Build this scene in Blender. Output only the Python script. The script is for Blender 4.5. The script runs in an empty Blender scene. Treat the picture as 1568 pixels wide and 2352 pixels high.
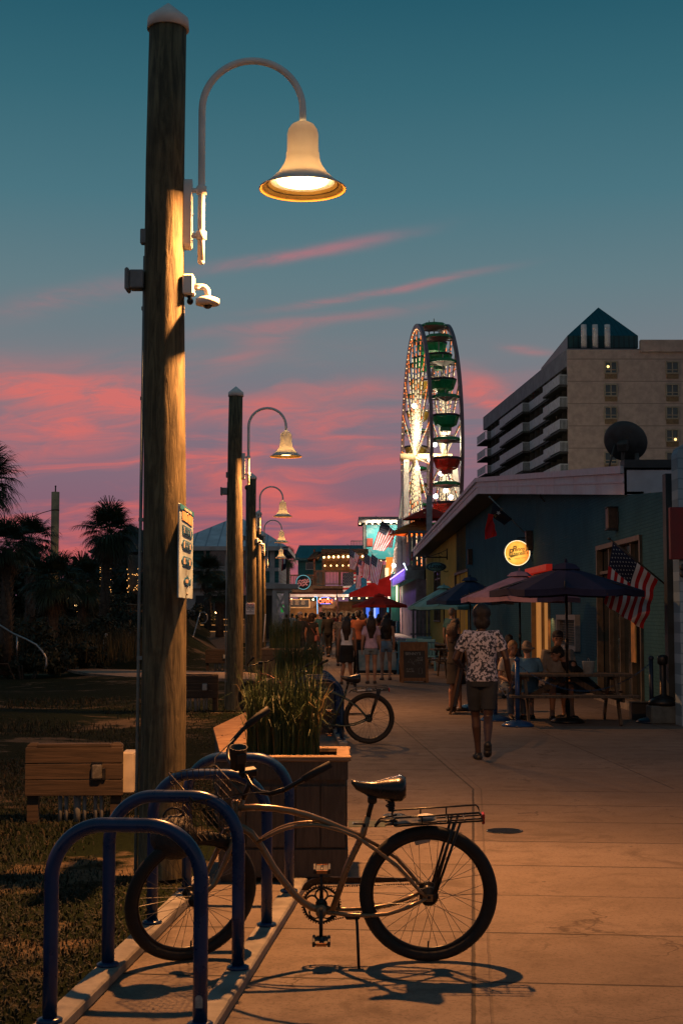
import bpy, math, random
from mathutils import Vector, Matrix
from math import sin, cos, pi, radians, atan2, sqrt
random.seed(11)
S = bpy.context.scene
COL = S.collection
V = Vector

# ------------------------------------------------------------------ camera
EYE = 1.68
FPX = 3267.0                       # focal length in pixels of a 1568 x 2352 frame (a 50 mm lens)
PITCH = atan2(236, FPX)
cd = bpy.data.cameras.new('camera')
cam = bpy.data.objects.new('camera', cd)
COL.objects.link(cam)
cam.location = (0, 0, EYE)
cam.rotation_euler = (pi / 2 + PITCH, 0, 0)
cd.sensor_fit = 'VERTICAL'
cd.sensor_height = 36
cd.sensor_width = 24
cd.lens = FPX / 2352 * 36
cd.clip_start = 0.05
cd.clip_end = 2000
S.camera = cam

S.view_settings.view_transform = 'Standard'
S.view_settings.look = 'None'
S.view_settings.exposure = 0
S.view_settings.gamma = 1
S.render.engine = 'CYCLES'
S.cycles.use_denoising = True
S.cycles.max_bounces = 5
S.cycles.diffuse_bounces = 3
S.cycles.sample_clamp_indirect = 3
S.cycles.caustics_reflective = False
S.cycles.caustics_refractive = False

def lin(r, g, b):
    f = lambda c: (c / 255 / 12.92) if c / 255 <= .04045 else ((c / 255 + .055) / 1.055) ** 2.4
    return (f(r), f(g), f(b), 1)

# ------------------------------------------------------------------ sky (dusk: blue overhead, lit pink cloud low down)
W = bpy.data.worlds.new("World")
S.world = W
W.use_nodes = True
wt = W.node_tree
wt.nodes.clear()

class Nodes:
    """small helper for building node maths"""
    def __init__(s, t): s.t = t
    def new(s, typ, **kw):
        n = s.t.nodes.new(typ)
        for k, v in kw.items(): setattr(n, k, v)
        return n
    def put(s, sock, v):
        if isinstance(v, bpy.types.NodeSocket): s.t.links.new(v, sock)
        elif v is not None: sock.default_value = v
    def m(s, op, a, b=None, c=None, clamp=False):
        n = s.new('ShaderNodeMath', operation=op, use_clamp=clamp)
        s.put(n.inputs[0], a); s.put(n.inputs[1], b); s.put(n.inputs[2], c)
        return n.outputs[0]
    def mix(s, f, a, b, typ='MIX'):
        n = s.new('ShaderNodeMix', data_type='RGBA', blend_type=typ)
        s.put(n.inputs[0], f); s.put(n.inputs[6], a); s.put(n.inputs[7], b)
        return n.outputs[2]
    def ramp(s, f, stops, interp='LINEAR'):
        n = s.new('ShaderNodeValToRGB')
        n.color_ramp.interpolation = interp
        e = n.color_ramp.elements
        while len(e) < len(stops): e.new(.5)
        for q, (p, c) in zip(e, stops): q.position = p; q.color = c
        s.put(n.inputs[0], f)
        return n.outputs[0]
    def sm(s, x, lo, hi, a=0., b=1.):
        n = s.new('ShaderNodeMapRange', interpolation_type='SMOOTHSTEP')
        s.put(n.inputs[0], x); n.inputs[1].default_value = lo; n.inputs[2].default_value = hi
        n.inputs[3].default_value = a; n.inputs[4].default_value = b
        return n.outputs[0]
    def xyz(s, x, y, z):
        n = s.new('ShaderNodeCombineXYZ')
        s.put(n.inputs[0], x); s.put(n.inputs[1], y); s.put(n.inputs[2], z)
        return n.outputs[0]
    def noise(s, vec, scale, detail=4, rough=.55, dist=0.):
        n = s.new('ShaderNodeTexNoise')
        s.put(n.inputs['Vector'], vec); n.inputs['Scale'].default_value = scale
        n.inputs['Detail'].default_value = detail; n.inputs['Roughness'].default_value = rough
        n.inputs['Distortion'].default_value = dist
        return n.outputs[0]

def pix_ae(px, py):
    """azimuth and elevation of a direction"""
    d = ray(px, py)
    return atan2(d.x, d.y), atan2(d.z, sqrt(d.x ** 2 + d.y ** 2))

def ray(px, py):
    u = (px - 784) / FPX; v = (1176 - py) / FPX
    return V((u, cos(PITCH) - v * sin(PITCH), sin(PITCH) + v * cos(PITCH)))
def at(px, py, Y):
    """the point at distance Y down the promenade seen in that direction from the eye"""
    d = ray(px, py)
    return V((d.x / d.y * Y, Y, EYE + d.z / d.y * Y))
def gnd(px, py, z=0.):
    d = ray(px, py); t = (z - EYE) / d.z
    return V((d.x * t, d.y * t, z))

def build_sky():
    n = Nodes(wt)
    tc = n.new('ShaderNodeTexCoord')
    sep = n.new('ShaderNodeSeparateXYZ'); wt.links.new(tc.outputs['Generated'], sep.inputs[0])
    X, Y, Z = sep.outputs
    az = n.m('ARCTAN2', X, Y)
    el = n.m('ARCSINE', Z)
    base = n.ramp(n.m('DIVIDE', el, .5, clamp=True), [
        (0.00, lin(112, 80, 100)), (0.08, lin(126, 90, 110)), (0.16, lin(134, 100, 116)), (0.26, lin(126, 113, 126)),
        (0.36, lin(117, 124, 131)), (0.46, lin(99, 124, 132)), (0.58, lin(74, 116, 128)), (0.72, lin(53, 102, 116)), (0.86, lin(33, 86, 103)), (1.0, lin(18, 62, 80))])
    # broken banks of lit cloud, stretched along the horizon
    wob = n.noise(n.xyz(n.m('MULTIPLY', az, 2.2), n.m('MULTIPLY', el, 7), 3.1), 2.0, 3, .6)
    tilt = n.m('ADD', el, n.m('MULTIPLY', az, -.06))
    tilt = n.m('ADD', tilt, n.m('MULTIPLY', n.m('SUBTRACT', wob, .5), .045))
    bank = n.noise(n.xyz(n.m('MULTIPLY', az, 4.5), n.m('MULTIPLY', tilt, 30), 0.7), 1.15, 8, .60, .9)
    tex = n.noise(n.xyz(n.m('MULTIPLY', az, 16), n.m('MULTIPLY', tilt, 85), 2.2), 1.3, 8, .68, 1.1)
    lowband = n.m('MULTIPLY', n.sm(el, .005, .03), n.sm(el, .20, .10))
    cl = n.m('MULTIPLY', n.sm(bank, .43, .68), lowband)
    cl = n.m('MULTIPLY', n.m('MULTIPLY', cl, n.sm(tex, .28, .66, .45, 1.0)), n.sm(az, .25, -.05, .35, .92))
    # single streaks: azimuth, elevation, slope, half length, half width, weight
    def streak(px0, py0, px1, py1, wpx, wt_):
        a0, e0 = pix_ae(px0, py0); a1, e1 = pix_ae(px1, py1)
        ca, ce = (a0 + a1) / 2, (e0 + e1) / 2
        L = sqrt((a1 - a0) ** 2 + (e1 - e0) ** 2) / 2; th = atan2(e1 - e0, a1 - a0)
        da = n.m('SUBTRACT', az, ca); de = n.m('SUBTRACT', el, ce)
        al = n.m('ADD', n.m('MULTIPLY', da, cos(th)), n.m('MULTIPLY', de, sin(th)))
        ac = n.m('SUBTRACT', n.m('MULTIPLY', de, cos(th)), n.m('MULTIPLY', da, sin(th)))
        ac = n.m('ADD', ac, n.m('MULTIPLY', n.m('SUBTRACT', wob, .5), .02))
        q = n.m('ADD', n.m('POWER', n.m('DIVIDE', n.m('ABSOLUTE', al), L), 2.6), n.m('POWER', n.m('DIVIDE', n.m('ABSOLUTE', ac), wpx / FPX), 2))
        g = n.m('MULTIPLY', n.m('POWER', 2.718, n.m('MULTIPLY', q, -1)), wt_)
        return n.m('MULTIPLY', g, n.sm(fine, .30, .64, .25, 1.0))
    fine = n.noise(n.xyz(n.m('MULTIPLY', az, 9), n.m('MULTIPLY', tilt, 40), 5.5), 1.6, 8, .66, .8)
    tot = cl
    for a in [(470, 612, 905, 538, 12, .62), (655, 702, 1100, 628, 10, .52), (430, 765, 960, 712, 13, .30), (-20, 725, 350, 640, 26, .25), (480, 842, 690, 752, 34, .30),
              (-80, 872, 360, 905, 42, .95), (-60, 985, 420, 940, 52, .95), (430, 955, 660, 930, 28, .5), (0, 1052, 300, 1032, 20, .4), (420, 1090, 760, 1150, 36, .85), (640, 1160, 930, 1215, 26, .65),
              (1040, 860, 1190, 930, 30, .62), (1060, 905, 1180, 945, 18, .6), (1150, 800, 1260, 812, 9, .45), (720, 905, 930, 880, 22, .35), (700, 1020, 930, 1060, 30, .45)]:
        tot = n.m('ADD', tot, streak(*a))
    tot = n.m('MINIMUM', tot, .88)
    cc = n.ramp(n.m('DIVIDE', el, .27, clamp=True), [(0, lin(204, 98, 98)), (.35, lin(222, 106, 98)), (.62, lin(216, 112, 106)), (1, lin(188, 116, 126))])
    sky = n.mix(tot, base, cc)
    # the half of the sky behind the photographer: dimmer overhead, a warm grey towards the horizon
    back = n.ramp(n.m('DIVIDE', el, .9, clamp=True), [(0, (.30, .225, .215, 1)), (.10, (.21, .165, .17, 1)), (.26, (.115, .11, .125, 1)), (.5, (.078, .11, .135, 1)), (1, (.045, .11, .145, 1))])
    sky = n.mix(n.sm(Y, .35, -.25), sky, back)
    sky = n.mix(n.sm(el, -.02, -.10), sky, (.01, .01, .01, 1))
    # the physical sky with the sun just under the horizon adds its own faint glow
    nish = n.new('ShaderNodeTexSky', sky_type='NISHITA', sun_disc=False)
    nish.sun_elevation = radians(-1.0); nish.sun_rotation = radians(200)
    sky = n.mix(1.0, sky, n.mix(1.0, nish.outputs[0], (.002, .002, .002, 1), 'MULTIPLY'), 'ADD')
    bg = n.new('ShaderNodeBackground'); wt.links.new(sky, bg.inputs[0]); bg.inputs[1].default_value = 1.0
    out = n.new('ShaderNodeOutputWorld'); wt.links.new(bg.outputs[0], out.inputs[0])
build_sky()
W.cycles.sampling_method = 'MANUAL'
W.cycles.sample_map_resolution = 512

# ------------------------------------------------------------------ materials
_mats = {}
def M(name, col, rough=.6, var=.25, scale=6., bump=0., metal=0., emit=None, power=0., stretch=(1, 1, 1), col2=None, thr=(.35, .65), spec=.5, detail=5, trans=0., sheen=0.):
    if name in _mats: return _mats[name]
    m = bpy.data.materials.new(name); m.use_nodes = True
    t = m.node_tree; n = Nodes(t); p = t.nodes['Principled BSDF']
    col = tuple(col)[:3]
    c2 = tuple(col2)[:3] if col2 else tuple(min(1, c * (1 + var * .6)) for c in col)
    c1 = col if col2 else tuple(c * (1 - var) for c in col)
    tc = n.new('ShaderNodeTexCoord')
    mp = n.new('ShaderNodeMapping'); t.links.new(tc.outputs['Object'], mp.inputs[0]); mp.inputs['Scale'].default_value = stretch
    f = n.noise(mp.outputs[0], scale, detail, .6)
    n.put(p.inputs['Base Color'], n.mix(n.sm(f, thr[0], thr[1]), (*c1, 1), (*c2, 1)))
    p.inputs['Roughness'].default_value = rough
    p.inputs['Metallic'].default_value = metal
    p.inputs['Specular IOR Level'].default_value = spec
    if rough < .9 and var > 0:
        n.put(p.inputs['Roughness'], n.sm(f, .3, .7, max(0, rough - .08), min(1, rough + .1)))
    if bump:
        b = n.new('ShaderNodeBump'); b.inputs['Strength'].default_value = bump; b.inputs['Distance'].default_value = .02
        t.links.new(n.noise(mp.outputs[0], scale * 3, 6, .65), b.inputs['Height']); t.links.new(b.outputs[0], p.inputs['Normal'])
    if emit:
        p.inputs['Emission Color'].default_value = (*emit[:3], 1); p.inputs['Emission Strength'].default_value = power
        m.cycles.emission_sampling = 'NONE'
    if trans: p.inputs['Transmission Weight'].default_value = trans
    _mats[name] = m
    return m

def wood_mat(name, dark, light, grain=(30, 30, 1.6), rough=.8, bump=.5, blotch=2.):
    if name in _mats: return _mats[name]
    m = bpy.data.materials.new(name); m.use_nodes = True
    t = m.node_tree; n = Nodes(t); p = t.nodes['Principled BSDF']
    tc = n.new('ShaderNodeTexCoord')
    mp = n.new('ShaderNodeMapping'); t.links.new(tc.outputs['Object'], mp.inputs[0]); mp.inputs['Scale'].default_value = grain
    g = n.noise(mp.outputs[0], 1.0, 6, .65, .8)
    k = n.noise(tc.outputs['Object'], blotch, 4, .6, .6)
    c = n.mix(n.sm(g, .32, .68), (*dark, 1), (*light, 1))
    c = n.mix(n.sm(k, .45, .75, 0, .65), c, tuple(d * .7 for d in dark) + (1,))
    vz = n.new('ShaderNodeTexVoronoi'); mp2 = n.new('ShaderNodeMapping'); t.links.new(tc.outputs['Object'], mp2.inputs[0])
    mp2.inputs['Scale'].default_value = tuple(max(.6, x * .12) for x in grain); t.links.new(mp2.outputs[0], vz.inputs[0]); vz.inputs['Scale'].default_value = 1.6
    c = n.mix(n.sm(vz.outputs[0], .14, .05, 0, .55), c, tuple(d * .45 for d in dark) + (1,))
    n.put(p.inputs['Base Color'], c)
    p.inputs['Roughness'].default_value = rough
    b = n.new('ShaderNodeBump'); b.inputs['Strength'].default_value = bump; b.inputs['Distance'].default_value = .01
    t.links.new(g, b.inputs['Height']); t.links.new(b.outputs[0], p.inputs['Normal'])
    _mats[name] = m
    return m

def brick_mat(name, c1, c2, mortar, axis='Y', scale=4.0, bump=.5):
    m = bpy.data.materials.new(name); m.use_nodes = True
    t = m.node_tree; n = Nodes(t); p = t.nodes['Principled BSDF']
    tc = n.new('ShaderNodeTexCoord'); sp = n.new('ShaderNodeSeparateXYZ'); t.links.new(tc.outputs['Object'], sp.inputs[0])
    vec = n.xyz(sp.outputs[1] if axis == 'Y' else sp.outputs[0], sp.outputs[2], 0.)
    br = n.new('ShaderNodeTexBrick'); t.links.new(vec, br.inputs[0])
    br.inputs['Scale'].default_value = scale; br.inputs['Mortar Size'].default_value = .018; br.inputs['Mortar Smooth'].default_value = .3
    br.inputs['Color1'].default_value = (*c1, 1); br.inputs['Color2'].default_value = (*c2, 1); br.inputs['Mortar'].default_value = (*mortar, 1)
    w = n.noise(tc.outputs['Object'], .8, 5, .6)
    n.put(p.inputs['Base Color'], n.mix(n.sm(w, .3, .75, 0, .5), br.outputs[0], tuple(c * .55 for c in c1) + (1,)))
    p.inputs['Roughness'].default_value = .9; p.inputs['Specular IOR Level'].default_value = .08
    b = n.new('ShaderNodeBump'); b.inputs['Strength'].default_value = bump; b.inputs['Distance'].default_value = .012; b.invert = True
    t.links.new(br.outputs[1], b.inputs['Height']); t.links.new(b.outputs[0], p.inputs['Normal'])
    _mats[name] = m
    return m

def striped_mat(name, c1, c2, axis, period, width, rough=.7, metal=0., bump=.6):
    """flat cladding with a raised or sunken line every period metres along one object axis (0, 1 or 2)"""
    if name in _mats: return _mats[name]
    m = bpy.data.materials.new(name); m.use_nodes = True
    t = m.node_tree; n = Nodes(t); p = t.nodes['Principled BSDF']
    tc = n.new('ShaderNodeTexCoord'); sp = n.new('ShaderNodeSeparateXYZ'); t.links.new(tc.outputs['Object'], sp.inputs[0])
    f = n.m('FRACT', n.m('DIVIDE', sp.outputs[axis], period))
    line = n.sm(n.m('ABSOLUTE', n.m('SUBTRACT', f, .5)), .5 - width / period, .5 - width / period * .5)
    w = n.noise(tc.outputs['Object'], 1.2, 5, .6)
    c = n.mix(n.sm(w, .3, .7), (*c1, 1), tuple(x * .72 for x in c1) + (1,))
    n.put(p.inputs['Base Color'], n.mix(line, c, (*c2, 1)))
    p.inputs['Roughness'].default_value = rough; p.inputs['Metallic'].default_value = metal
    b = n.new('ShaderNodeBump'); b.inputs['Strength'].default_value = bump; b.inputs['Distance'].default_value = .02; b.invert = True
    t.links.new(line, b.inputs['Height']); t.links.new(b.outputs[0], p.inputs['Normal'])
    _mats[name] = m
    return m

def concrete_mat(name, head, off_s, per_s, off_t, per_t, strong=1.0):
    """brushed concrete with joints: s runs across the walk, t along it; head is the slope dx/dy of the walk"""
    m = bpy.data.materials.new(name); m.use_nodes = True
    t = m.node_tree; n = Nodes(t); p = t.nodes['Principled BSDF']
    tc = n.new('ShaderNodeTexCoord'); sp = n.new('ShaderNodeSeparateXYZ'); t.links.new(tc.outputs['Object'], sp.inputs[0])
    X, Y = sp.outputs[0], sp.outputs[1]
    wob = n.m('MULTIPLY', n.m('SUBTRACT', n.noise(tc.outputs['Object'], 9, 3), .5), .012)
    s = n.m('ADD', n.m('SUBTRACT', X, n.m('MULTIPLY', Y, head)), wob)
    tt = n.m('ADD', n.m('ADD', Y, n.m('MULTIPLY', X, head)), wob)
    def lines(c, off, per, w):
        f = n.m('FRACT', n.m('ADD', n.m('DIVIDE', n.m('SUBTRACT', c, off), per), .5))
        d = n.m('MULTIPLY', n.m('ABSOLUTE', n.m('SUBTRACT', f, .5)), per)
        return n.sm(d, w, w * .45)
    ls = n.m('MAXIMUM', lines(s, off_s - .028, per_s, .012), n.m('MULTIPLY', lines(s, off_s + .05, per_s, .009), .35))
    lt = n.m('MULTIPLY', lines(tt, off_t, per_t, .015), n.sm(n.noise(tc.outputs['Object'], .9, 2), .35, .5, .5, 1))
    ln = n.m('MAXIMUM', ls, lt)
    big = n.noise(tc.outputs['Object'], .55, 5, .6)
    mid = n.noise(tc.outputs['Object'], 3.5, 6, .65, .3)
    fine = n.noise(tc.outputs['Object'], 160, 3, .7)
    c = n.mix(n.sm(big, .3, .7), (.155, .122, .099, 1), (.23, .186, .152, 1))
    c = n.mix(n.sm(mid, .46, .72, 0, .75), c, (.115, .092, .075, 1))
    c = n.mix(n.sm(fine, .35, .7, 0, .45), c, (.11, .105, .10, 1))
    warp = n.new('ShaderNodeVectorMath', operation='ADD'); t.links.new(tc.outputs['Object'], warp.inputs[0])
    nz = n.new('ShaderNodeTexNoise'); t.links.new(tc.outputs['Object'], nz.inputs['Vector']); nz.inputs['Scale'].default_value = 2.2; nz.inputs['Detail'].default_value = 6
    t.links.new(nz.outputs['Color'], warp.inputs[1])
    ve = n.new('ShaderNodeTexVoronoi', feature='DISTANCE_TO_EDGE'); t.links.new(warp.outputs[0], ve.inputs[0]); ve.inputs['Scale'].default_value = .42
    crack = n.m('MULTIPLY', n.sm(ve.outputs[0], .006, .0015), n.sm(n.noise(tc.outputs['Object'], .7, 2), .5, .58))
    c = n.mix(n.m('MULTIPLY', crack, .8), c, (.035, .028, .024, 1))
    cid = n.xyz(n.m('FLOOR', n.m('DIVIDE', n.m('SUBTRACT', s, off_s), per_s)), n.m('FLOOR', n.m('DIVIDE', n.m('SUBTRACT', tt, off_t), per_t)), 0.)
    wn = n.new('ShaderNodeTexWhiteNoise'); t.links.new(cid, wn.inputs[0])
    c = n.mix(n.m('MULTIPLY', wn.outputs[0], .42), c, (.10, .082, .068, 1))
    grit = n.noise(tc.outputs['Object'], 42, 5, .8)
    c = n.mix(n.sm(grit, .50, .62, 0, .62), c, (.07, .056, .046, 1))
    stain = n.noise(tc.outputs['Object'], 1.3, 7, .7, 1.2)
    c = n.mix(n.sm(stain, .54, .66, 0, .62), c, (.085, .068, .056, 1))
    vo = n.new('ShaderNodeTexVoronoi'); t.links.new(tc.outputs['Object'], vo.inputs[0]); vo.inputs['Scale'].default_value = 2.6
    c = n.mix(n.sm(vo.outputs[0], .055, .02, 0, .75), c, (.03, .028, .026, 1))     # trodden gum and tar spots
    c = n.mix(n.m('MULTIPLY', ln, .95 * strong), c, (.035, .03, .026, 1))
    n.put(p.inputs['Base Color'], c)
    n.put(p.inputs['Roughness'], n.sm(mid, .3, .7, .7, .9)); p.inputs['Specular IOR Level'].default_value = .25
    h = n.m('SUBTRACT', n.m('ADD', n.m('MULTIPLY', fine, .25), n.m('MULTIPLY', mid, .35)), n.m('MULTIPLY', ln, 1.2))
    b = n.new('ShaderNodeBump'); b.inputs['Strength'].default_value = .6; b.inputs['Distance'].default_value = .009
    t.links.new(h, b.inputs['Height']); t.links.new(b.outputs[0], p.inputs['Normal'])
    return m

def lawn_mat():
    m = bpy.data.materials.new('worn_turf'); m.use_nodes = True
    t = m.node_tree; n = Nodes(t); p = t.nodes['Principled BSDF']
    tc = n.new('ShaderNodeTexCoord')
    mp = n.new('ShaderNodeMapping'); t.links.new(tc.outputs['Object'], mp.inputs[0]); mp.inputs['Scale'].default_value = (1, 1.0, 1)
    big = n.noise(mp.outputs[0], .42, 6, .62, .5)
    mid = n.noise(mp.outputs[0], 3.0, 6, .65)
    fine = n.noise(tc.outputs['Object'], 55, 4, .7)
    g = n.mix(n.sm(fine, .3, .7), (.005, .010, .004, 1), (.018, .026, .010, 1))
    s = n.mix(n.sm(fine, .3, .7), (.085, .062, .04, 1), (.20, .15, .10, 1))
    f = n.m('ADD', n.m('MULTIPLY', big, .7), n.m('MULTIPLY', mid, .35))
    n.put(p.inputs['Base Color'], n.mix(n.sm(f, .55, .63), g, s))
    p.inputs['Roughness'].default_value = .95; p.inputs['Specular IOR Level'].default_value = .05
    b = n.new('ShaderNodeBump'); b.inputs['Strength'].default_value = .8; b.inputs['Distance'].default_value = .03
    t.links.new(n.m('ADD', fine, n.m('MULTIPLY', mid, .8)), b.inputs['Height']); t.links.new(b.outputs[0], p.inputs['Normal'])
    return m

# ------------------------------------------------------------------ mesh builder
class MB:
    def __init__(s): s.v = []; s.f = []; s.mi = []; s.sm = []; s.cur = 0
    def add(s, vs, fs, smooth=False):
        o = len(s.v); s.v += [V(x) for x in vs]
        for f in fs: s.f.append([i + o for i in f]); s.mi.append(s.cur); s.sm.append(smooth)
        return s
    def box(s, c, size, rot=None, bev=0.):
        x, y, z = size[0] / 2, size[1] / 2, size[2] / 2
        c = V(c)
        if bev:
            b = min(bev, x * .9, y * .9, z * .9)
            vs = []
            for sx in (-1, 1):
                for sy in (-1, 1):
                    for sz in (-1, 1):
                        vs += [V((sx * x, sy * (y - b), sz * (z - b))), V((sx * (x - b), sy * y, sz * (z - b))), V((sx * (x - b), sy * (y - b), sz * z))]
            I = lambda sx, sy, sz, k: ((sx > 0) * 4 + (sy > 0) * 2 + (sz > 0)) * 3 + k
            fs = []
            for q in (-1, 1):
                fs.append([I(q, -1, -1, 0), I(q, 1, -1, 0), I(q, 1, 1, 0), I(q, -1, 1, 0)])
                fs.append([I(-1, q, -1, 1), I(1, q, -1, 1), I(1, q, 1, 1), I(-1, q, 1, 1)])
                fs.append([I(-1, -1, q, 2), I(1, -1, q, 2), I(1, 1, q, 2), I(-1, 1, q, 2)])
                for r in (-1, 1):
                    fs.append([I(q, r, -1, 0), I(q, r, 1, 0), I(q, r, 1, 1), I(q, r, -1, 1)])
                    fs.append([I(q, -1, r, 0), I(q, 1, r, 0), I(q, 1, r, 2), I(q, -1, r, 2)])
                    fs.append([I(-1, q, r, 1), I(1, q, r, 1), I(1, q, r, 2), I(-1, q, r, 2)])
                    for u in (-1, 1): fs.append([I(q, r, u, 0), I(q, r, u, 1), I(q, r, u, 2)])
        else:
            vs = [V((a * x, b * y, d * z)) for a in (-1, 1) for b in (-1, 1) for d in (-1, 1)]
            fs = [[0, 1, 3, 2], [4, 6, 7, 5], [0, 4, 5, 1], [2, 3, 7, 6], [0, 2, 6, 4], [1, 5, 7, 3]]
        if rot is not None: vs = [rot @ q for q in vs]
        return s.add([q + c for q in vs], fs)
    def tube(s, pts, r, seg=10, cap=True, closed=False, smooth=True, flat=None):
        pts = [V(p) for p in pts]; n = len(pts)
        rs = r if isinstance(r, (list, tuple)) else [r] * n
        vs = []; prev = None
        for i, p in enumerate(pts):
            if closed: d = pts[(i + 1) % n] - pts[i - 1]
            else: d = pts[min(i + 1, n - 1)] - pts[max(i - 1, 0)]
            if d.length < 1e-9: d = V((0, 0, 1))
            d.normalize()
            if prev is None:
                a = V((0, 0, 1)) if abs(d.z) < .9 else V((1, 0, 0))
                if flat is not None: a = V(flat)
                x = d.cross(a).normalized()
            else:
                x = (prev - d * prev.dot(d))
                x = x.normalized() if x.length > 1e-6 else d.orthogonal().normalized()
            prev = x; y = d.cross(x)
            for k in range(seg):
                w = 2 * pi * k / seg + (pi / 4 if seg == 4 else 0)
                vs.append(p + (x * cos(w) + y * sin(w)) * rs[i])
        fs = []
        for i in range(n if closed else n - 1):
            j = (i + 1) % n
            for k in range(seg):
                q = (k + 1) % seg
                fs.append([i * seg + k, i * seg + q, j * seg + q, j * seg + k])
        if cap and not closed: fs += [list(range(seg))[::-1], [(n - 1) * seg + k for k in range(seg)]]
        return s.add(vs, fs, smooth and seg > 5)
    def lathe(s, prof, seg=24, c=(0, 0, 0), axis=None, smooth=True, cap=True):
        """prof: list of (r, z); axis: optional matrix"""
        c = V(c); vs = []; fs = []
        for r, z in prof:
            for k in range(seg):
                q = V((r * cos(2 * pi * k / seg), r * sin(2 * pi * k / seg), z))
                vs.append((axis @ q if axis is not None else q) + c)
        for i in range(len(prof) - 1):
            for k in range(seg):
                q = (k + 1) % seg
                fs.append([i * seg + k, i * seg + q, (i + 1) * seg + q, (i + 1) * seg + k])
        if cap:
            if prof[0][0] > 1e-5: fs.append(list(range(seg))[::-1])
            if prof[-1][0] > 1e-5: fs.append([(len(prof) - 1) * seg + k for k in range(seg)])
        return s.add(vs, fs, smooth)
    def loft(s, rings, seg=14, smooth=True, cap=True):
        """rings: (centre, rx, ry[, forward offset]) horizontal ellipses"""
        vs = []
        for c, rx, ry in rings:
            c = V(c)
            for k in range(seg):
                w = 2 * pi * k / seg
                vs.append(c + V((rx * cos(w), ry * sin(w), 0)))
        fs = []
        for i in range(len(rings) - 1):
            for k in range(seg):
                q = (k + 1) % seg
                fs.append([i * seg + k, i * seg + q, (i + 1) * seg + q, (i + 1) * seg + k])
        if cap: fs += [list(range(seg))[::-1], [(len(rings) - 1) * seg + k for k in range(seg)]]
        return s.add(vs, fs, smooth)
    def ball(s, c, r, seg=12, ring=8, m=None):
        rr = r if isinstance(r, (tuple, list)) else (r, r, r)
        vs = []; fs = []
        for i in range(ring + 1):
            th = pi * i / ring
            for k in range(seg):
                w = 2 * pi * k / seg
                q = V((rr[0] * sin(th) * cos(w), rr[1] * sin(th) * sin(w), rr[2] * cos(th)))
                vs.append((m @ q if m is not None else q) + V(c))
        for i in range(ring):
            for k in range(seg):
                q = (k + 1) % seg
                if i == 0: fs.append([k, seg + k, seg + q])
                elif i == ring - 1: fs.append([i * seg + k, (i + 1) * seg + k, i * seg + q])
                else: fs.append([i * seg + k, (i + 1) * seg + k, (i + 1) * seg + q, i * seg + q])
        return s.add(vs, fs, True)
    def poly(s, pts): return s.add(pts, [list(range(len(pts)))])
    def prism(s, pts, ext):
        """polygon swept along the vector ext"""
        n = len(pts); e = V(ext); a = [V(p) for p in pts]
        fs = [list(range(n))[::-1], [n + i for i in range(n)]]
        for i in range(n):
            j = (i + 1) % n; fs.append([i, j, n + j, n + i])
        return s.add(a + [p + e for p in a], fs)
    def strip(s, a, b, w, h, up=(0, 0, 1)):
        """a board from a to b, w wide across, h thick along up"""
        a = V(a); b = V(b); d = (b - a).normalized(); u = V(up); x = d.cross(u).normalized(); u = x.cross(d).normalized()
        p = [a + x * w / 2 - u * h / 2, a - x * w / 2 - u * h / 2, a - x * w / 2 + u * h / 2, a + x * w / 2 + u * h / 2]
        return s.prism(p, b - a)
    def build(s, name, mats, parent=None, world=False):
        me = bpy.data.meshes.new(name)
        vs = s.v
        if parent is not None and world:
            T = (Matrix.Translation(parent.location) @ parent.rotation_euler.to_matrix().to_4x4()).inverted()
            vs = [T @ q for q in vs]
        me.from_pydata([tuple(q) for q in vs], [], s.f)
        if not isinstance(mats, (list, tuple)): mats = [mats]
        for m in mats: me.materials.append(m)
        me.polygons.foreach_set('material_index', s.mi)
        me.polygons.foreach_set('use_smooth', s.sm)
        me.validate(); me.update()
        fix_normals(me)
        o = bpy.data.objects.new(name, me); COL.objects.link(o)
        if parent is not None: o.parent = parent
        return o

import bmesh
def fix_normals(me):
    if len(me.polygons) > 60000: return
    b = bmesh.new(); b.from_mesh(me); bmesh.ops.recalc_face_normals(b, faces=b.faces); b.to_mesh(me); b.free()

def tag(o, label=None, cat=None, group=None, kind=None):
    if label: o['label'] = label
    if cat: o['category'] = cat
    if group: o['group'] = group
    if kind: o['kind'] = kind
    return o
def thing(name, label, cat, loc=(0, 0, 0), rotz=0., group=None):
    o = bpy.data.objects.new(name, None); COL.objects.link(o)
    o.location = loc; o.rotation_euler = (0, 0, rotz); o.empty_display_size = .1
    return tag(o, label, cat, group)
def dup(root, loc=None, rotz=None, label=None, group=None):
    def cp(o, par):
        c = o.copy(); COL.objects.link(c)
        if par is not None: c.parent = par
        for ch in kids.get(o.name, []): cp(ch, c)
        return c
    kids = {}
    def walk(o):
        for ch in o.children: kids.setdefault(o.name, []).append(ch); walk(ch)
    walk(root)
    r = cp(root, None)
    if loc is not None: r.location = loc
    if rotz is not None: r.rotation_euler = (0, 0, rotz)
    if label: r['label'] = label
    if group: r['group'] = group
    return r
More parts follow.
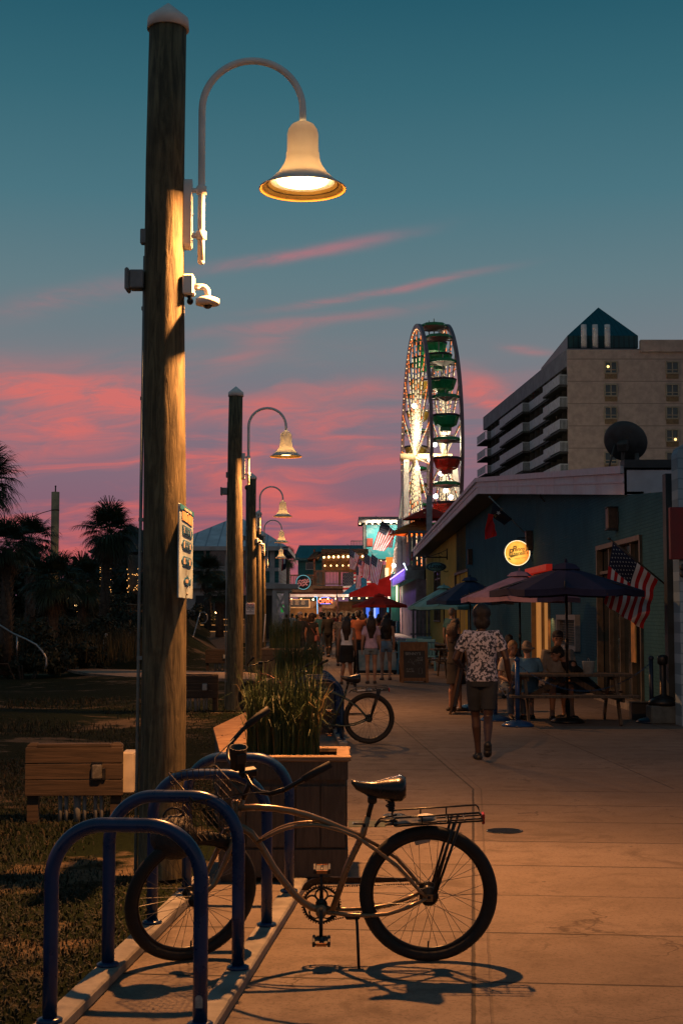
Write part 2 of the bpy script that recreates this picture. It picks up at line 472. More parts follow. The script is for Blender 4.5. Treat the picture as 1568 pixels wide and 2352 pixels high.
def text(name, s, size, origin, right, up, m, parent=None, align='CENTER', shear=0., bold=0., ext=.001, world=True):
    c = bpy.data.curves.new(name, 'FONT'); c.body = s; c.size = size; c.align_x = align; c.align_y = 'CENTER'
    c.shear = shear; c.offset = bold; c.extrude = ext
    o = bpy.data.objects.new(name, c); COL.objects.link(o)
    dg = bpy.context.evaluated_depsgraph_get(); dg.update()
    me = bpy.data.meshes.new_from_object(o.evaluated_get(dg))
    bpy.data.objects.remove(o); bpy.data.curves.remove(c)
    r = V(right).normalized(); u = V(up).normalized(); w = r.cross(u)
    T = Matrix((( r.x, u.x, w.x, origin[0]), (r.y, u.y, w.y, origin[1]), (r.z, u.z, w.z, origin[2]), (0, 0, 0, 1)))
    if parent is not None and world:
        T = (Matrix.Translation(parent.location) @ parent.rotation_euler.to_matrix().to_4x4()).inverted() @ T
    me.transform(T)
    me.materials.clear(); me.materials.append(m)
    o = bpy.data.objects.new(name, me); COL.objects.link(o)
    if parent is not None: o.parent = parent
    return o
def arc(c, r, a0, a1, n, ex=(1, 0, 0), ey=(0, 0, 1)):
    c = V(c); ex = V(ex); ey = V(ey)
    return [c + ex * r * cos(a0 + (a1 - a0) * i / n) + ey * r * sin(a0 + (a1 - a0) * i / n) for i in range(n + 1)]
def light(name, typ, loc, power, col, parent=None, **kw):
    l = bpy.data.lights.new(name, typ); l.energy = power; l.color = col
    for k, v in kw.items(): setattr(l, k, v)
    o = bpy.data.objects.new(name, l); COL.objects.link(o); o.location = loc
    if parent is not None: o.parent = parent
    return o
R = lambda ax, a: Matrix.Rotation(a, 3, ax)
# ------------------------------------------------------------------ shared materials
DARKWOOD = wood_mat('weathered_dark_wood', (.035, .026, .019), (.10, .078, .055))
PILE = wood_mat('treated_pile_wood', (.045, .038, .020), (.19, .155, .082), grain=(22, 22, 2.6), bump=.9, blotch=3.2)
BOXWOOD = wood_mat('treated_lumber', (.022, .015, .010), (.058, .039, .026), grain=(2, 22, 40), bump=.4)
WHITE = M('white_paint', (.84, .82, .78), .45, .12, 5, bump=.05)
OFFWHITE = M('aged_white_paint', (.55, .53, .50), .6, .25, 3, bump=.1)
GALV = M('galvanised_steel', (.32, .33, .34), .45, .3, 20, metal=.8)
GREYBOX = M('grey_enclosure', (.20, .22, .23), .5, .2, 8)
BLACK = M('black_plastic', (.012, .012, .013), .42, .3, 20)
BLACKM = M('black_metal', (.014, .014, .015), .35, .3, 20, metal=.4)
RUBBER = M('black_rubber', (.010, .010, .010), .75, .3, 40, bump=.2)
BLUEPIPE = M('blue_pipe_paint', (.004, .028, .10), .28, .25, 6, bump=.03)
CHROME = M('chromed_steel', (.55, .55, .55), .18, .1, 10, metal=1)
REDL = M('red_reflector', (.35, .03, .02), .2, .2, 10)
GLASSDARK = M('dark_glass', (.012, .022, .026), .08, .2, 3, spec=.8)
BULBW = M('warm_bulb', (.9, .6, .3), .4, 0, emit=(1, .62, .25), power=9)

# ------------------------------------------------------------------ ground
PRO_L = [(-1.62, 0.), (-1.28, 5.9), (-.88, 9.0), (-.88, 11.0), (-1.05, 14.5), (-1.45, 25), (-2.3, 42), (-3.1, 58), (-4.4, 84), (-8.2, 165)]
def ground():
    g = MB()
    n = 60
    xs = [-300, -120, -60] + [-40 + i * 1.0 for i in range(60)] + [25, 60, 120, 300]
    ys = [-40, -10] + [i * 1.0 for i in range(80)] + [90, 110, 140, 200, 400, 900]
    idx = {}
    rr = random.Random(3)
    vs = []
    for i, x in enumerate(xs):
        for j, y in enumerate(ys):
            h = -.03
            if x < -2.6 and 2 < y < 75:
                h += .035 * (sin(x * 1.3 + y * .4) + cos(y * .9 - x * .5)) * min(1, (-2.6 - x) / 2) - .02
            if y > 46 and x < -4 - (y - 46) * .03:          # the dune behind the lawn
                h += min(1, (y - 46) / 9) * min(1, (-4 - (y - 46) * .03 - x) / 2.5) * (1.15 + .25 * sin(x * .7) + .2 * sin(y * .5))
            idx[i, j] = len(vs); vs.append((x, y, h))
    fs = [[idx[i, j], idx[i + 1, j], idx[i + 1, j + 1], idx[i, j + 1]] for i in range(len(xs) - 1) for j in range(len(ys) - 1)]
    g.add(vs, fs, True)
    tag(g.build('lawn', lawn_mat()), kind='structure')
    near = concrete_mat('near_concrete', .092, .02, 3.1, 6.72, 1.03)
    far = concrete_mat('far_concrete', -.050, .055, 1.94, .6, 2.5, .8)
    yb = 13.9
    lb = -1.02
    b = MB(); L = [p for p in PRO_L if p[1] < yb]
    b.prism([(-1.9, -8, -.14)] + [(x, y, -.14) for x, y in L] + [(lb, yb, -.14), (30, yb, -.14), (30, -8, -.14)], (0, 0, .14))
    tag(b.build('promenade', near), kind='structure')
    b = MB(); L = [p for p in PRO_L if p[1] > yb]
    b.prism([(lb, yb, -.14)] + [(x, y, -.14) for x, y in L] + [(60, 165, -.14), (60, yb, -.14)], (0, 0, .14))
    tag(b.build('promenade', far), kind='structure')
    b = MB()                                               # the sandy footpath crossing the lawn
    a = [gnd(128, 1535), gnd(330, 1541), gnd(560, 1545), gnd(592, 1549)]; c = [gnd(592, 1563), gnd(420, 1558), gnd(290, 1556), gnd(200, 1548)]
    b.prism([(p.x, p.y, -.05) for p in a + c], (0, 0, .075))
    tag(b.build('footpath', M('sandy_concrete', (.26, .20, .15), .9, .3, 4, bump=.3)), kind='structure')
ground()

# drain covers and stains in the walk
def covers():
    for (px, py, w, d, lab) in [(906, 1873, .09, .075, 'small round dark drain cover in the concrete behind the bicycle seat'),
                                (1158, 1909, .13, .12, 'ragged dark iron utility cover in the concrete with cracks running from it')]:
        p = gnd(px, py); t = thing('drain_cover', lab, 'drain cover', (p.x, p.y, 0))
        b = MB(); b.lathe([(w * 1.1, 0), (w * 1.1, .004), (w, .006), (w, .003), (0.001, .003)], 28)
        b.build('cover_rim', BLACKM, t)
        b = MB()
        for k in range(6): b.box((0, -w * .75 + k * w * .3, .0045), (w * 2 * sqrt(max(.05, 1 - (-.75 + k * .3) ** 2)) * .95, w * .14, .006))
        b.build('grate', BLACKM, t)
    p = gnd(842, 1893); t = thing('meter_cover', 'square greenish metal cover set in the concrete beside the planter', 'utility cover', (p.x, p.y, 0))
    b = MB(); b.box((0, 0, .003), (.30, .32, .006), bev=.002); b.build('cover_plate', M('green_cover', (.07, .085, .06), .7, .4, 9), t)
    b = MB(); b.box((-.09, 0, .0075), (.05, .12, .003)); b.build('handle', BLACKM, t)
covers()

# ------------------------------------------------------------------ lamp posts
WARM = (1.0, .39, .115)
LENS = M('lit_lamp_glass', (1, .8, .5), .3, 0, emit=(1.0, .66, .28), power=14)
INNER = M('lamp_reflector_paint', (.80, .66, .42), .35, .1, 6)
SHADE = M('lamp_shade_paint', (.80, .76, .70), .5, .08, 5)
def _glow():
    # translucency added to the spun shade: some lamp light shows through and brightens it
    t_ = SHADE.node_tree; p_ = t_.nodes['Principled BSDF']; o_ = t_.nodes['Material Output']
    tr = t_.nodes.new('ShaderNodeBsdfTranslucent'); tr.inputs[0].default_value = (.95, .72, .45, 1); mx = t_.nodes.new('ShaderNodeMixShader'); mx.inputs[0].default_value = .10
    t_.links.new(p_.outputs[0], mx.inputs[1]); t_.links.new(tr.outputs[0], mx.inputs[2]); t_.links.new(mx.outputs[0], o_.inputs[0])
_glow()
LENS.cycles.emission_sampling = 'FRONT_BACK'
def lamp_proto():
    t = thing('street_lamp', '', 'street lamp')
    b = MB()
    rr = random.Random(5)
    zs = [0, .6, 1.2, 1.9, 2.6, 3.3, 4.0, 4.7, 5.64]
    vs = []; seg = 40; fs = []
    for i, z in enumerate(zs):
        r = .150 - .026 * z / 5.6
        for k in range(seg):
            a = 2 * pi * k / seg
            q = r * (1 + .012 * sin(a * 3 + z) + .008 * sin(a * 7 - z * 2))
            vs.append((q * cos(a) + .01 * sin(z * 1.1), q * sin(a) + .006 * sin(z * .8), z))
    for i in range(len(zs) - 1):
        for k in range(seg): fs.append([i * seg + k, i * seg + (k + 1) % seg, (i + 1) * seg + (k + 1) % seg, (i + 1) * seg + k])
    fs.append([(len(zs) - 1) * seg + k for k in range(seg)])
    b.add(vs, fs, True); b.build('post', PILE, t)
    b = MB(); b.lathe([(.133, 5.60), (.141, 5.60), (.138, 5.66), (.135, 5.675), (.004, 5.785)], 36)
    b.build('post_cap', WHITE, t)
    # gooseneck
    b = MB(); x0 = .232; x1 = .905; xc = (x0 + x1) / 2; rad = (x1 - x0) / 2; zt = 5.05
    pts = [(x0, 0, 4.02), (x0, 0, 4.4)] + [V(p) for p in arc((xc, 0, zt), rad, pi, .0, 22)] + [(x1, 0, 4.94)]
    b.tube(pts, .0235, 14); b.ball((x0, 0, 4.02), .0235); a = b.build('arm', WHITE, t)
    for z in (4.50, 4.195):
        b = MB(); b.lathe([(.024, z - .03), (.034, z - .026), (.034, z + .026), (.024, z + .03)], 18, (x0, 0, 0))
        b.tube([(x0 - .02, 0, z), (.15, 0, z)], .017, 10)
        b.build('collar', WHITE, a)
    b = MB()
    b.prism([(.118, -.045 * s, z) for s, z in ((1, 4.14), (1, 4.53))] + [V(p) for p in arc((.118, 0, 4.53), .045, pi, 0, 8, (0, 1, 0))][1:-1] + [(.118, .045, 4.53), (.118, .045, 4.14)] + [V(p) for p in arc((.118, 0, 4.14), .045, 0, -pi, 8, (0, 1, 0))][1:-1], (.052, 0, 0))
    p = b.build('mounting_plate', WHITE, t)
    for z in (4.49, 4.33, 4.16):
        b = MB(); b.lathe([(.007, 0), (.007, .006)], 10, (.170, .0, z), R('Y', pi / 2)); b.build('bolt', GALV, p)
    # bell shade
    prof = [(.027, 4.965), (.045, 4.962), (.075, 4.945), (.096, 4.915), (.104, 4.880), (.105, 4.760), (.110, 4.755), (.112, 4.720), (.118, 4.695), (.135, 4.660), (.165, 4.615), (.215, 4.565), (.262, 4.530), (.289, 4.515), (.291, 4.507)]
    inn = [(.284, 4.507), (.258, 4.523), (.21, 4.557), (.162, 4.605), (.13, 4.650), (.10, 4.690), (.05, 4.720), (.001, 4.725)]
    b = MB(); b.lathe(prof, 44, (x1, 0, 0), cap=False); b.lathe([(.2895, 4.506), (.284, 4.506)], 44, (x1, 0, 0), cap=False); nb_ = len(b.f); b.lathe([(.284, 4.507), (.262, 4.520), (.235, 4.538), (.214, 4.556)], 44, (x1, 0, 0), cap=False)
    b.mi = [0] * len(b.mi)
    nout = (len(prof) - 1) * 44
    b.mi = [0 if i < nb_ else 1 for i in range(len(b.f))]
    s = b.build('lamp_shade', [SHADE, M('amber_inner_paint', (.42, .24, .07), .35, .15, 6)], t)
    b = MB(); b.lathe([(.001, 4.538), (.10, 4.542), (.165, 4.557), (.17, 4.565), (.001, 4.580)], 36, (x1, 0, 0)); b.build('lamp_glass', LENS, s)
    b = MB(); b.lathe([(.232, 4.538), (.240, 4.534), (.240, 4.540), (.232, 4.544)], 40, (x1, 0, 0), cap=False); b.build('retaining_ring', CHROME, s)
    light('lamp_light', 'AREA', (x1, 0, 4.525), 580, WARM, t, shape='DISK', size=.11, spread=radians(176))
    # conduit and boxes on the far side of the post
    b = MB(); b.tube([(-.158, -.02, 0.02), (-.150, -.02, 2.0), (-.138, -.02, 4.05)], .011, 10)
    for z in (.5, 1.4, 2.3, 3.1, 3.7): b.box((-.150 + z * .003, -.01, z), (.035, .04, .022))
    b.build('conduit', M('grey_conduit', (.22, .27, .28), .5, .2, 9), t)
    b = MB(); b.box((-.145, -.02, 4.18), (.045, .06, .10), bev=.006); b.build('switch_box', GREYBOX, t)
    b = MB(); b.box((-.185, -.03, 3.885), (.095, .11, .125), bev=.008); j = b.build('junction_box', GREYBOX, t)
    b = MB(); b.box((-.247, -.03, 3.885), (.028, .135, .15), bev=.01); b.build('box_cover', GREYBOX, j)
    return t
LAMPS = []
POSTS = [(9.3, 369, 'nearest and tallest wooden street lamp with lit white bell shade above the bicycle rack'),
         (25.4, 538, 'second wooden street lamp with a lit bell shade, standing in grass by the slatted enclosure'),
         (41.7, 577, 'third wooden street lamp carrying a white dome camera and a small notice'),
         (55.0, 592, 'fourth wooden street lamp, its post half hidden behind the one with the notice'),
         (71.0, 603, 'farthest wooden street lamp, small bell shade before the teal pavilion')]
def lamps():
    p0 = lamp_proto()
    for i, (Y, px, lab) in enumerate(POSTS):
        p = gnd(px, 1412 + FPX * EYE / Y); p = at(px, 1412 + FPX * EYE / Y, Y); p.z = 0
        o = p0 if i == 0 else dup(p0)
        o.location = p; o['label'] = lab; o['group'] = 'street lamps along the promenade'
        o.rotation_euler = (0, 0, (0, -.03, .04, -.05, .08)[i]); LAMPS.append(o)
        if i:
            for ch in o.children:
                if ch.type == 'LIGHT': ch.data = ch.data.copy(); ch.data.energy = (0, 330, 260, 230, 220)[i]
        if i: o.scale = (1, 1, (1, 1.0, 1.01, .99, 1.0)[i])
lamps()

def security_camera(o, lab):
    L = o.location
    t = thing('security_camera', lab, 'security camera', (L.x, L.y, 3.82), 0)
    b = MB(); b.box((.155, -.03, .03), (.075, .11, .135), bev=.01); b.build('wall_box', WHITE, t)
    b = MB(); b.tube([(.19, -.03, .02), (.24, -.03, .02)] + [V(p) for p in arc((.24, -.03, -.02), .04, pi / 2, 0, 6)] + [(.28, -.03, -.06)], .021, 12); b.build('arm', WHITE, t)
    b = MB(); b.lathe([(.02, -.045), (.05, -.05), (.078, -.062), (.078, -.098), (.05, -.103), (.001, -.103)], 28, (.28, -.03, 0)); h = b.build('dome_housing', WHITE, t)
    b = MB(); b.ball((.28, -.03, -.10), (.032, .032, .026), 14, 8); b.build('lens', GLASSDARK, h)
    b = MB(); b.ball((.165, -.03, -.075), (.022, .022, .024)); b.tube([(.15, -.03, -.03), (.165, -.03, -.06)], .012, 8); b.build('cable_gland', BLACK, t)
security_camera(LAMPS[0], 'white dome security camera on the nearest lamp post below its bracket')
security_camera(LAMPS[2], 'white dome security camera on the third lamp post, far down the walk')

def notices():
    # tall fingerpost board on the nearest post, facing the walk
    L = LAMPS[0].location; x = L.x + .150
    t = thing('direction_sign', 'tall white sign with teal top and blue arrow plates on nearest lamp post', 'sign', (x, L.y, 1.72))
    y0, y1 = 8.90, 9.72
    z0, z1 = at(420, 1375, 9.3).z, at(420, 1166, 9.3).z
    hgt = z1 - z0
    b = MB(); b.box((x - .006, (y0 + y1) / 2, (z0 + z1) / 2), (.012, y1 - y0, hgt), bev=.004); b.build('board', M('sign_white', (.36, .48, .54), .5, .3, 5, bump=.05), t, True)
    teal = M('sign_teal', (.02, .20, .30), .5, .2, 6); blue = M('sign_blue', (.012, .10, .22), .5, .2, 6); peach = M('sign_peach', (.72, .36, .18), .55, .15, 9)
    X = x + .002
    def plate(nm, pts, m, d=.003): q = MB(); q.prism([(X, y0 + u * (y1 - y0), z1 - w * hgt) for u, w in pts], (d, 0, 0)); return q.build(nm, m, t, True)
    plate('header_band', [(.006, .003), (.994, .003), (.994, .058), (.85, .058), (.80, .045), (.2, .045), (.15, .060), (.006, .060)], teal)
    plate('header_plate', [(.28, .022), (.78, .022), (.78, .047), (.28, .047)], M('sign_pale', (.6, .5, .42), .5, .2, 8), .006)
    plate('notice_plate', [(.14, .066), (.90, .066), (.90, .165), (.80, .172), (.14, .160)], peach)
    ar = [[(.17, .215), (.82, .215), (.92, .265), (.82, .318), (.17, .318)], [(.24, .37), (.78, .37), (.90, .42), (.78, .472), (.24, .472), (.13, .42)], [(.24, .545), (.78, .545), (.90, .595), (.78, .648), (.24, .648), (.13, .595)]]
    wd = ['RESTROOMS', 'SHOPPING', 'DINING']
    lt = M('sign_cream', (.62, .50, .40), .5, .2, 8)
    for a, w in zip(ar, wd):
        p = plate('arrow_plate', a, blue)
        c0 = min(q[1] for q in a) + .018; c1 = max(q[1] for q in a) - .018
        plate('word_plate', [(.24, c0), (.74, c0), (.74, c1), (.24, c1)], lt, .005)
        text('lettering', w, .062, (X + .006, y0 + .49 * (y1 - y0), z1 - (c0 + c1) / 2 * hgt), (0, 1, 0), (0, 0, 1), blue, t, bold=.0015)
    plate('fish_emblem', [(.30, .81), (.36, .775), (.50, .765), (.52, .735), (.62, .775), (.70, .80), (.80, .77), (.80, .85), (.70, .825), (.62, .845), (.55, .865), (.50, .85), (.36, .845)], blue)
    plate('fish_patch', [(.38, .79), (.58, .79), (.58, .83), (.38, .83)], lt, .005)
    for u, w in ((.5, .075), (.5, .95)):
        b = MB(); b.lathe([(.008, 0), (.008, .008)], 10, (X, y0 + u * (y1 - y0), z1 - w * hgt), R('Y', pi / 2)); b.build('screw', GALV, t, True)
    # small notice on the third post, facing the camera
    L = LAMPS[2].location; y = L.y - .155; c = at(575, 1398, y)
    t = thing('notice_sign', 'small white prohibition notice with two barred circles on third lamp post', 'sign', (c.x, y, c.z))
    b = MB(); b.box((c.x, y, c.z), (.26, .012, .33), bev=.004); b.build('board', WHITE, t, True)
    rd = M('sign_red', (.35, .02, .02), .5, .1, 6); bk = M('sign_black', (.01, .01, .012), .5, .1, 6)
    for s in (-1, 1):
        b = MB(); b.tube(arc((c.x + s * .055, y - .009, c.z + .095), .040, 0, 2 * pi, 20)[:-1], .006, 6, closed=True)
        b.tube([(c.x + s * .055 - .028, y - .009, c.z + .123), (c.x + s * .055 + .028, y - .009, c.z + .067)], .005, 6); b.build('barred_circle', rd, t, True)
    for k, w in enumerate(('NO SMOKING', 'NO VAPING', 'ON', 'BOARDWALK')):
        text('lettering', w, .038, (c.x, y - .008, c.z + .03 - k * .042), (1, 0, 0), (0, 0, 1), bk, t, bold=.001)
notices()

# ------------------------------------------------------------------ bicycle racks
def rack(o, head, n, spacing, lab, dz=0.):
    t = thing('bicycle_rack', lab, 'bicycle rack', (o[0], o[1], 0), -head, None)
    w = .61; hz = .055
    for s in (-1, 1):
        b = MB(); L = spacing * (n - 1)
        b.box((s * w / 2, L / 2, hz / 2), (.115, L + .9, hz), bev=.008); b.build('rail', M('rail_steel', (.20, .19, .17), .6, .35, 7, bump=.1), t)
    for k in range(n):
        y = k * spacing; rd = .215; zt = .865; b = MB()
        pts = [(-w / 2, y, hz), (-w / 2, y, .35), (-w / 2, y, zt - .0295 - rd)] + [V(p) for p in arc((-w / 2 + rd, y, zt - .0295 - rd), rd, pi, pi / 2, 12)][1:] + [V(p) for p in arc((w / 2 - rd, y, zt - .0295 - rd), rd, pi / 2, 0, 12)] + [(w / 2, y, .35), (w / 2, y, hz)]
        b.tube(pts, .0295, 20); h = b.build('hoop', BLUEPIPE, t)
        for s in (-1, 1):
            b = MB(); b.lathe([(.052, hz), (.052, hz + .010), (.040, hz + .016), (.031, hz + .018)], 22, (s * w / 2, y, 0))
            b.build('foot_flange', BLUEPIPE, h)
    if n == 4 and dz == 0:
        b = MB(); b.prism([(w / 2 - .015, -.0305, .13), (w / 2 + .015, -.0305, .13), (w / 2 + .015, -.0305, .165)] + [V(p) for p in arc((w / 2, -.0305, .165), .015, 0, pi, 6)][1:-1] + [(w / 2 - .015, -.0305, .165)], (0, .002, 0)); b.build('maker_sticker', M('sticker', (.25, .27, .27), .5, .3, 40), t)
    return t
P2 = gnd(245, 2245), gnd(550, 2252)
c2 = (P2[0] + P2[1]) / 2
rack((c2.x - .092 * .915, c2.y - .915, 0), .092, 4, .915, 'row of four blue hoops on two rails beside the nearest lamp post')
g = gnd(785, 1710)
rack((g.x - .305, g.y + .1, 0), -.045, 4, .9, 'more distant blue hoop rack behind the tall planter grass', 1)

# ------------------------------------------------------------------ bicycles
FRAME = M('champagne_frame_paint', (.22, .145, .08), .24, .1, 5, metal=.35)
SADDLE = M('black_vinyl', (.014, .012, .011), .22, .3, 12, bump=.12)
def wheel_bits(front, tyre_r=.306, tr=.029):
    """tyre, rim, spokes, hub as builders in a wheel standing in the x-z plane at the origin"""
    ty = MB(); ty.tube(arc((0, 0, 0), tyre_r, 0, 2 * pi, 56)[:-1], tr, 14, closed=True)
    ri = MB(); ri.tube(arc((0, 0, 0), tyre_r - .030, 0, 2 * pi, 56)[:-1], .0105, 8, closed=True)
    hb = MB(); rr = .020 if front else .034
    hb.lathe([(.008, -.062), (.008, -.05), (rr + .012, -.046), (rr + .012, -.038), (rr, -.034), (rr, .034), (rr + .012, .038), (rr + .012, .046), (.008, .05), (.008, .062)], 20, axis=R('X', pi / 2))
    sp = MB()
    for k in range(36):
        a = 2 * pi * k / 36; s = -1 if k % 2 else 1; off = (.85 if (k // 2) % 2 else -.85)
        sp.tube([(cos(a + off) * (rr + .008), s * .040, sin(a + off) * (rr + .008)), (cos(a) * (tyre_r - .034), s * .004, sin(a) * (tyre_r - .034))], .00125, 5, cap=False)
    va = MB(); va.tube([(0, 0, -tyre_r + .036), (0, 0, -tyre_r + .07)], .004, 6)
    return ty, ri, hb, sp, va
def xf(mb, T):
    mb.v = [T @ q for q in mb.v]; return mb
def bicycle(lab, loc, lean, rz, frame_mat, steer=radians(28), name='bicycle', basket=True, cup=True):
    t = thing(name, lab, 'bicycle', loc, rz)
    t.rotation_euler = (lean, 0, rz)
    k = .002143; kz = .00224
    P = lambda px, py, y=0.: V(((px - 983) * k, y, .335 + (2050 - py) * kz))
    Rz = .335
    # ---- frame: cantilever cruiser
    b = MB()
    top = [P(551, 1862), P(595, 1860), P(637, 1863), P(675, 1869), P(710, 1878), P(745, 1890), P(777, 1903), P(806, 1915), P(834, 1928)]
    b.tube(top, .0165, 14)
    down = [P(551, 1902), P(566, 1907), P(584, 1918), P(605, 1944), P(618, 1966), P(632, 1990), P(648, 2012), P(663, 2031), P(680, 2052), P(699, 2068), P(720, 2081), P(741, 2087)]
    b.tube(down, .0175, 14)
    b.tube([P(767, 2086), P(800, 1990), P(834, 1922), P(846, 1880)], .0160, 14)                       # seat tube
    b.tube([P(741, 2087, -.036), P(741, 2087, .036)], .026, 16)                                   # bottom bracket
    b.tube([P(549, 1845), P(553, 1912)], .0190, 14)                                                # head tube
    for s in (-1, 1):
        b.tube([P(598, 1935, s * .012), P(622, 1921, s * .018), P(647, 1909, s * .022), P(668, 1902, s * .024), P(689, 1898, s * .024), P(712, 1896, s * .024), P(736, 1896, s * .023), P(775, 1905, s * .021), P(820, 1922, s * .022), P(871, 1952, s * .050), P(912, 1981, s * .062), P(940, 2010, s * .062), P(962, 2036, s * .060), P(978, 2050, s * .058)], .0088, 10)
        b.tube([P(752, 2088, s * .024), P(800, 2091, s * .036), P(845, 2091, s * .050), P(890, 2086, s * .060), P(933, 2072, s * .062), P(978, 2052, s * .058)], .0098, 10)
        b.box(P(980, 2051, s * .058), (.05, .006, .035))
    b.build('frame', frame_mat, t)
    # ---- rear wheel
    def wheel(T, front):
        ty, ri, hb, sp, va = wheel_bits(front)
        w = xf(ty, T).build('tyre', RUBBER, None)
        w.name = 'front_wheel' if front else 'rear_wheel'; w.parent = t
        xf(ri, T).build('rim', BLACKM if not front else BLACKM, w); xf(hb, T).build('hub', BLACKM, w); xf(sp, T).build('spokes', M('spoke_steel', (.10, .10, .10), .4, .1, 9, metal=.7), w); xf(va, T).build('valve', BLACKM, w)
        return w
    rw = wheel(Matrix.Translation((0, 0, Rz)), False)
    b = MB(); b.box(P(969, 1935, .0) , (.075, .012, .022), R('Y', radians(-14)), bev=.004); b.build('reflector', M('clear_reflector', (.35, .32, .28), .15, .2, 30), rw)
    # ---- steered parts
    ax_p = V(((551 - 983) * k, 0, P(551, 1880).z)); axd = V((sin(radians(21)), 0, cos(radians(21))))
    RS = Matrix.Translation(ax_p) @ Matrix.Rotation(steer, 4, axd) @ Matrix.Translation(-ax_p)
    hubf = V((-1.150, 0, Rz))
    wheel(RS @ Matrix.Translation(hubf), True)
    b = MB(); A = lambda d: ax_p + axd * d
    for s in (-1, 1):
        b.tube([A(-.075) + V((0, s * .012, 0)), A(-.095) + V((0, s * .052, 0)), A(-.20) + V((0, s * .056, 0)), A(-.33) + V((-.012, s * .056, 0)), hubf + V((.0, s * .056, 0))], [.013, .0135, .013, .011, .009], 10)
    b.tube([A(-.08), A(.09)], .013, 10)
    xf(b, RS).build('fork', frame_mat, t)
    b = MB(); hz = A(.235)
    b.tube([A(.05), A(.235)], .0125, 12); b.box(A(.235) + V((-.03, 0, 0)), (.085, .05, .04), bev=.008)
    xf(b, RS).build('stem', BLACKM, t)
    c0 = A(.235) + V((-.055, 0, .0))
    b = MB(); half = []
    for s in (-1, 1):
        pts = [c0, c0 + V((0, s * .05, .0)), c0 + V((-.006, s * .12, -.012)), c0 + V((.004, s * .20, -.012)), c0 + V((.028, s * .268, .004)), c0 + V((.068, s * .312, .032)), c0 + V((.125, s * .336, .070)), c0 + V((.19, s * .350, .108)), c0 + V((.275, s * .365, .150))]
        b.tube(pts, .0112, 12)
    hb = xf(b, RS).build('handlebar', M('black_bar', (.02, .018, .016), .25, .2, 10, metal=.6), t)
    for s in (-1, 1):
        g = MB(); g.tube([c0 + V((.155, s * .343, .088)), c0 + V((.215, s * .355, .121)), c0 + V((.283, s * .367, .154))], [.0165, .0185, .0175], 14); xf(g, RS).build('grip', RUBBER, hb)
        g = MB(); g.tube([c0 + V((.11, s * .33, .06)), c0 + V((.02, s * .28, .02)), c0 + V((-.06, s * .22, .0)), c0 + V((-.12, s * .08, -.08)), A(-.02) + V((-.03, s * .02, 0))], .0028, 6); xf(g, RS).build('brake_cable', BLACK, hb)
    if cup:
        g = MB(); q = c0 + V((-.02, .02, .05)); g.lathe([(.036, -.03), (.042, .075), (.044, .08), (.040, .08), (.036, .0), (.001, -.0)], 22, q); g.box(q + V((0, -.041, .035)), (.05, .008, .05), bev=.003)
        xf(g, RS).build('cup_holder', BLACK, t)
    if basket:
        q = c0 + V((-.075, 0, -.02)); w, d, h = .34, .24, .22; b = MB(); r = .0021
        def rect(z, sh): return [q + V((-d * sh, -w / 2 * sh, z)), q + V((0, -w / 2 * sh, z)), q + V((0, w / 2 * sh, z)), q + V((-d * sh, w / 2 * sh, z))]
        for i in range(6):
            z = -h * i / 5; b.tube(rect(z, 1 - .12 * i / 5), r * (2 if i == 0 else 1), 6, closed=True)
        lo = rect(-h, .88); hi = rect(0, 1)
        for e in range(4):
            for u in range(8):
                f = u / 8; b.tube([hi[e].lerp(hi[(e + 1) % 4], f), lo[e].lerp(lo[(e + 1) % 4], f)], r, 5)
        for u in range(1, 8): b.tube([lo[0].lerp(lo[1], u / 8), lo[3].lerp(lo[2], u / 8)], r, 5)
        bk = xf(b, RS).build('basket', M('basket_wire', (.10, .085, .06), .35, .2, 9, metal=.7), t)
    # ---- saddle
    b = MB(); vs = []; fs = []; N = 13; seg = 16
    for i in range(N):
        u = i / (N - 1); x = (809 - 983) * k + u * .262
        w = (.022 + .085 * max(0, (u - .30) / .70) ** 1.25) if u < .93 else .107 - (u - .93) * .75
        zt = .335 + (2050 - 1802) * kz + .004 - .022 * sin(pi * min(1, u / .6)) * .5 + .022 * max(0, (u - .55) / .45)
        th = .034 + .080 * min(1, u * 1.25)
        if u > .93: th *= .80; zt -= .012
        if u == 0: w, th = .012, .018
        for j in range(seg):
            a = 2 * pi * j / seg
            ca, sa = cos(a), sin(a)
            zz = zt - th / 2 + th / 2 * (abs(sa) ** .7) * (1 if sa > 0 else -1)
            vs.append((x, w * (abs(ca) ** .75) * (1 if ca > 0 else -1), zz))
    for i in range(N - 1):
        for j in range(seg): fs.append([i * seg + j, i * seg + (j + 1) % seg, (i + 1) * seg + (j + 1) % seg, (i + 1) * seg + j])
    fs += [list(range(seg))[::-1], [(N - 1) * seg + j for j in range(seg)]]
    b.add(vs, fs, True); sd = b.build('saddle', SADDLE, t)
    for s in (-1, 1):
        b = MB(); b.tube(arc(P(896, 1850, s * .055), .020, 0, 2 * pi, 12, (1, 0, 0), (0, 0, .4))[:-1], .004, 6, closed=True)
        for q in range(5): b.lathe([(.015, q * .009), (.018, q * .009 + .004), (.015, q * .009 + .008)], 12, P(898, 1862, s * .05))
        b.tube([P(815, 1812), P(850, 1835, s * .02), P(905, 1838, s * .035)], .004, 6)
        b.build('saddle_spring', BLACKM, sd)
    b = MB(); b.tube([P(846, 1884), P(858, 1838)], .0128, 12); b.box(P(856, 1843), (.045, .05, .035), bev=.008); b.tube([P(838, 1897, -.03), P(838, 1897, .03)], .008, 8); b.box(P(826, 1893, -.025), (.05, .008, .008)); b.build('seat_post', BLACKM, t)
    # ---- drive
    yc = .042; cc = P(741, 2081, yc); b = MB()
    b.tube(arc(cc, .086, 0, 2 * pi, 40)[:-1], .006, 8, closed=True)
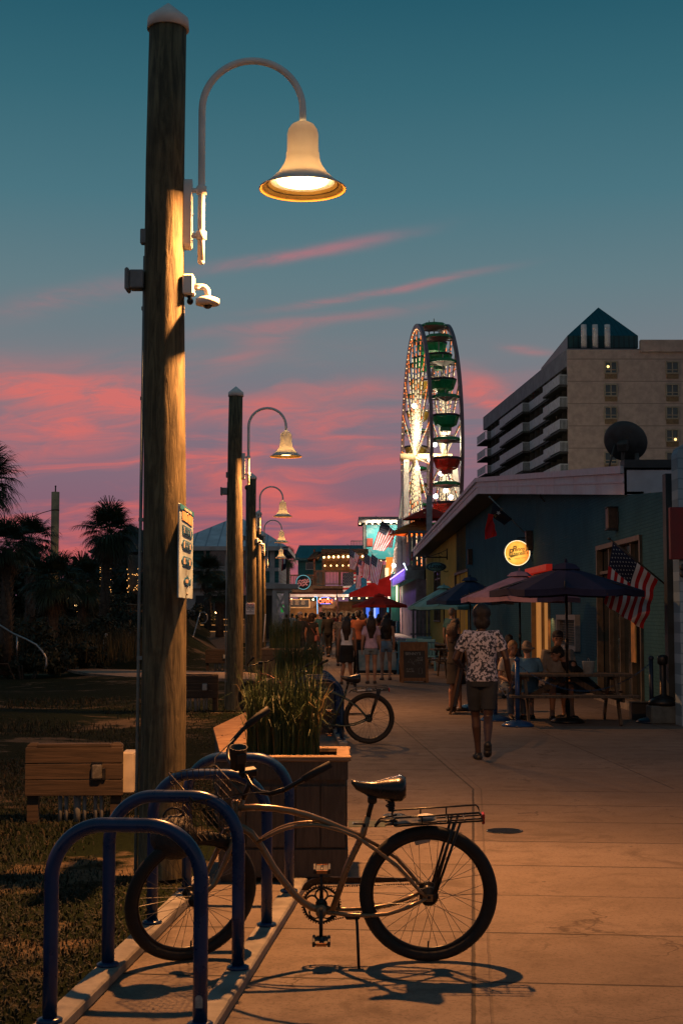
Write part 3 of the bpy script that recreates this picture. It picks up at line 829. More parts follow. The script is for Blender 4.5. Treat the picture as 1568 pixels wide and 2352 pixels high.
    for q in range(44):
        a = 2 * pi * q / 44; b.box(cc + V((cos(a) * .093, 0, sin(a) * .093)), (.006, .004, .010), R('Y', -a + pi / 2))
    for q in range(5): 
        a = 2 * pi * q / 5 + .3; b.tube(arc(cc + V((cos(a) * .048, 0, sin(a) * .048)), .030, 0, 2 * pi, 12)[:-1], .0045, 6, closed=True)
    b.lathe([(.03, -.006), (.03, .006)], 16, cc, R('X', pi / 2)); b.build('chainring', BLACKM, t)
    b = MB(); cy = -.062
    b.tube([P(741, 2081, cy), P(741, 2150, cy - .006)], [.011, .008], 10); b.tube([P(741, 2081, .066), P(741, 2018, .072)], [.011, .008], 10); b.tube([P(741, 2081, -.066), P(741, 2081, .070)], .009, 10); b.build('crank', BLACKM, t)
    for (pz, yy) in ((2136, -.115), (2014, .125)):
        b = MB(); q = P(742, pz, yy)
        for s in (-1, 1): b.box(q + V((s * .036, 0, 0)), (.014, .095, .026), bev=.003)
        b.box(q, (.075, .09, .010)); b.tube([q + V((0, -.05, 0)), q + V((0, .05, 0))], .008, 8); p = b.build('pedal', BLACK, t)
        b = MB()
        for s in (-1, 1): b.box(q + V((0, s * .0495, .0)), (.05, .004, .016))
        b.build('pedal_reflector', M('amber_reflector', (.5, .16, .03), .3, .1, 30), p)
    b = MB()
    for zz, e in ((.088, .036), (-.090, -.034)):
        a0 = cc + V((.0, 0, zz)); a1 = V((0, yc, Rz + e)); n = 46
        for q in range(n):
            p0 = a0.lerp(a1, q / n); p1 = a0.lerp(a1, (q + .72) / n); b.tube([p0, p1], .0042 if q % 2 else .0033, 6)
    b.tube(arc(V((0, yc, Rz)), .035, 0, 2 * pi, 18)[:-1], .005, 6, closed=True)
    b.build('chain', M('chain_steel', (.05, .045, .04), .4, .3, 30, metal=.8), t)
    b = MB(); g = [P(695, 2052), P(703, 2038), P(718, 2028), P(741, 2023), P(830, 2024), P(950, 2026), P(952, 2033), P(830, 2037), P(780, 2037), P(745, 2038), P(722, 2043), P(708, 2054)]
    b.prism([V((q.x, .064, q.z)) for q in g], (0, .006, 0)); b.build('chain_guard', M('chain_guard_paint', (.05, .035, .022), .2, .2, 8, metal=.4), t)
    # ---- stand and carrier
    b = MB(); b.tube([P(820, 2094, -.03), P(822, 2110, -.06), P(826, 2203, -.165)], .0072, 10); b.box(P(812, 2096, -.02), (.07, .04, .03), bev=.006); b.tube([P(826, 2203, -.165), P(832, 2204, -.185)], .0085, 8); b.build('kickstand', BLACKM, t)
    b = MB(); zr = .335 + (2050 - 1893) * kz; r0 = (902 - 983) * k; r1 = (1097 - 983) * k
    rise = .026
    for s in (-1, 1):
        b.tube([(r0 + .01, s * .068, zr), (r0, s * .068, zr + .012), (r0, s * .068, zr + .028), (r0 + .012, s * .068, zr + .040), (r1 - .01, s * .068, zr + .040 + rise), (r1, s * .068, zr + .03 + rise), (r1 + .01, s * .068, zr + rise), (r0 + .01, s * .068, zr)], .0045, 8)
        for u in (.33, .63): b.tube([(r0 + u * (r1 - r0), s * .068, zr + u * rise), (r0 + u * (r1 - r0), s * .068, zr + .04 + u * rise)], .004, 6)
        for dx in (.0, .03): b.tube([(.118 + dx, s * .066, zr + rise * .7), (.022 + dx * .3, s * .064, Rz + .02)], .0065, 8)
    for u in (0, .2, .4, .6, .8, 1): b.tube([(r0 + .01 + u * (r1 - r0), -.068, zr + u * rise), (r0 + .01 + u * (r1 - r0), .068, zr + u * rise)], .004, 6)
    for y in (-.03, .03): b.tube([(r0 + .01, y, zr), (r1 + .01, y, zr + rise)], .004, 6)
    b.tube([(r0 + .02, -.055, zr + .02), (r0 - .06, -.02, zr + .012), (r0 - .085, -.01, zr - .02)], .005, 8); b.tube([(r0 + .02, .055, zr + .02), (r0 - .06, .02, zr + .012), (r0 - .085, .01, zr - .02)], .005, 8)
    cr = b.build('rear_carrier', BLACKM, t)
    b = MB(); b.box((r0 + .085, 0, zr + .012), (.25, .13, .006), R('Y', -.06)); b.build('carrier_plate', BLACKM, cr)
    b = MB(); b.ball((-.015, -.02, zr + .035), (.045, .03, .012), 10, 6); b.build('crumpled_paper', M('paper', (.6, .58, .55), .8, .2, 30), cr)
    b = MB(); b.box((r1 + .018, 0, zr - .005 + rise), (.014, .05, .05), bev=.004); b.build('rear_reflector', REDL, cr)
    return t
LEAN = radians(8.0)
hub = at(983, 2203, 7.04)
BIKE = bicycle('champagne cruiser bicycle with black saddle and carrier, leaning on its stand in the nearest hoops', (hub.x, 7.06, 0), LEAN, 0, FRAME)
t = thing('bag', 'dark shopping bag lying in the wire basket of the champagne bicycle', 'bag', (-.80, 6.88, .62))
b = MB(); b.ball((0, 0, 0), (.115, .10, .105), 14, 10, R('Y', .3)); b.ball((.03, .02, .06), (.06, .07, .05), 10, 8); b.build('sack', M('dark_nylon', (.016, .015, .017), .6, .4, 10, bump=.6), t)
b = MB(); b.tube(arc((0, 0, .09), .05, 0, pi, 8), .005, 6); b.build('strap', BLACK, t)
hub = at(847, 1712, 18.6)
bicycle('dark cruiser bicycle with black saddle parked at the far blue hoops', (hub.x, 18.75, 0), radians(6), .03, M('dark_green_frame', (.05, .07, .06), .3, .2, 7, metal=.4), radians(-16), basket=False, cup=False)
hub = at(690, 1660, 22.0)
bicycle('orange-forked bicycle turned towards the lawn behind the planter grass', (hub.x - .05, 21.6, 0), radians(5), -.95, M('orange_frame', (.45, .11, .03), .35, .2, 7, metal=.2), radians(12), basket=False, cup=False)

# ------------------------------------------------------------------ planters, seat box, service boxes
PLANTER = M('planter_boards', (.065, .05, .037), .75, .35, 7, bump=.25, stretch=(6, 6, .8))
RIMW = wood_mat('planter_rim_wood', (.15, .10, .058), (.28, .19, .12), grain=(3, 3, 30), bump=.3)
SOIL = M('soil', (.02, .015, .01), .95, .4, 20, bump=1)
def planter(loc, w, d, h, lab, rz=0.):
    t = thing('planter', lab, 'planter', loc, rz, 'wooden planters with tall grass')
    b = MB(); th = .035
    for s in (-1, 1):
        b.box((0, s * (d / 2 - th / 2), h / 2 + .03), (w, th, h - .06)); b.box((s * (w / 2 - th / 2), 0, h / 2 + .03), (th, d - 2 * th - .002, h - .06))
    b.build('box_side', PLANTER, t)
    for s in (-1, 1):
        b = MB(); y = s * (d / 2 + .008)
        b.box((0, y, h - .06), (w + .03, .022, .12)); b.box((0, y, .12), (w + .03, .022, .17))
        n = 5
        for k in range(n): b.box((-w / 2 + (k + .5) * w / n, y + s * .001, h * .5 + .03), (w / n - .006, .012, h - .38), bev=.002)
        b.box((-w * .43, y - s * .003, .03), (w * .14, .02, .06)); b.box((w * .43, y - s * .003, .03), (w * .14, .02, .06))
        b.build('front_panel', PLANTER, t)
        b = MB(); x = s * (w / 2 + .008)
        b.box((x, 0, h - .06), (.02, d - .01, .12)); b.box((x, 0, .12), (.02, d - .01, .17))
        for k in range(4): b.box((x, -d / 2 + (k + .5) * d / 4, h * .5 + .03), (.012, d / 4 - .006, h - .38), bev=.002)
        b.build('side_panel', PLANTER, t)
    b = MB(); rw = .085
    for s in (-1, 1):
        b.box((0, s * (d / 2 - rw / 2 + .03), h + .012), (w + .075, rw, .034), bev=.006); b.box((s * (w / 2 - rw / 2 + .03), 0, h + .0115), (rw, d - rw * 2 + .058, .034), bev=.006)
    b.build('top_rim', RIMW, t)
    b = MB(); b.box((0, 0, h - .05), (w - 2 * th, d - 2 * th, .04)); b.build('soil', SOIL, t)
    return t
BL1 = M('grass_blade', (.020, .042, .012), .6, .5, 3, col2=(.060, .092, .026), thr=(.3, .7))
BL2 = M('dry_grass_blade', (.16, .11, .04), .6, .4, 3)
def tall_grass(c, w, d, h, n, seed, lab, lean=0.):
    rr = random.Random(seed); b = MB()
    for i in range(n):
        x = rr.uniform(-.5, .5) * w; y = rr.uniform(-.5, .5) * d
        a = rr.uniform(0, 2 * pi); L = h * rr.uniform(.55, 1.12); bend = rr.uniform(.05, .48) ** 1.8 * L
        out = V((x / w, y / d, 0)) * .5 + V((cos(a), sin(a), 0)) * 1.0 + V((lean, 0, 0)); out = out.normalized() if out.length > .01 else V((1, 0, 0))
        side = V((-out.y, out.x, 0)); ww = rr.uniform(.0016, .0042) * (1 + h * .3)
        b.cur = 1 if rr.random() < .07 else 0
        vs = []; n4 = 5
        droop = rr.uniform(.2, 1.0) if rr.random() < .55 else 0; L *= 1.12 if droop else 1
        for q in range(n4 + 1):
            u = q / n4; p = V((x, y, 0)) + out * (bend * u ** 2.1 + droop * .16 * L * u ** 3) + V((0, 0, L * (u - droop * u ** 4 * .55)))
            k = ww * (1 - u ** 2) + .0006
            vs += [p - side * k, p + side * k]
        b.add(vs, [[2 * q, 2 * q + 1, 2 * q + 3, 2 * q + 2] for q in range(n4)])
    t = b.build('ornamental_grass', [BL1, BL2]); t.location = c
    return tag(t, lab, 'grass plant', 'clumps of tall grass in the planters')
A = at(796, 2014, 9.15)
pw, pd, ph = .78, .62, .76
planter((A.x - pw / 2 - .01, 9.10 + pd / 2, 0), pw, pd, ph, 'nearest planter of dark panelled boards with a pale top rim, behind the bicycle', .0)
tall_grass((A.x - pw / 2 - .02, 9.10 + pd / 2, ph - .04), .46, .36, .60, 1700, 1, 'clump of long green grass rising from the nearest planter')
planter((-.62, 20.6, 0), .95, .8, .72, 'second planter, almost hidden by its own grass beyond the sloping box', -.05)
c = at(690, 1500, 20.6)
tall_grass((c.x - .02, 20.6, .68), .66, .5, .66, 1100, 2, 'broad clump of brown tipped grass in the second planter')
planter((-1.30, 32.5, 0), .9, .9, .9, 'dark square planter by the third lamp post, third along the walk', -.05)
tall_grass((-1.28, 32.5, .86), .7, .7, .8, 900, 3, 'feathery grass clump in the farthest planter', .1)
b = MB(); b.tube([at(605, 1475, 32.2), at(610, 1410, 32.2)], .012, 6)
tag(b.build('garden_stake', WHITE), 'thin white stake standing in the dark square planter', 'stake')

def slope_box():
    a, bb, c, d = at(505, 1726, 11.35), at(490, 1671, 12.1), at(580, 1628, 12.7), at(640, 1680, 11.9)
    t = thing('storage_box', 'low wooden box with a sloping orange-brown plank lid between lamp post and planter', 'storage box', (a.x, a.y, 0))
    up = (bb - a).cross(c - bb).normalized(); up = up if up.z > 0 else -up
    b = MB(); m1 = a.lerp(bb, .5); m2 = d.lerp(c, .5); e = (c - bb).normalized() * .004; s = (bb - a).normalized() * .004
    b.prism([a, m1 - s, m2 - s, d], -up * .045); b.prism([m1 + s, bb, c, m2 + s], -up * .045)
    b.build('lid', wood_mat('lid_planks', (.20, .115, .06), (.32, .20, .11), grain=(3, 18, 18), bump=.3), t, True)
    b = MB(); q = [p - up * .05 for p in (a, bb, c, d)]; cc = sum(q, V()) / 4
    q = [cc + (p - cc) * .94 for p in q]; lo = [V((p.x, p.y, 0.)) for p in q]
    b.add(q + lo, [[0, 1, 2, 3], [4, 7, 6, 5], [0, 4, 5, 1], [1, 5, 6, 2], [2, 6, 7, 3], [3, 7, 4, 0]]); b.build('box_body', DARKWOOD, t, True)
    for u, v in ((.15, .45), (.55, .12), (.55, .5)):
        p = a.lerp(bb, u).lerp(d.lerp(c, u), v); b = MB(); b.lathe([(.009, 0), (.009, .003)], 8, p); b.build('bolt', BLACKM, t, True)
slope_box()

def service_box(loc, rz, lab, cabinet, outlet='dark', w=.80):
    t = thing('service_enclosure', lab, 'electrical enclosure', loc, rz, 'wooden service enclosures on the lawn')
    z0, z1 = .24, .64
    b = MB(); n = 3; hh = (z1 - z0) / n
    for k in range(n): b.box((0, -.075, z0 + hh * (k + .5)), (w, .04, hh - .006), bev=.004)
    b.build('front_boards', BOXWOOD, t)
    b = MB(); b.box((0, -.03, z1 + .014), (w - .20, .13, .024), bev=.003); b.build('top_board', BOXWOOD, t)
    for s in (-1, 1):
        b = MB(); x = s * (w / 2 - .06)
        b.box((x, 0.0, .315), (.09, .09, .63)); vs = [(x - .05, -.05, .632), (x + .05, -.05, .632), (x + .05, .05, .632), (x - .05, .05, .632)]
        b.prism([(x - .052, -.052, .631), (x + .052, -.052, .631), (x + .052, .052, .631), (x - .052, .052, .631)], (0, 0, .02))
        b.add([V((x + i * .052, j * .052, .651)) for i, j in ((-1, -1), (1, -1), (1, 1), (-1, 1))] + [V((x + i * .028, j * .028, .672)) for i, j in ((-1, -1), (1, -1), (1, 1), (-1, 1))], [[0, 1, 5, 4], [1, 2, 6, 5], [2, 3, 7, 6], [3, 0, 4, 7], [4, 5, 6, 7]])
        b.build('post', BOXWOOD, t)
    for x in (-.12, -.07, .02, .08, .17, .22):
        b = MB(); b.tube([(x, .0, 0), (x, .0, .30)], .016 if x != .02 else .03, 8); b.build('conduit', GREYBOX, t)
    b = MB(); b.box((.19, -.115, .44), (.085, .05, .12), bev=.01); o = b.build('outlet_cover', M('clear_plastic_cover', (.10, .10, .095), .25, .3, 20) if outlet == 'dark' else M('pale_cover', (.30, .33, .33), .4, .2, 20), t)
    b = MB(); b.box((.245, -.105, .42), (.03, .03, .10), bev=.006); b.box((.19, -.105, .515), (.09, .02, .012)); b.build('hinge', BLACK, o)
    if cabinet:
        b = MB(); b.box((w / 2 + .035, .10, .42), (.10, .26, .34), bev=.012); c = b.build('cabinet', M('beige_cabinet', (.42, .38, .31), .55, .15, 6), t)
        b = MB(); b.box((w / 2 + .088, .10, .42), (.008, .22, .30), bev=.003); b.build('cabinet_door', M('beige_cabinet', (.42, .38, .31)), c)
    return t
def on_lawn(px, py, z=-.05): p = gnd(px, py, z); return (p.x, p.y, z)
p = on_lawn(172, 1893); service_box(p, 0.06, 'nearest wooden service enclosure with pale cabinet on its side, left of the lamp post', True)
p = on_lawn(447, 1634); service_box(p, 0.0, 'mid-distance dark slatted service enclosure with a pale outlet cover, between two lamp posts', False, 'pale', .86)
p = on_lawn(502, 1541); service_box(p, 0.0, 'farthest dark service enclosure just beyond the sandy footpath', False, 'pale', .80)

def newel():
    p = gnd(235, 1525, -.02)
    t = thing('newel_post', 'leaning white turned post with ball top on the lawn edge', 'post', (p.x, p.y, p.z))
    t.rotation_euler = (.0, radians(7), 0)
    h = 70 * p.y / FPX; w = .075
    b = MB(); b.box((0, 0, h * .28), (w * 2, w * 2, h * .58), bev=.02); b.lathe([(w, h * .56), (w * .75, h * .62), (w * 1.0, h * .72), (w * .8, h * .80), (w * .5, h * .86), (w * .75, h * .885), (w * .4, h * .91)], 16); b.build('shaft', OFFWHITE, t)
    b = MB(); b.ball((0, 0, h * .955), w * .75); b.build('ball_finial', OFFWHITE, t)
newel()

def grass_tufts():
    rr = random.Random(77); b = MB(); cnt = 0
    while cnt < 42000:
        y = rr.uniform(4.6, 17) if rr.random() < .75 else rr.uniform(10, 30)
        x = rr.uniform(-.42 * y * .6 - .9, -1.0)
        edge = (-1.28 + (y - 5.9) * .129) if y < 9 else (-.90 if y < 11 else -.90 - (y - 11) * .042)
        if x > edge - .02: continue
        v = .5 * sin(x * 1.9 + 1.3 * sin(y * .8)) + .5 * sin(y * 1.1 + x * .7) + rr.uniform(-.7, .7)
        if v < -.05 + (.5 if x > edge - .12 and rr.random() < .5 else 0): continue
        cnt += 1
        L = rr.uniform(.012, .035) * (1.6 if rr.random() < .06 else 1); a = rr.uniform(0, 2 * pi); w = rr.uniform(.002, .0045) * (1 + y * .05)
        d = V((cos(a), sin(a), 0)); s = V((-d.y, d.x, 0)); p = V((x, y, -.06)); e = rr.uniform(.8, 2.4) * L
        b.cur = 1 if rr.random() < .25 else 0
        b.add([p - s * w, p + s * w, p + s * w * .7 + d * e * .4 + V((0, 0, L * .7 + .03)), p - s * w * .7 + d * e * .4 + V((0, 0, L * .7 + .03)), p + d * e + V((0, 0, L + .03))], [[0, 1, 2, 3], [3, 2, 4]])
    tag(b.build('grass', [M('turf_blade', (.010, .017, .006), .8, .4, 4), M('dry_turf_blade', (.045, .034, .018), .8, .4, 4)]), kind='stuff')
grass_tufts()
# ------------------------------------------------------------------ the long blue restaurant on the right
def wallpt(px, py, off=0.):
    """the point of the restaurant's promenade wall (moved off metres towards the walk) in that direction"""
    d = ray(px, py); q = d.x / d.y
    Y = (5.25 - .0095 * 23 - off) / (q - .0095)
    return at(px, py, Y)
wx = lambda y, off=0.: 5.25 + .0095 * (y - 23) - off
BRICK = brick_mat('blue_painted_brick', (.040, .125, .165), (.050, .142, .185), (.022, .07, .095))
YBRICK = brick_mat('yellow_painted_brick', (.66, .42, .09), (.72, .46, .11), (.42, .26, .06))
PALEBLOCK = brick_mat('pale_blue_block', (.30, .42, .50), (.34, .46, .54), (.20, .29, .35), axis='X', scale=1.6)
FASCIA = M('fascia_metal', (.60, .58, .62), .5, .25, .7, bump=.05)
SOFFIT = M('soffit_boards', (.10, .075, .05), .8, .3, 3)
DARKTRIM = M('dark_trim', (.035, .04, .045), .6, .3, 6)
FRAMEW = M('door_frame_paint', (.10, .085, .06), .5, .3, 6)
def wall_with_openings(b, ys, zt, openings, th):
    """wall along y with top height zt(y); openings: (y0, y1, z0, z1)"""
    brk = sorted(set(ys + [o[0] for o in openings] + [o[1] for o in openings]))
    for a, c in zip(brk[:-1], brk[1:]):
        m = (a + c) / 2
        spans = [(0., None)]
        for o in openings:
            if o[0] <= m <= o[1]: spans = ([(0., o[2])] if o[2] > .02 else []) + [(o[3], None)]
        for z0, z1 in spans:
            ta = z1 if z1 is not None else zt(a); tc = z1 if z1 is not None else zt(c)
            b.prism([(wx(a), a, z0), (wx(c), c, z0), (wx(c), c, tc), (wx(a), a, ta)], (th, 0, 0))
def restaurant():
    E = []                                             # roof edge profile: y, height of the fascia's lower edge
    e1 = at(1095, 1134, 48.0); zh = e1.z
    pr = [(22.6, at(1540, 1128, 22.6).z), (26.2, at(1442, 1130, 25.6).z), (48.0, zh), (101.0, zh)]
    def zt(y):
        for (a, za), (c, zc) in zip(pr[:-1], pr[1:]):
            if y <= c: return za + (zc - za) * (y - a) / (c - a)
        return zh
    t = thing('restaurant', 'long blue and yellow painted brick restaurant with a pale folded roof edge', 'building', (5.4, 23, 0))
    def op(px0, px1, pyt, pyb=None):
        p, q = wallpt(px1, pyt), wallpt(px0, pyt)
        return p.y, q.y
    # storefronts: right glass front, lit door, far door, far yellow window
    w1 = (*op(1378, 1473, 1265), .12, wallpt(1420, 1252).z); w2 = (*op(1226, 1262, 1380), .0, wallpt(1245, 1325).z)
    w3 = (*op(1048, 1075, 1400), .0, wallpt(1060, 1316).z)
    w4 = (*op(999, 1011, 1330), 1.3, wallpt(1004, 1312).z)
    YS = wallpt(1069, 1300).y
    b = MB(); wall_with_openings(b, [22.6, 26.2, 48.0, YS], zt, [w1, w2, w3], .26); b.build('wall', BRICK, t, True)
    b = MB(); wall_with_openings(b, [YS + .002, 101.0], zt, [w4], .26); b.build('wall', YBRICK, t, True)
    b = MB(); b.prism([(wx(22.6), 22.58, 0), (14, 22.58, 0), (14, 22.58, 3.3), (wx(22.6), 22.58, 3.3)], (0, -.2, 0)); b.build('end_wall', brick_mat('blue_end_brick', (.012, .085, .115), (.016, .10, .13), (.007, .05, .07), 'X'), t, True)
    # fascia (three runs), soffit and roof deck
    ov = .9; fh = .52
    run = [(26.2, pr[1][1]), (48., zh), (101., zh)]
    out = [V((wx(y, ov if y > 40 else .06), y, z)) for y, z in run]
    b = MB()
    for p, q in zip(out[:-1], out[1:]):
        b.prism([p, q, q + V((0, 0, fh)), p + V((0, 0, fh))], (.05, 0, 0))
    b.prism([out[0], out[0] + V((0, 0, fh)), V((7.5, 26.2, out[0].z + fh)), V((7.5, 26.2, out[0].z))], (0, .05, 0))
    f = b.build('fascia', FASCIA, t, True)
    b = MB()
    for p, q in zip(out[:-1], out[1:]):
        for dz, hh, o2 in ((fh - .12, .14, .07), (fh - .30, .035, .025)):
            b.prism([p + V((-o2, 0, dz)), q + V((-o2, 0, dz)), q + V((-o2, 0, dz + hh)), p + V((-o2, 0, dz + hh))], (o2 + .02, 0, 0))
        n = 9
        for k in range(1, n):
            c = p.lerp(q, k / n); b.prism([c + V((-.004, 0, 0)), c + V((-.004, .03, 0)), c + V((-.004, .03, fh - .12)), c + V((-.004, 0, fh - .12))], (.01, 0, 0))
    b.build('fascia_trim', M('fascia_trim_metal', (.50, .49, .53), .45, .2, 2), f)
    for o in COL.objects:
        if o.name.startswith('fascia_trim'):
            o.data.transform(Matrix.Translation(-V(t.location)))
    b = MB()
    for p, q in zip(out[:-1], out[1:]):
        a = V((wx(p.y, -.3), p.y, p.z + .01)); c = V((wx(q.y, -.3), q.y, q.z + .01))
        b.prism([p + V((.05, 0, .01)), q + V((.05, 0, .01)), c, a], (0, 0, .05))
    b.build('soffit', SOFFIT, t, True)
    b = MB()
    for p, q in zip(out[:-1], out[1:]):
        z = V((0, 0, fh - .06)); b.prism([p + z + V((.05, 0, 0)), q + z + V((.05, 0, 0)), V((16, q.y, q.z)) + z, V((16, p.y, p.z)) + z], (0, 0, .05))
    b.build('roof', M('roof_felt', (.06, .06, .065), .9, .3, 2), t, True)
    b = MB(); b.tube([at(1300, 1083, 36.5), at(1262, 1092, 37.), at(1246, 1100, 37.3), at(1238, 1116, 37.5), at(1240, 1140, 37.5), at(1250, 1152, 37.6)], .018, 6); b.build('roof_cable', BLACKM, t, True)
    # lower return with a dark coping at the near end
    z0 = pr[0][1]
    x_ = wx(26.3); za_, zb_ = at(1490, 1132, 26.3).z, at(1490, 1074, 26.3).z; b = MB(); b.box((x_ + .45, 26.42, (za_ + zb_) / 2), (.92, .22, zb_ - za_)); b.build('parapet', M('blue_parapet', (.12, .20, .24), .7, .3, 2), t, True)
    b = MB(); b.box((x_ + .44, 26.36, zb_ + .06), (1.0, .40, .15)); b.build('coping', DARKTRIM, t, True)
    b = MB(); b.box((wx(22.5, .07), 22.42, 1.95), (.16, .22, 3.9)); b.build('downpipe', M('dark_blue_pipe', (.03, .05, .06), .6, .3, 5), t, True)
    # openings
    def front(o, nm, glow, panes, fr=.09, head=None, mat=FRAMEW):
        y0, y1, za, zb = o; w = MB(); x = wx((y0 + y1) / 2)
        for y in (y0, y1): w.box((x - .01, y, (za + zb) / 2), (.12, fr, zb - za + .12))
        w.box((x - .012, (y0 + y1) / 2, zb + .03), (.13, y1 - y0 + fr, fr)); w.box((x + .03, (y0 + y1) / 2, zb - .48), (.10, y1 - y0 - fr, .06))
        if za > .05: w.box((x - .02, (y0 + y1) / 2, za), (.16, y1 - y0 + fr, .08))
        for k in range(1, panes): w.box((x + .03, y0 + (y1 - y0) * k / panes, (za + zb) / 2), (.09, .07, zb - za - .05))
        d = w.build(nm, mat, t, True)
        g = MB(); g.box((x + .07, (y0 + y1) / 2, (za + zb) / 2), (.015, y1 - y0 - .02, zb - za - .02)); g.build('glass', glow, d).data.transform(Matrix.Translation(-V(t.location)))
        return d
    front(w1, 'shop_window', GLASSDARK, 4)
    d2 = front(w2, 'door', M('warm_room', (.3, .17, .06), .6, .5, 1.2, emit=(.95, .36, .08), power=.35), 2, .10, mat=M('lit_door_frame', (.22, .15, .07), .5, .2, 6))
    front(w3, 'door', M('pale_room', (.25, .22, .12), .6, .5, 1.5, emit=(.8, .55, .22), power=.22), 3, .12)
    front(w4, 'window', GLASSDARK, 2, .10)
    # poster, handle, notice and lit strip inside the right front
    p = wallpt(1453, 1395, .03); q = MB(); q.box((p.x, p.y, 1.6), (.02, .38, 1.55)); q.build('poster', M('poster_orange', (.36, .17, .05), .6, .4, 3, emit=(.5, .2, .04), power=.06), t, True)
    for k in range(3):
        p = wallpt(1452, 1340 + k * 17, .02); q = MB(); q.box((p.x, p.y, p.z), (.02, .55, .10)); q.build('sign_strip', M('strip_sign', (.16, .14, .13), .5, .3, 30), t, True)
    # mesh fronted grille, notice above it
    a, c = wallpt(1290, 1408, .0), wallpt(1331, 1480, .0); yc = (a.y + c.y) / 2; zc = (a.z + c.z) / 2 - .1; w = abs(a.y - c.y); h = abs(a.z - c.z)
    b = MB()
    for s in (-1, 1): b.box((wx(yc) - .06, yc + s * w / 2, zc), (.14, .12, h + .12)); b.box((wx(yc) - .061, yc, zc + s * h / 2), (.14, w, .12))
    g = b.build('grille', M('grille_frame', (.28, .27, .25), .6, .2, 6), t, True)
    b = MB()
    for k in range(16): b.box((wx(yc) - .05, yc - w / 2 + (k + .5) * w / 16, zc), (.01, .012, h))
    for k in range(12): b.box((wx(yc) - .052, yc, zc - h / 2 + (k + .5) * h / 12), (.01, w, .012))
    b.build('mesh_panel', M('grille_wire', (.16, .15, .14), .5, .2, 6, metal=.6), g).data.transform(Matrix.Translation(-V(t.location)))
    p = wallpt(1306, 1380, .02); b = MB(); b.box((p.x, p.y, p.z), (.03, .55, .62)); b.build('notice', M('door_notice', (.03, .05, .05), .4, .3, 14), t, True)
    # red header above the lit door; its red glow is put into the material
    p = wallpt(1206, 1306, .0); q = wallpt(1262, 1288, .0)
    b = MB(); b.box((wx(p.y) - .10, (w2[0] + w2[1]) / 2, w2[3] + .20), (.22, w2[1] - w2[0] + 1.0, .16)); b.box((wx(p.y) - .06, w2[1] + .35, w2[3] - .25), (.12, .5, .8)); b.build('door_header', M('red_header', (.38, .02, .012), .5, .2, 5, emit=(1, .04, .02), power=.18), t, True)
    # concrete sill along the base
    b = MB(); b.box((wx(30) - .12, 30, .06), (.3, 13, .12)); b.build('sill', M('sill_concrete', (.22, .20, .17), .9, .3, 4, bump=.2), t, True)
    light('sign_glow', 'AREA', (0, 0, 0), 6, (1, .35, .1), t, shape='DISK', size=.5).location = V(wallpt(1245, 1420, .25)) - V(t.location)
    return zt
ZT = restaurant()

def sconce(px, py, h, lab):
    p = wallpt(px, py, .0); t = thing('wall_sconce', lab, 'wall lamp', (p.x, p.y, p.z), 0, 'dark wall sconces on the blue brick wall')
    b = MB(); b.box((-.10, 0, 0), (.20, .26, h), bev=.012); b.build('lamp_body', M('brown_sconce', (.075, .05, .032), .5, .3, 8), t)
    b = MB(); b.box((-.10, 0, h / 2 + .012), (.23, .30, .025), bev=.005); b.box((-.10, 0, -h / 2 - .012), (.23, .30, .025), bev=.005); b.build('lamp_cap', DARKTRIM, t)
    b = MB(); b.box((-.012, 0, 0), (.03, .40, h * .6)); b.build('back_plate', DARKTRIM, t)
sconce(1084, 1279, .62, 'wall sconce near the yellow corner of the blue wall')
sconce(1222, 1242, .52, 'wall sconce just right of the round glowing sign')
sconce(1416, 1191, .40, 'wall sconce high on the wall above the striped flag and large window')

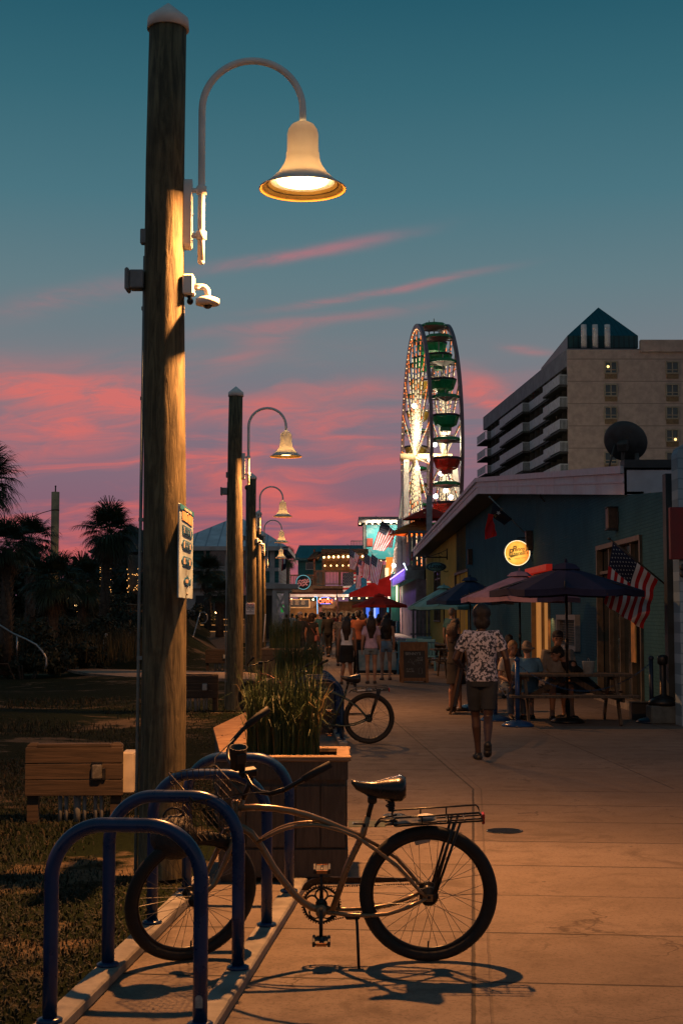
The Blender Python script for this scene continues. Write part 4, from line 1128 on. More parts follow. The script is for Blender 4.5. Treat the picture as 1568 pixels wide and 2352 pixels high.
def round_sign():
    p = wallpt(1222, 1262, .0); c = at(1186.5, 1270.5, p.y - .05)
    t = thing('round_sign', 'round glowing yellow restaurant sign projecting from the blue wall', 'sign', (c.x, c.y, c.z))
    rad = 29.5 * c.y / FPX; ax = R('X', pi / 2)
    b = MB(); b.lathe([(rad, -.07), (rad + .012, -.065), (rad + .012, .065), (rad, .07), (.001, .07)], 48, axis=ax); b.build('sign_case', BLACKM, t)
    b = MB(); b.lathe([(rad - .002, .055), (rad - .002, .074), (rad * .935, .076), (rad * .935, .055)], 48, axis=ax, cap=False); b.build('lit_rim', M('lit_rim', (.9, .8, .6), .4, 0, emit=(1, .86, .58), power=1.0), t)
    m = bpy.data.materials.new('lit_sign_face'); m.use_nodes = True; n = Nodes(m.node_tree); pr = m.node_tree.nodes['Principled BSDF']
    tc = n.new('ShaderNodeTexCoord'); q = n.sm(n.noise(tc.outputs['Object'], 3.4, 3, .5), .3, .7)
    sp = n.new('ShaderNodeSeparateXYZ'); m.node_tree.links.new(tc.outputs['Object'], sp.inputs[0])
    col = n.mix(q, (.95, .28, .02, 1), (.95, .58, .09, 1)); col = n.mix(n.sm(sp.outputs[0], rad * .1, rad), col, (.95, .14, .012, 1))
    n.put(pr.inputs['Emission Color'], col); pr.inputs['Emission Strength'].default_value = .95; n.put(pr.inputs['Base Color'], (.1, .06, .02, 1))
    m.cycles.emission_sampling = 'NONE'
    b = MB(); b.lathe([(rad * .936, .0715), (.001, .0715)], 48, axis=ax, cap=False); b.build('lit_face', m, t)
    ink = M('sign_ink', (.008, .010, .008), .6, .1, 5); up = V((-.10, 0, 1)); rt = V((1, 0, .10)); f = -.078
    o = lambda x, z: (c.x + x * rad, c.y + f, c.z + z * rad)
    text('lettering', 'B', rad * .62, o(-.25, .30), rt, up, ink, t, shear=.25, bold=rad * .018, ext=.003)
    text('lettering', 'enny', rad * .42, o(.17, .30), rt, up, ink, t, shear=.3, bold=rad * .006, ext=.003)
    text('lettering', 'P', rad * .72, o(-.53, .02), rt, up, ink, t, shear=.2, bold=rad * .02, ext=.003)
    text('lettering', "azerelli's", rad * .40, o(.14, -.02), rt, up, ink, t, shear=.3, bold=rad * .006, ext=.003)
    text('lettering', 'PIZZA BY THE SLICE', rad * .10, o(.22, -.40), rt, up, M('sign_red_ink', (.25, .03, .01), .6, .1, 5), t, ext=.003)
    b = MB(); gm = M('sign_green_ink', (.01, .05, .015), .6, .1, 5)
    for k in range(15):
        u = k / 14; x = -.62 + 1.35 * u; w = .16 * (1 - u) ** 1.6 + .018; h = .14 * (1 - u) + .05; z = -.40 + .34 * u ** .7 * 1.0 - (.12 if k == 0 else 0) - .02
        b.cur = 1 if k == 0 else 0
        b.prism([o(x, z), o(x + w * .75, z + .02), o(x + w * .75 - .10 * (1 - u) - .02, z + h), o(x - .10 * (1 - u) - .02, z + h - .02)], (0, .004, 0))
    b.build('slice_emblem', [ink, gm], t, True)
    b = MB(); b.tube([(.02, .02, rad + .005), (.02, .02, rad + .07), (wx(c.y) - c.x, .02, rad + .07)], .018, 8); b.tube([(rad * .9, .02, 0), (wx(c.y) - c.x, .02, 0)], .02, 8); b.build('bracket', BLACKM, t)
    b = MB(); b.tube([(rad + .03, .0, -.12), (rad + .09, 0, -.25), (rad + .17, 0, -.30), (rad + .2, 0, .1), (rad + .21, 0, .28)], .012, 6); b.build('cable', BLACKM, t)
    light('sign_light', 'AREA', (0, -.12, 0), 5, (1, .5, .12), t, shape='DISK', size=rad * 1.7).rotation_euler = (pi / 2, 0, 0)
round_sign()

def oval_sign():
    c = at(1001, 1302, 70.0)
    t = thing('oval_sign', 'small oval turquoise hanging sign on scrolled iron bracket by yellow wall', 'sign', (c.x, c.y, c.z))
    k = 70 / FPX; ax = R('X', pi / 2)
    b = MB(); b.lathe([(1, -.03), (1.03, 0), (1, .03)], 40, axis=ax); b.v = [V((q.x * 23 * k, q.y, q.z * 10.5 * k)) for q in b.v]; b.build('board', M('turquoise_board', (.12, .36, .40), .5, .35, 1.2), t)
    b = MB(); b.lathe([(1, -.035), (.86, -.035)], 40, axis=R('X', -pi / 2), cap=False); b.v = [V((q.x * 22 * k, -.045, q.z * 10 * k)) for q in b.v]; b.build('rim', DARKTRIM, t)
    text('lettering', 'Latella', .30, (c.x + .06, c.y - .05, c.z + .03), (1, 0, 0), (0, 0, 1), M('navy_ink', (.01, .02, .03), .5, .1, 4), t, shear=.3, bold=.004)
    text('lettering', 'ITALIAN RESTAURANT', .065, (c.x + .06, c.y - .05, c.z - .10), (1, 0, 0), (0, 0, 1), M('navy_ink', (.01, .02, .03)), t)
    b = MB(); z = 22 * k; X1 = 25 * k
    b.tube([(-30 * k, 0, z), (X1, 0, z)], .03, 8); b.tube([(X1, 0, z - .12), (X1, 0, z + 20 * k)], .03, 8)
    b.tube([V((-28 * k + u * 52 * k, 0, z + .02 + (16 * k) * u ** 1.6)) for u in [i / 8 for i in range(9)]], .018, 6); b.tube(arc((10 * k, 0, z + .12), .09, 0, 5.2, 14), .014, 6)
    b.tube([(-8 * k, 0, z), (-8 * k, 0, 10 * k)], .012, 6); b.tube([(8 * k, 0, z), (8 * k, 0, 10 * k)], .012, 6)
    b.tube([(16 * k, 0, -9 * k), (24 * k, 0, -12 * k), (28 * k, 0, -9 * k)], .02, 6)
    b.build('bracket', BLACKM, t)
oval_sign()

def right_block():
    p = at(1546, 1400, 22.0); x0 = p.x
    t = thing('block_building', 'pale blue block wall building at the right edge with a red signboard', 'building', (x0, 22, 0))
    zt = at(1568, 1012, 22.0).z; z1 = at(1548, 1032, 22).z
    b = MB(); b.prism([(x0, 22, 0), (12, 22, 0), (12, 22, zt + .3), (x0 + .22, 22, zt + .02), (x0 + .18, 22, zt - .06), (x0 + .04, 22, z1), (x0, 22, z1 - .1)], (0, -.4, 0)); b.build('wall', PALEBLOCK, t, True)
    a, c = at(1536, 1165, 21.5), at(1600, 1285, 21.5); b = MB(); b.box(((a.x + c.x) / 2, 21.52, (a.z + c.z) / 2), (c.x - a.x, .12, a.z - c.z), bev=.01); b.build('signboard', M('dark_red_board', (.16, .012, .014), .55, .25, 3), t, True)
    for k in range(2):
        q = at(1566, 1303 + k * 16, 21.55); b = MB(); b.lathe([(.05, 0), (.055, .05), (.03, .10)], 16, q, R('X', pi / 2)); b.build('gauge', DARKTRIM, t, True)
right_block()

def satellite_dish():
    c = at(1432, 1020, 30.0); k = 30 / FPX
    t = thing('satellite_dish', 'large dark satellite dish on a pole above the restaurant parapet', 'satellite dish', (c.x, c.y, c.z))
    a = 50 * k; n = V((.35, .72, .45)).normalized()             # aims away, up to the right
    q = n.to_track_quat('Z', 'Y').to_matrix()
    b = MB(); prof = [(a * u, .32 * a * u * u) for u in (0.001, .2, .4, .6, .8, .93, 1)]; b.lathe(prof + [(a * 1.02, .32 * a + .006), (a, .32 * a - .02)] + [(a * u, .32 * a * u * u - .025) for u in (.8, .5, .2, .001)], 40, axis=q); b.build('reflector', M('dish_grey', (.05, .055, .058), .55, .3, 3), t)
    z0 = ZT(30) + .4 - c.z
    b = MB(); b.tube([q @ V((0, 0, -.03)), V((-.02, .05, -.32)), V((.05, .0, z0))], .045, 10); b.box(q @ V((0, 0, -.1)), (.22, .2, .2), q, bev=.02); b.tube([V((.25, -.05, -.20)), V((.28, -.05, z0))], .05, 10); b.tube([q @ V((.2, 0, -.02)), V((-.35, .1, z0))], .02, 8); b.box((.0, 0, z0), (.9, .5, .06)); b.build('mount', M('dish_mount', (.06, .055, .05), .6, .3, 6), t)
    b = MB(); b.box((.30, -.02, z0 + .1), (.16, .14, .10), bev=.02); b.build('red_cap', M('red_plastic', (.30, .02, .015), .4, .2, 6), t)
satellite_dish()

# ------------------------------------------------------------------ hotel
def hotel():
    D = 170.
    C0 = at(1309, 1412, D); zt = at(1309, 803, D).z
    far = at(1112, 1412, D * 1.358); dv = V((far.x - C0.x, far.y - C0.y, 0)); L = dv.length; dv.normalize()
    t = thing('hotel', 'tall beige hotel with white balconies and a teal pyramid roof', 'building', (C0.x, C0.y, 0))
    fh = 52 * D / FPX; nf = 12
    stucco = striped_mat('hotel_stucco', (.54, .40, .33), (.27, .20, .165), 2, fh, .07)
    X1 = 70.
    b = MB(); W = 14.
    n = V((dv.y, -dv.x, 0)); n = n if n.x > 0 else -n       # inwards (right)
    b.prism([(C0.x, D, 0), (X1, D, 0), (X1, D, zt), (C0.x, D, zt)], (0, .6, 0)); b.build('front_wall', stucco, t, True)
    b = MB()
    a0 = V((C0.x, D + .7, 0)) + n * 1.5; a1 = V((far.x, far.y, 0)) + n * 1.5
    b.prism([a0, a1, a1 + V((0, 0, zt - .5)), a0 + V((0, 0, zt - .5))], n * .3); b.build('recess_wall', M('recess_shade', (.03, .028, .028), .8, .4, .4), t, True)  # near-black colour stands for the shade inside the balcony recess
    b = MB(); p0 = V((C0.x, D + .62, zt - 1.9)); p1 = V((far.x, far.y, zt - 1.9))
    b.prism([p0, p1, p1 + V((0, 0, 1.9)), p0 + V((0, 0, 1.9))], n * 1.7); b.prism([(C0.x - .001, D + .6, zt - .02), (far.x, far.y, zt - .02), (X1, far.y, zt - .02), (X1, D + .6, zt - .02)], (0, 0, .25)); b.build('parapet', M('hotel_parapet', (.26, .26, .28), .7, .25, .6), t, True)
    b = MB(); q = at(1470, 786, D - .3); b.box(((q.x + X1) / 2, D + .1, (q.z + zt) / 2), (X1 - q.x, .9, q.z - zt + .6)); b.build('parapet', stucco, t, True)
    # balconies
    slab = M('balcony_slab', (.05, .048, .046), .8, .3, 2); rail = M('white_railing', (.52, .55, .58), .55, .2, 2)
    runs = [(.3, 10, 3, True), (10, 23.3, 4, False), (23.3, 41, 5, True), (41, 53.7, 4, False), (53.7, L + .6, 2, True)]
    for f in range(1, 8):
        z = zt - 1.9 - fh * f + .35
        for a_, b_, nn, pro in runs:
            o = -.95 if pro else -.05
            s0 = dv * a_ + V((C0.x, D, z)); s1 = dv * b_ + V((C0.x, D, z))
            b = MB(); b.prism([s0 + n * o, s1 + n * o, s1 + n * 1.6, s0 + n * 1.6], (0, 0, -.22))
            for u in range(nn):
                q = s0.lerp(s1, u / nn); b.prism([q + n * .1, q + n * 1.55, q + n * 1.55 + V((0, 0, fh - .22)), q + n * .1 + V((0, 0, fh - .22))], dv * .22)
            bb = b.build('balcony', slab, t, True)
            b = MB(); e0, e1 = s0 + n * o, s1 + n * o
            for u in range(nn):
                q0 = e0.lerp(e1, u / nn) + dv * .10; q1 = e0.lerp(e1, (u + 1) / nn) - dv * .10
                b.prism([q0 + V((0, 0, .12)), q1 + V((0, 0, .12)), q1 + V((0, 0, 1.15)), q0 + V((0, 0, 1.15))], n * .05)
            b.prism([e0 + V((0, 0, 1.15)), e1 + V((0, 0, 1.15)), e1 + V((0, 0, 1.27)), e0 + V((0, 0, 1.27))], n * .10)
            if pro:
                b.strip(e0 + V((0, 0, 1.2)), e0 + n * .95 + V((0, 0, 1.2)), .08, .10)
                for u in range(7): b.box(e0 + n * (.95 * u / 6) + V((0, 0, .65)), (.06, .06, 1.2))
            o2 = b.build('railing', rail, bb); o2.data.transform(Matrix.Translation(-V(t.location)))
    # windows
    wf = M('window_frame', (.34, .28, .20), .5, .2, 4); k = D / FPX; lit = M('far_bulb', (1, .8, .4), .4, 0, emit=(1, .62, .22), power=2.5)
    for px in (1402, 1543, 1684):
        for r in range(12):
            c = at(px, 844 + 52 * r, D - .1); w = 28 * k; h = 27 * k
            if c.z < 2: continue
            b = MB()
            for s in (-1, 1): b.box((c.x + s * w / 2, D - .06, c.z), (.16, .22, h + .16)); b.box((c.x, D - .062, c.z + s * h / 2), (w, .22, .16))
            b.box((c.x, D - .04, c.z), (.12, .16, h)); b.box((c.x, D - .042, c.z - h * .2), (w, .16, .10))
            f = b.build('window', wf, t, True)
            b = MB(); b.box((c.x, D - .02, c.z), (w, .06, h)); b.build('pane', M('hotel_glass', (.012, .045, .05), .15, .3, .5, spec=.8), f).data.transform(Matrix.Translation(-V(t.location)))
            b = MB(); b.box((c.x, D - .03, c.z - h / 2 - .36), (w, .14, .56)); b.build('vent_panel', M('tan_vent', (.22, .14, .07), .7, .3, 6), f).data.transform(Matrix.Translation(-V(t.location)))
            if (px, r) in ((1402, 0), (1543, 3)):
                b = MB(); b.ball((c.x + (-.35 if px == 1402 else .35), D - .14, c.z + (.1 if px == 1402 else -.5)), .16, 10, 6); b.build('window_lamp', lit, f).data.transform(Matrix.Translation(-V(t.location)))
    # pyramid roof and vents
    ap = at(1373, 706, D + 11); bl_ = at(1285, 792, D + 24); br = at(1466, 768, D + 3); bf = at(1304, 780, D + 3)
    e0 = at(1302, 778, D + 3); e1 = at(1464, 771, D + 3); zb = e1.z
    c4 = [V((e0.x, D + 3, zb)), V((e1.x, D + 3, zb)), V((e1.x, D + 26, zb)), V((e0.x, D + 26, zb))]
    apx = V((at(1373, 706, D + 14.5).x, D + 14.5, at(1373, 706, D + 14.5).z))
    b = MB()
    for i in range(4): b.poly([c4[i], c4[(i + 1) % 4], apx])
    b.prism(c4, (0, 0, -1.5)); b.build('pyramid_roof', striped_mat('teal_metal_roof', (.012, .075, .08), (.004, .03, .034), 0, .62, .09, rough=.4, metal=.3), t, True)
    b = MB(); b.prism([p + V((0, 0, -1.5)) + (V((apx.x, apx.y, 0)) - V((p.x, p.y, 0))) * .05 for p in c4], (0, 0, zt - zb + 1.4)); b.build('penthouse', M('penthouse_wall', (.10, .085, .075), .8, .3, 1), t, True)
    for px in (1340, 1366, 1394):
        p = at(px, 795, D + 1.2); b = MB(); hh = at(px, 746, D + 1.2).z - p.z; b.tube([p - V((0, 0, .2)), p + V((0, 0, hh))], 6.6 * k, 20)
        for u in range(1, 6): b.tube([p + V((0, 0, hh * u / 6 - .04)), p + V((0, 0, hh * u / 6 + .04))], 6.6 * k + .015, 20)
        b.build('vent_pipe', M('vent_white', (.80, .74, .70), .5, .15, 2), t, True)
hotel()

# ------------------------------------------------------------------ big wheel
def ferris():
    D = 150.; kk = D / FPX
    A = at(954, 1051, D); Rr = 301 * kk
    h = V((sin(radians(3.35)), -cos(radians(3.35)), 0)); ax = V((-h.y, h.x, 0)); ax = ax if ax.x > 0 else -ax
    wdt = 65 * kk; up = V((0, 0, 1))
    t = thing('ferris_wheel', 'tall lit ferris wheel with green and red tub gondolas behind the shops', 'ferris wheel', (A.x, A.y, 0))
    P = lambda ang, r, s: A + ax * (s * wdt) + h * (cos(ang) * r) + up * (sin(ang) * r)
    NG = 20; T0 = Matrix.Translation(-V(t.location)); sub = []
    rimm = M('ferris_rim', (.24, .15, .16), .4, .3, .5); steel = M('ferris_steel', (.50, .46, .40), .45, .25, 1); white = M('ferris_white', (.72, .68, .62), .5, .15, .6)
    yl = M('led_yellow', (1, .7, .3), .5, 0, emit=(1, .76, .42), power=1.4); og = M('led_orange', (1, .3, .1), .5, 0, emit=(1, .22, .035), power=1.4)
    for s in (0, 1):
        b = MB(); n = 72; pts = [P(2 * pi * i / n, Rr, s) for i in range(n)]; r = .24
        vs = []
        for i in range(n):
            rad = (pts[i] - P(0, 0, s)).normalized()
            for u, w in ((-1, -1), (1, -1), (1, 1), (-1, 1)): vs.append(pts[i] + ax * (.17 * u) + rad * (.26 * w))
        b.add(vs, [[i * 4 + k, i * 4 + (k + 1) % 4, ((i + 1) % n) * 4 + (k + 1) % 4, ((i + 1) % n) * 4 + k] for i in range(n) for k in range(4)]); b.build('rim', rimm, t, True)
        for i in range(NG):
            a = 2 * pi * (i + .5) / NG
            b = MB(); b.tube([P(a, .7, s), P(a, Rr - .25, s)], .075, 8)
            sp = b.build('spoke', steel, t, True)
            b = MB(); b.cur = 0; m = 22; o = ax * (-.09 if s == 0 else .09)
            for q in range(m):
                u0 = .06 + .92 * q / m; u1 = u0 + .92 / m * .62; b.cur = 1 if (q > 6 and (q + i) % 3 == 0) or q > 17 else 0
                b.tube([P(a, Rr * u0, s) + o, P(a, Rr * u1, s) + o], .042, 6)
            b.build('led_strip', [yl, og], sp).data.transform(T0)
        b = MB()
        for i in range(120):
            a = 2 * pi * i / 120; b.cur = 1 if i % 2 else 0; b.box(P(a, Rr - .32, s) + ax * (-.1 if s == 0 else .1), (.10, .10, .10))
        b.build('rim_lights', [yl, og], t, True)
    for i in range(NG):
        a = 2 * pi * i / NG; b = MB(); b.tube([P(a + .0, Rr * .985, 0), P(a, Rr * .985, 1)], .07, 8); b.tube([P(a + pi / NG, Rr * .62, 0), P(a + pi / NG, Rr * .62, 1)], .05, 8)
        b.tube([P(a, Rr * .95, 0), P(a + pi / NG, Rr * .62, 1)], .035, 6); b.tube([P(a, Rr * .95, 1), P(a + pi / NG, Rr * .62, 0)], .035, 6)
        b.build('cross_brace', steel, t, True)
    b = MB(); b.tube([P(0, 0, -.55), P(0, 0, 1.3)], .42, 16); b.tube([P(0, 0, -.1), P(0, 0, .0)], 1.0, 20); b.tube([P(0, 0, 1.0), P(0, 0, 1.1)], 1.0, 20); b.build('hub', M('hub_cream', (.62, .50, .30), .5, .2, 1), t, True)
    for s, o in ((-.35, -1), (1.35, 1)):
        top = P(0, 0, s)
        for d in (-1, 1):
            q = V((top.x, top.y, 0)) + h * (d * 6.0) + ax * (o * .7); b = MB(); b.strip(top - up * .5, q, 1.3, .55, up=(ax.x, ax.y, 0)); b.build('tower_leg', white, t, True)
        b = MB(); b.strip(top - up * .6, V((top.x, top.y, 0)) + ax * (o * .9), 1.5, .6, up=(ax.x, ax.y, 0)); b.build('tower_leg', white, t, True)
        b = MB(); b.tube([top - up * 2, V((top.x, top.y, 0)) + h * 7.5 + ax * (o * 3.0)], .16, 8); b.build('stay', white, t, True)
    # gondolas hang level: canopy, tub, centre post
    green = M('gondola_green', (.006, .27, .09), .3, .2, .8); red = M('gondola_red', (.42, .03, .015), .3, .2, .8); yel = M('gondola_yellow', (.55, .36, .06), .35, .2, .8); dk = M('gondola_dark', (.02, .02, .025), .6, .2, 1)
    for i in range(NG):
        a = 2 * pi * i / NG; c = P(a, Rr - .1, .5) + up * .25
        near = cos(a); sn = sin(a)
        col = green
        if sn < -.02 and near > -.2: col = red
        elif near < -.35 and -.1 < sn < .9: col = yel
        elif sn < 0.1: col = red
        r = 1.32
        b = MB(); b.lathe([(.1, .34), (r * .92, .18), (r, .10), (r, -.12), (r * .97, -.13)], 8, c, cap=False); b.lathe([(r * .97, -.13), (.1, -.45)], 8, c, smooth=False, cap=False)
        b.mi = [0 if f < 8 * 4 else 1 for f in range(len(b.f))]; b.sm = [False] * len(b.f)
        g = b.build('gondola', [green, M('canopy_lining', (.22, .22, .22), .6, .3, 1)], t, True)
        tz = c - up * 2.35
        b = MB(); b.lathe([(r * 1.0, .42), (r * 1.02, .34), (r * .98, .30), (r * .80, -.42), (r * .52, -.62), (r * .42, -.64), (r * .42, -1.0), (.05, -1.04)], 8, tz, smooth=False, cap=False); b.lathe([(r * .93, .42), (r * .75, -.36), (.05, -.38)], 8, tz, smooth=False, cap=False); b.lathe([(r * 1.0, .42), (r * .93, .42)], 8, tz, cap=False)
        b.build('tub', col, g).data.transform(T0)
        b = MB(); b.lathe([(r * 1.03, .43), (r * 1.03, .62), (r * .95, .62), (r * .95, .43)], 8, tz, smooth=False); b.build('seat_rim', dk, g).data.transform(T0)
        b = MB(); b.tube([c - up * .3, tz - up * .2], .06, 8); b.tube([c + up * .3, c + up * .75], .05, 6); b.build('hanger_post', steel, g).data.transform(T0)
    fl = M('floodlight', (1, 1, 1), .4, 0, emit=(1.0, .96, .86), power=12)
    rr = random.Random(4)
    for (px, py) in ((951, 932), (958, 1075), (1012, 1065), (1012, 1088), (1023, 1127), (998, 1021), (987, 1057), (1000, 1140), (1035, 1142), (1023, 965)):
        b = MB(); p = at(px, py, D - 6 + rr.uniform(-1, 2)); b.ball(p, .24, 10, 7); b.build('floodlight', fl, t, True)
    for s, e in ((-.30, 520), (.5, 1800), (1.3, 900)):
        light('wheel_light', 'POINT', P(0, 0, s) - V(t.location) + V((0, -1.6, 1.5)), e, (1, .80, .52), t, shadow_soft_size=.4)
    for s, e in ((-1.3, 2600), (2.0, 900)):
        q = P(0, 0, s); light('flood_light', 'POINT', V((q.x, q.y - 9, 5.0)) - V(t.location), e, (1, .90, .72), t, shadow_soft_size=.3)
ferris()
# ------------------------------------------------------------------ umbrellas, tables, boards
def umbrella(c, r, h_edge, h_top, mat, lab, n=6, rot=0., pole_mat=None, base=True, tip=0., group='market umbrellas beside the shops', under=None):
    t = thing('umbrella', lab, 'umbrella', c, rot, group)
    b = MB(); m = 8
    vs = [V((0, 0, h_top))]; fs = []
    for j in range(1, m + 1):
        u = j / m
        for k in range(n * 4):
            a = 2 * pi * k / (n * 4); e = cos(pi / n) / cos(((a + pi / n) % (2 * pi / n)) - pi / n)
            sag = -.035 * sin(pi * ((k % 4) / 4)) * u
            vs.append(V((cos(a) * r * u * e, sin(a) * r * u * e, h_top - (h_top - h_edge) * u ** 1.08 + sag)))
    q = n * 4
    for k in range(q): fs.append([0, 1 + k, 1 + (k + 1) % q])
    for j in range(m - 1):
        for k in range(q): fs.append([1 + j * q + k, 1 + (j + 1) * q + k, 1 + (j + 1) * q + (k + 1) % q, 1 + j * q + (k + 1) % q])
    base_ = 1 + (m - 1) * q; o = len(vs)
    for k in range(q): vs.append(vs[base_ + k] * 1.0 - V((0, 0, .10)))
    for k in range(q): fs.append([base_ + k, o + k, o + (k + 1) % q, base_ + (k + 1) % q])
    b.add(vs, fs, False); cn = b.build('canopy', mat, t)
    b = MB(); b.lathe([(.001, h_top + .07), (r * .14, h_top + .03), (r * .2, h_top - .03), (r * .21, h_top - .05)], n, smooth=False, cap=False); b.lathe([(.02, h_top + .06), (.025, h_top + .10), (.001, h_top + .13)], 10); b.build('vent_cap', mat, cn)
    pm = pole_mat or BLACKM
    b = MB(); b.tube([(0, 0, .05), (0, 0, h_top)], .021, 12); b.lathe([(.028, 1.15), (.028, 1.3)], 12); b.build('pole', pm, t)
    for k in range(n):
        a = 2 * pi * k / n; b = MB(); e = V((cos(a), sin(a), 0))
        b.tube([V((0, 0, h_top - .05)), e * (r * .97) + V((0, 0, h_edge - .01))], .010, 6); b.tube([V((0, 0, h_edge - .02)), e * (r * .5) + V((0, 0, (h_top + h_edge) / 2 - .04))], .008, 6); b.build('rib', pm, t)
    if base:
        b = MB(); b.lathe([(.26, 0), (.26, .03), (.20, .07), (.04, .09), (.035, .35), (.024, .35)], 24); b.build('base', BLACKM, t)
    return t
U_NAVY = M('umbrella_navy', (.034, .034, .068), .8, .2, 2, spec=.08); U_MAUVE = M('umbrella_mauve', (.30, .20, .29), .8, .2, 2, spec=.08); U_BLUE = M('umbrella_dark_blue', (.018, .045, .10), .8, .2, 2, spec=.08); U_TEAL = M('umbrella_teal', (.16, .40, .42), .8, .2, 2, spec=.08); U_RED = M('umbrella_red', (.42, .035, .022), .75, .2, 2, spec=.08); U_ORANGE = M('umbrella_orange', (.50, .17, .035), .75, .2, 2, spec=.08)
def umb(px, py_top, py_edge, r_px, Y, mat, lab, **kw):
    c = at(px, 1412, Y); return umbrella((c.x, Y, kw.pop('z', 0)), r_px * Y / FPX, at(px, py_edge, Y).z - kw.get('zz', 0), at(px, py_top, Y).z, mat, lab, **{k: v for k, v in kw.items() if k != 'zz'})
umb(1300, 1301, 1352, 176, 22.4, U_NAVY, 'dark purple umbrella nearest the striped flag, above the picnic table', rot=.35)
umb(1193, 1318, 1370, 140, 29.5, U_MAUVE, 'mauve pink umbrella second from the striped flag, edge lit', rot=.15)
umb(1079, 1330, 1378, 100, 39.0, U_BLUE, 'dark blue umbrella between the mauve and the turquoise one', rot=.4)
umb(1019, 1348, 1392, 84, 49.0, U_TEAL, 'turquoise umbrella beside the yellow wall above blue chairs', rot=.3)
umb(871, 1367, 1389, 66, 63.0, U_RED, 'bright red umbrella beneath the big red awning', rot=.2)

def picnic_table(c, rz, lab, L=1.83):
    t = thing('picnic_table', lab, 'picnic table', c, rz, 'wooden picnic tables along the blue wall')
    b = MB()
    for k in range(5): b.box((0, -.30 + k * .15, .745), (L, .138, .038), bev=.004)
    b.build('tabletop', DARKWOOD, t)
    for s in (-1, 1):
        b = MB()
        for k in range(2): b.box((0, s * (.62 + k * .15), .445), (L, .138, .038), bev=.004)
        b.build('bench_seat', DARKWOOD, t)
        x = s * (L / 2 - .28)
        for q in (-1, 1):
            b = MB(); b.strip((x, q * .70, 0), (x, q * .26, .725), .038, .09, up=(0, 1, 0)); b.build('leg', wood_mat('table_leg_wood', (.05, .035, .022), (.14, .095, .055), bump=.3), t)
        b = MB(); b.box((x + .039, 0, .40), (.036, 1.50, .09), bev=.004); b.box((x + .039, 0, .70), (.036, .66, .09), bev=.004); b.build('cross_beam', DARKWOOD, t)
    b = MB()
    for s in (-1, 1): b.strip((s * .60, 0, .38), (s * .06, 0, .70), .085, .036, up=(0, 1, 0))
    b.build('brace', DARKWOOD, t)
    return t
T1 = at(1300, 1412, 22.4); picnic_table((T1.x, 22.4, 0), -.0, 'dark picnic table under the nearest umbrella, people sitting round it', 1.95)
T2 = at(1180, 1412, 29.0); picnic_table((T2.x, 29.3, 0), .1, 'picnic table behind the walking man, under the mauve umbrella')
T3 = at(1068, 1412, 38.5); picnic_table((T3.x, 38.6, 0), .1, 'picnic table under the dark blue umbrella, before the tall man in teal')
T4 = at(1020, 1412, 44.0); picnic_table((T4.x - .1, 45.0, 0), 1.3, 'small far picnic table under the turquoise umbrella')
p = at(1350, 1440, 22.1); t = thing('bucket', 'pale metal bucket standing on the near picnic table', 'bucket', (at(1349, 1412, 22.2).x, 22.2, .766))
b = MB(); b.lathe([(.075, 0), (.10, .19), (.106, .195), (.097, .19), (.072, .01), (.001, .01)], 22); b.build('pail', M('pale_pail', (.42, .50, .52), .4, .2, 8, metal=.3), t)
b = MB(); b.tube(arc((0, 0, .19), .10, .25, pi - .25, 10, (0, 1, 0), (0, 0, .5)), .003, 6); b.build('handle', GALV, t)

def a_board(c, rz, w, h, lab, face, frame, side=False):
    t = thing('sandwich_board', lab, 'sandwich board', c, rz)
    lean = .20; fr = .07
    for s in (-1, 1):
        pn = MB(); u = V((0, s * -lean, 1)).normalized(); n = V((0, s, lean)).normalized(); o = V((0, s * (lean * h / sqrt(1 + lean ** 2) + .02), 0)); r = V((1, 0, 0))
        q = lambda x, z, d=0.: o + r * x + u * z + n * d
        for x in (-w / 2 + fr / 2, w / 2 - fr / 2): pn.prism([q(x - fr / 2, 0, -.015), q(x + fr / 2, 0, -.015), q(x + fr / 2, h, -.015), q(x - fr / 2, h, -.015)], n * .035)
        for z0, z1 in ((.04, .12), (h - .22, h - .005)): pn.prism([q(-w / 2 + fr, z0, -.012), q(w / 2 - fr, z0, -.012), q(w / 2 - fr, z1, -.012), q(-w / 2 + fr, z1, -.012)], n * .03)
        f = pn.build('board_frame', frame, t)
        pn = MB(); pn.prism([q(-w / 2 + fr - .005, .115, -.008), q(w / 2 - fr + .005, .115, -.008), q(w / 2 - fr + .005, h - .215, -.008), q(-w / 2 + fr - .005, h - .215, -.008)], n * .012); pn.build('board_face', face, f)
        if s < 0 and not side:
            ch = M('chalk', (.30, .33, .33), .9, .4, 60); T = Matrix.Translation(V(c)) @ Matrix.Rotation(rz, 4, 'Z'); Tw = lambda p: T @ p
            rot = Matrix.Rotation(rz, 3, 'Z')
            def tx(sx, x, z, size, m=ch, sh=0.): text('chalk_lettering', sx, size, Tw(q(x, z, .010)), rot @ r, rot @ u, m, t, shear=sh)
            tx("Benny's", 0, h - .115, .13, M('brown_ink', (.02, .012, .006), .7, .2, 9), .3)
            tx("BENNY'S", -.03, h - .30, .10); tx('SLICE', .14, h - .40, .055); tx('SHOP', .14, h - .46, .055); tx('A SLICE', -.12, .34, .05); tx('OR A PIE', -.11, .28, .05)
            pn = MB()
            for k in range(9):
                x = -.17 + .04 * k; zz = .50 + .05 * sin(k * 1.7); pn.tube([q(x, zz, .008), q(x + .03, zz + .05, .008), q(x + .05, zz - .01, .008)], .003, 5)
            pn.tube([q(x_, z_, .008) for x_, z_ in ((.10, .22), (.10, .34), (.13, .37), (.18, .36), (.19, .24), (.15, .21), (.10, .22))], .003, 5); pn.build('chalk_drawing', ch, t)
    return t
cb = gnd(951, 1568)
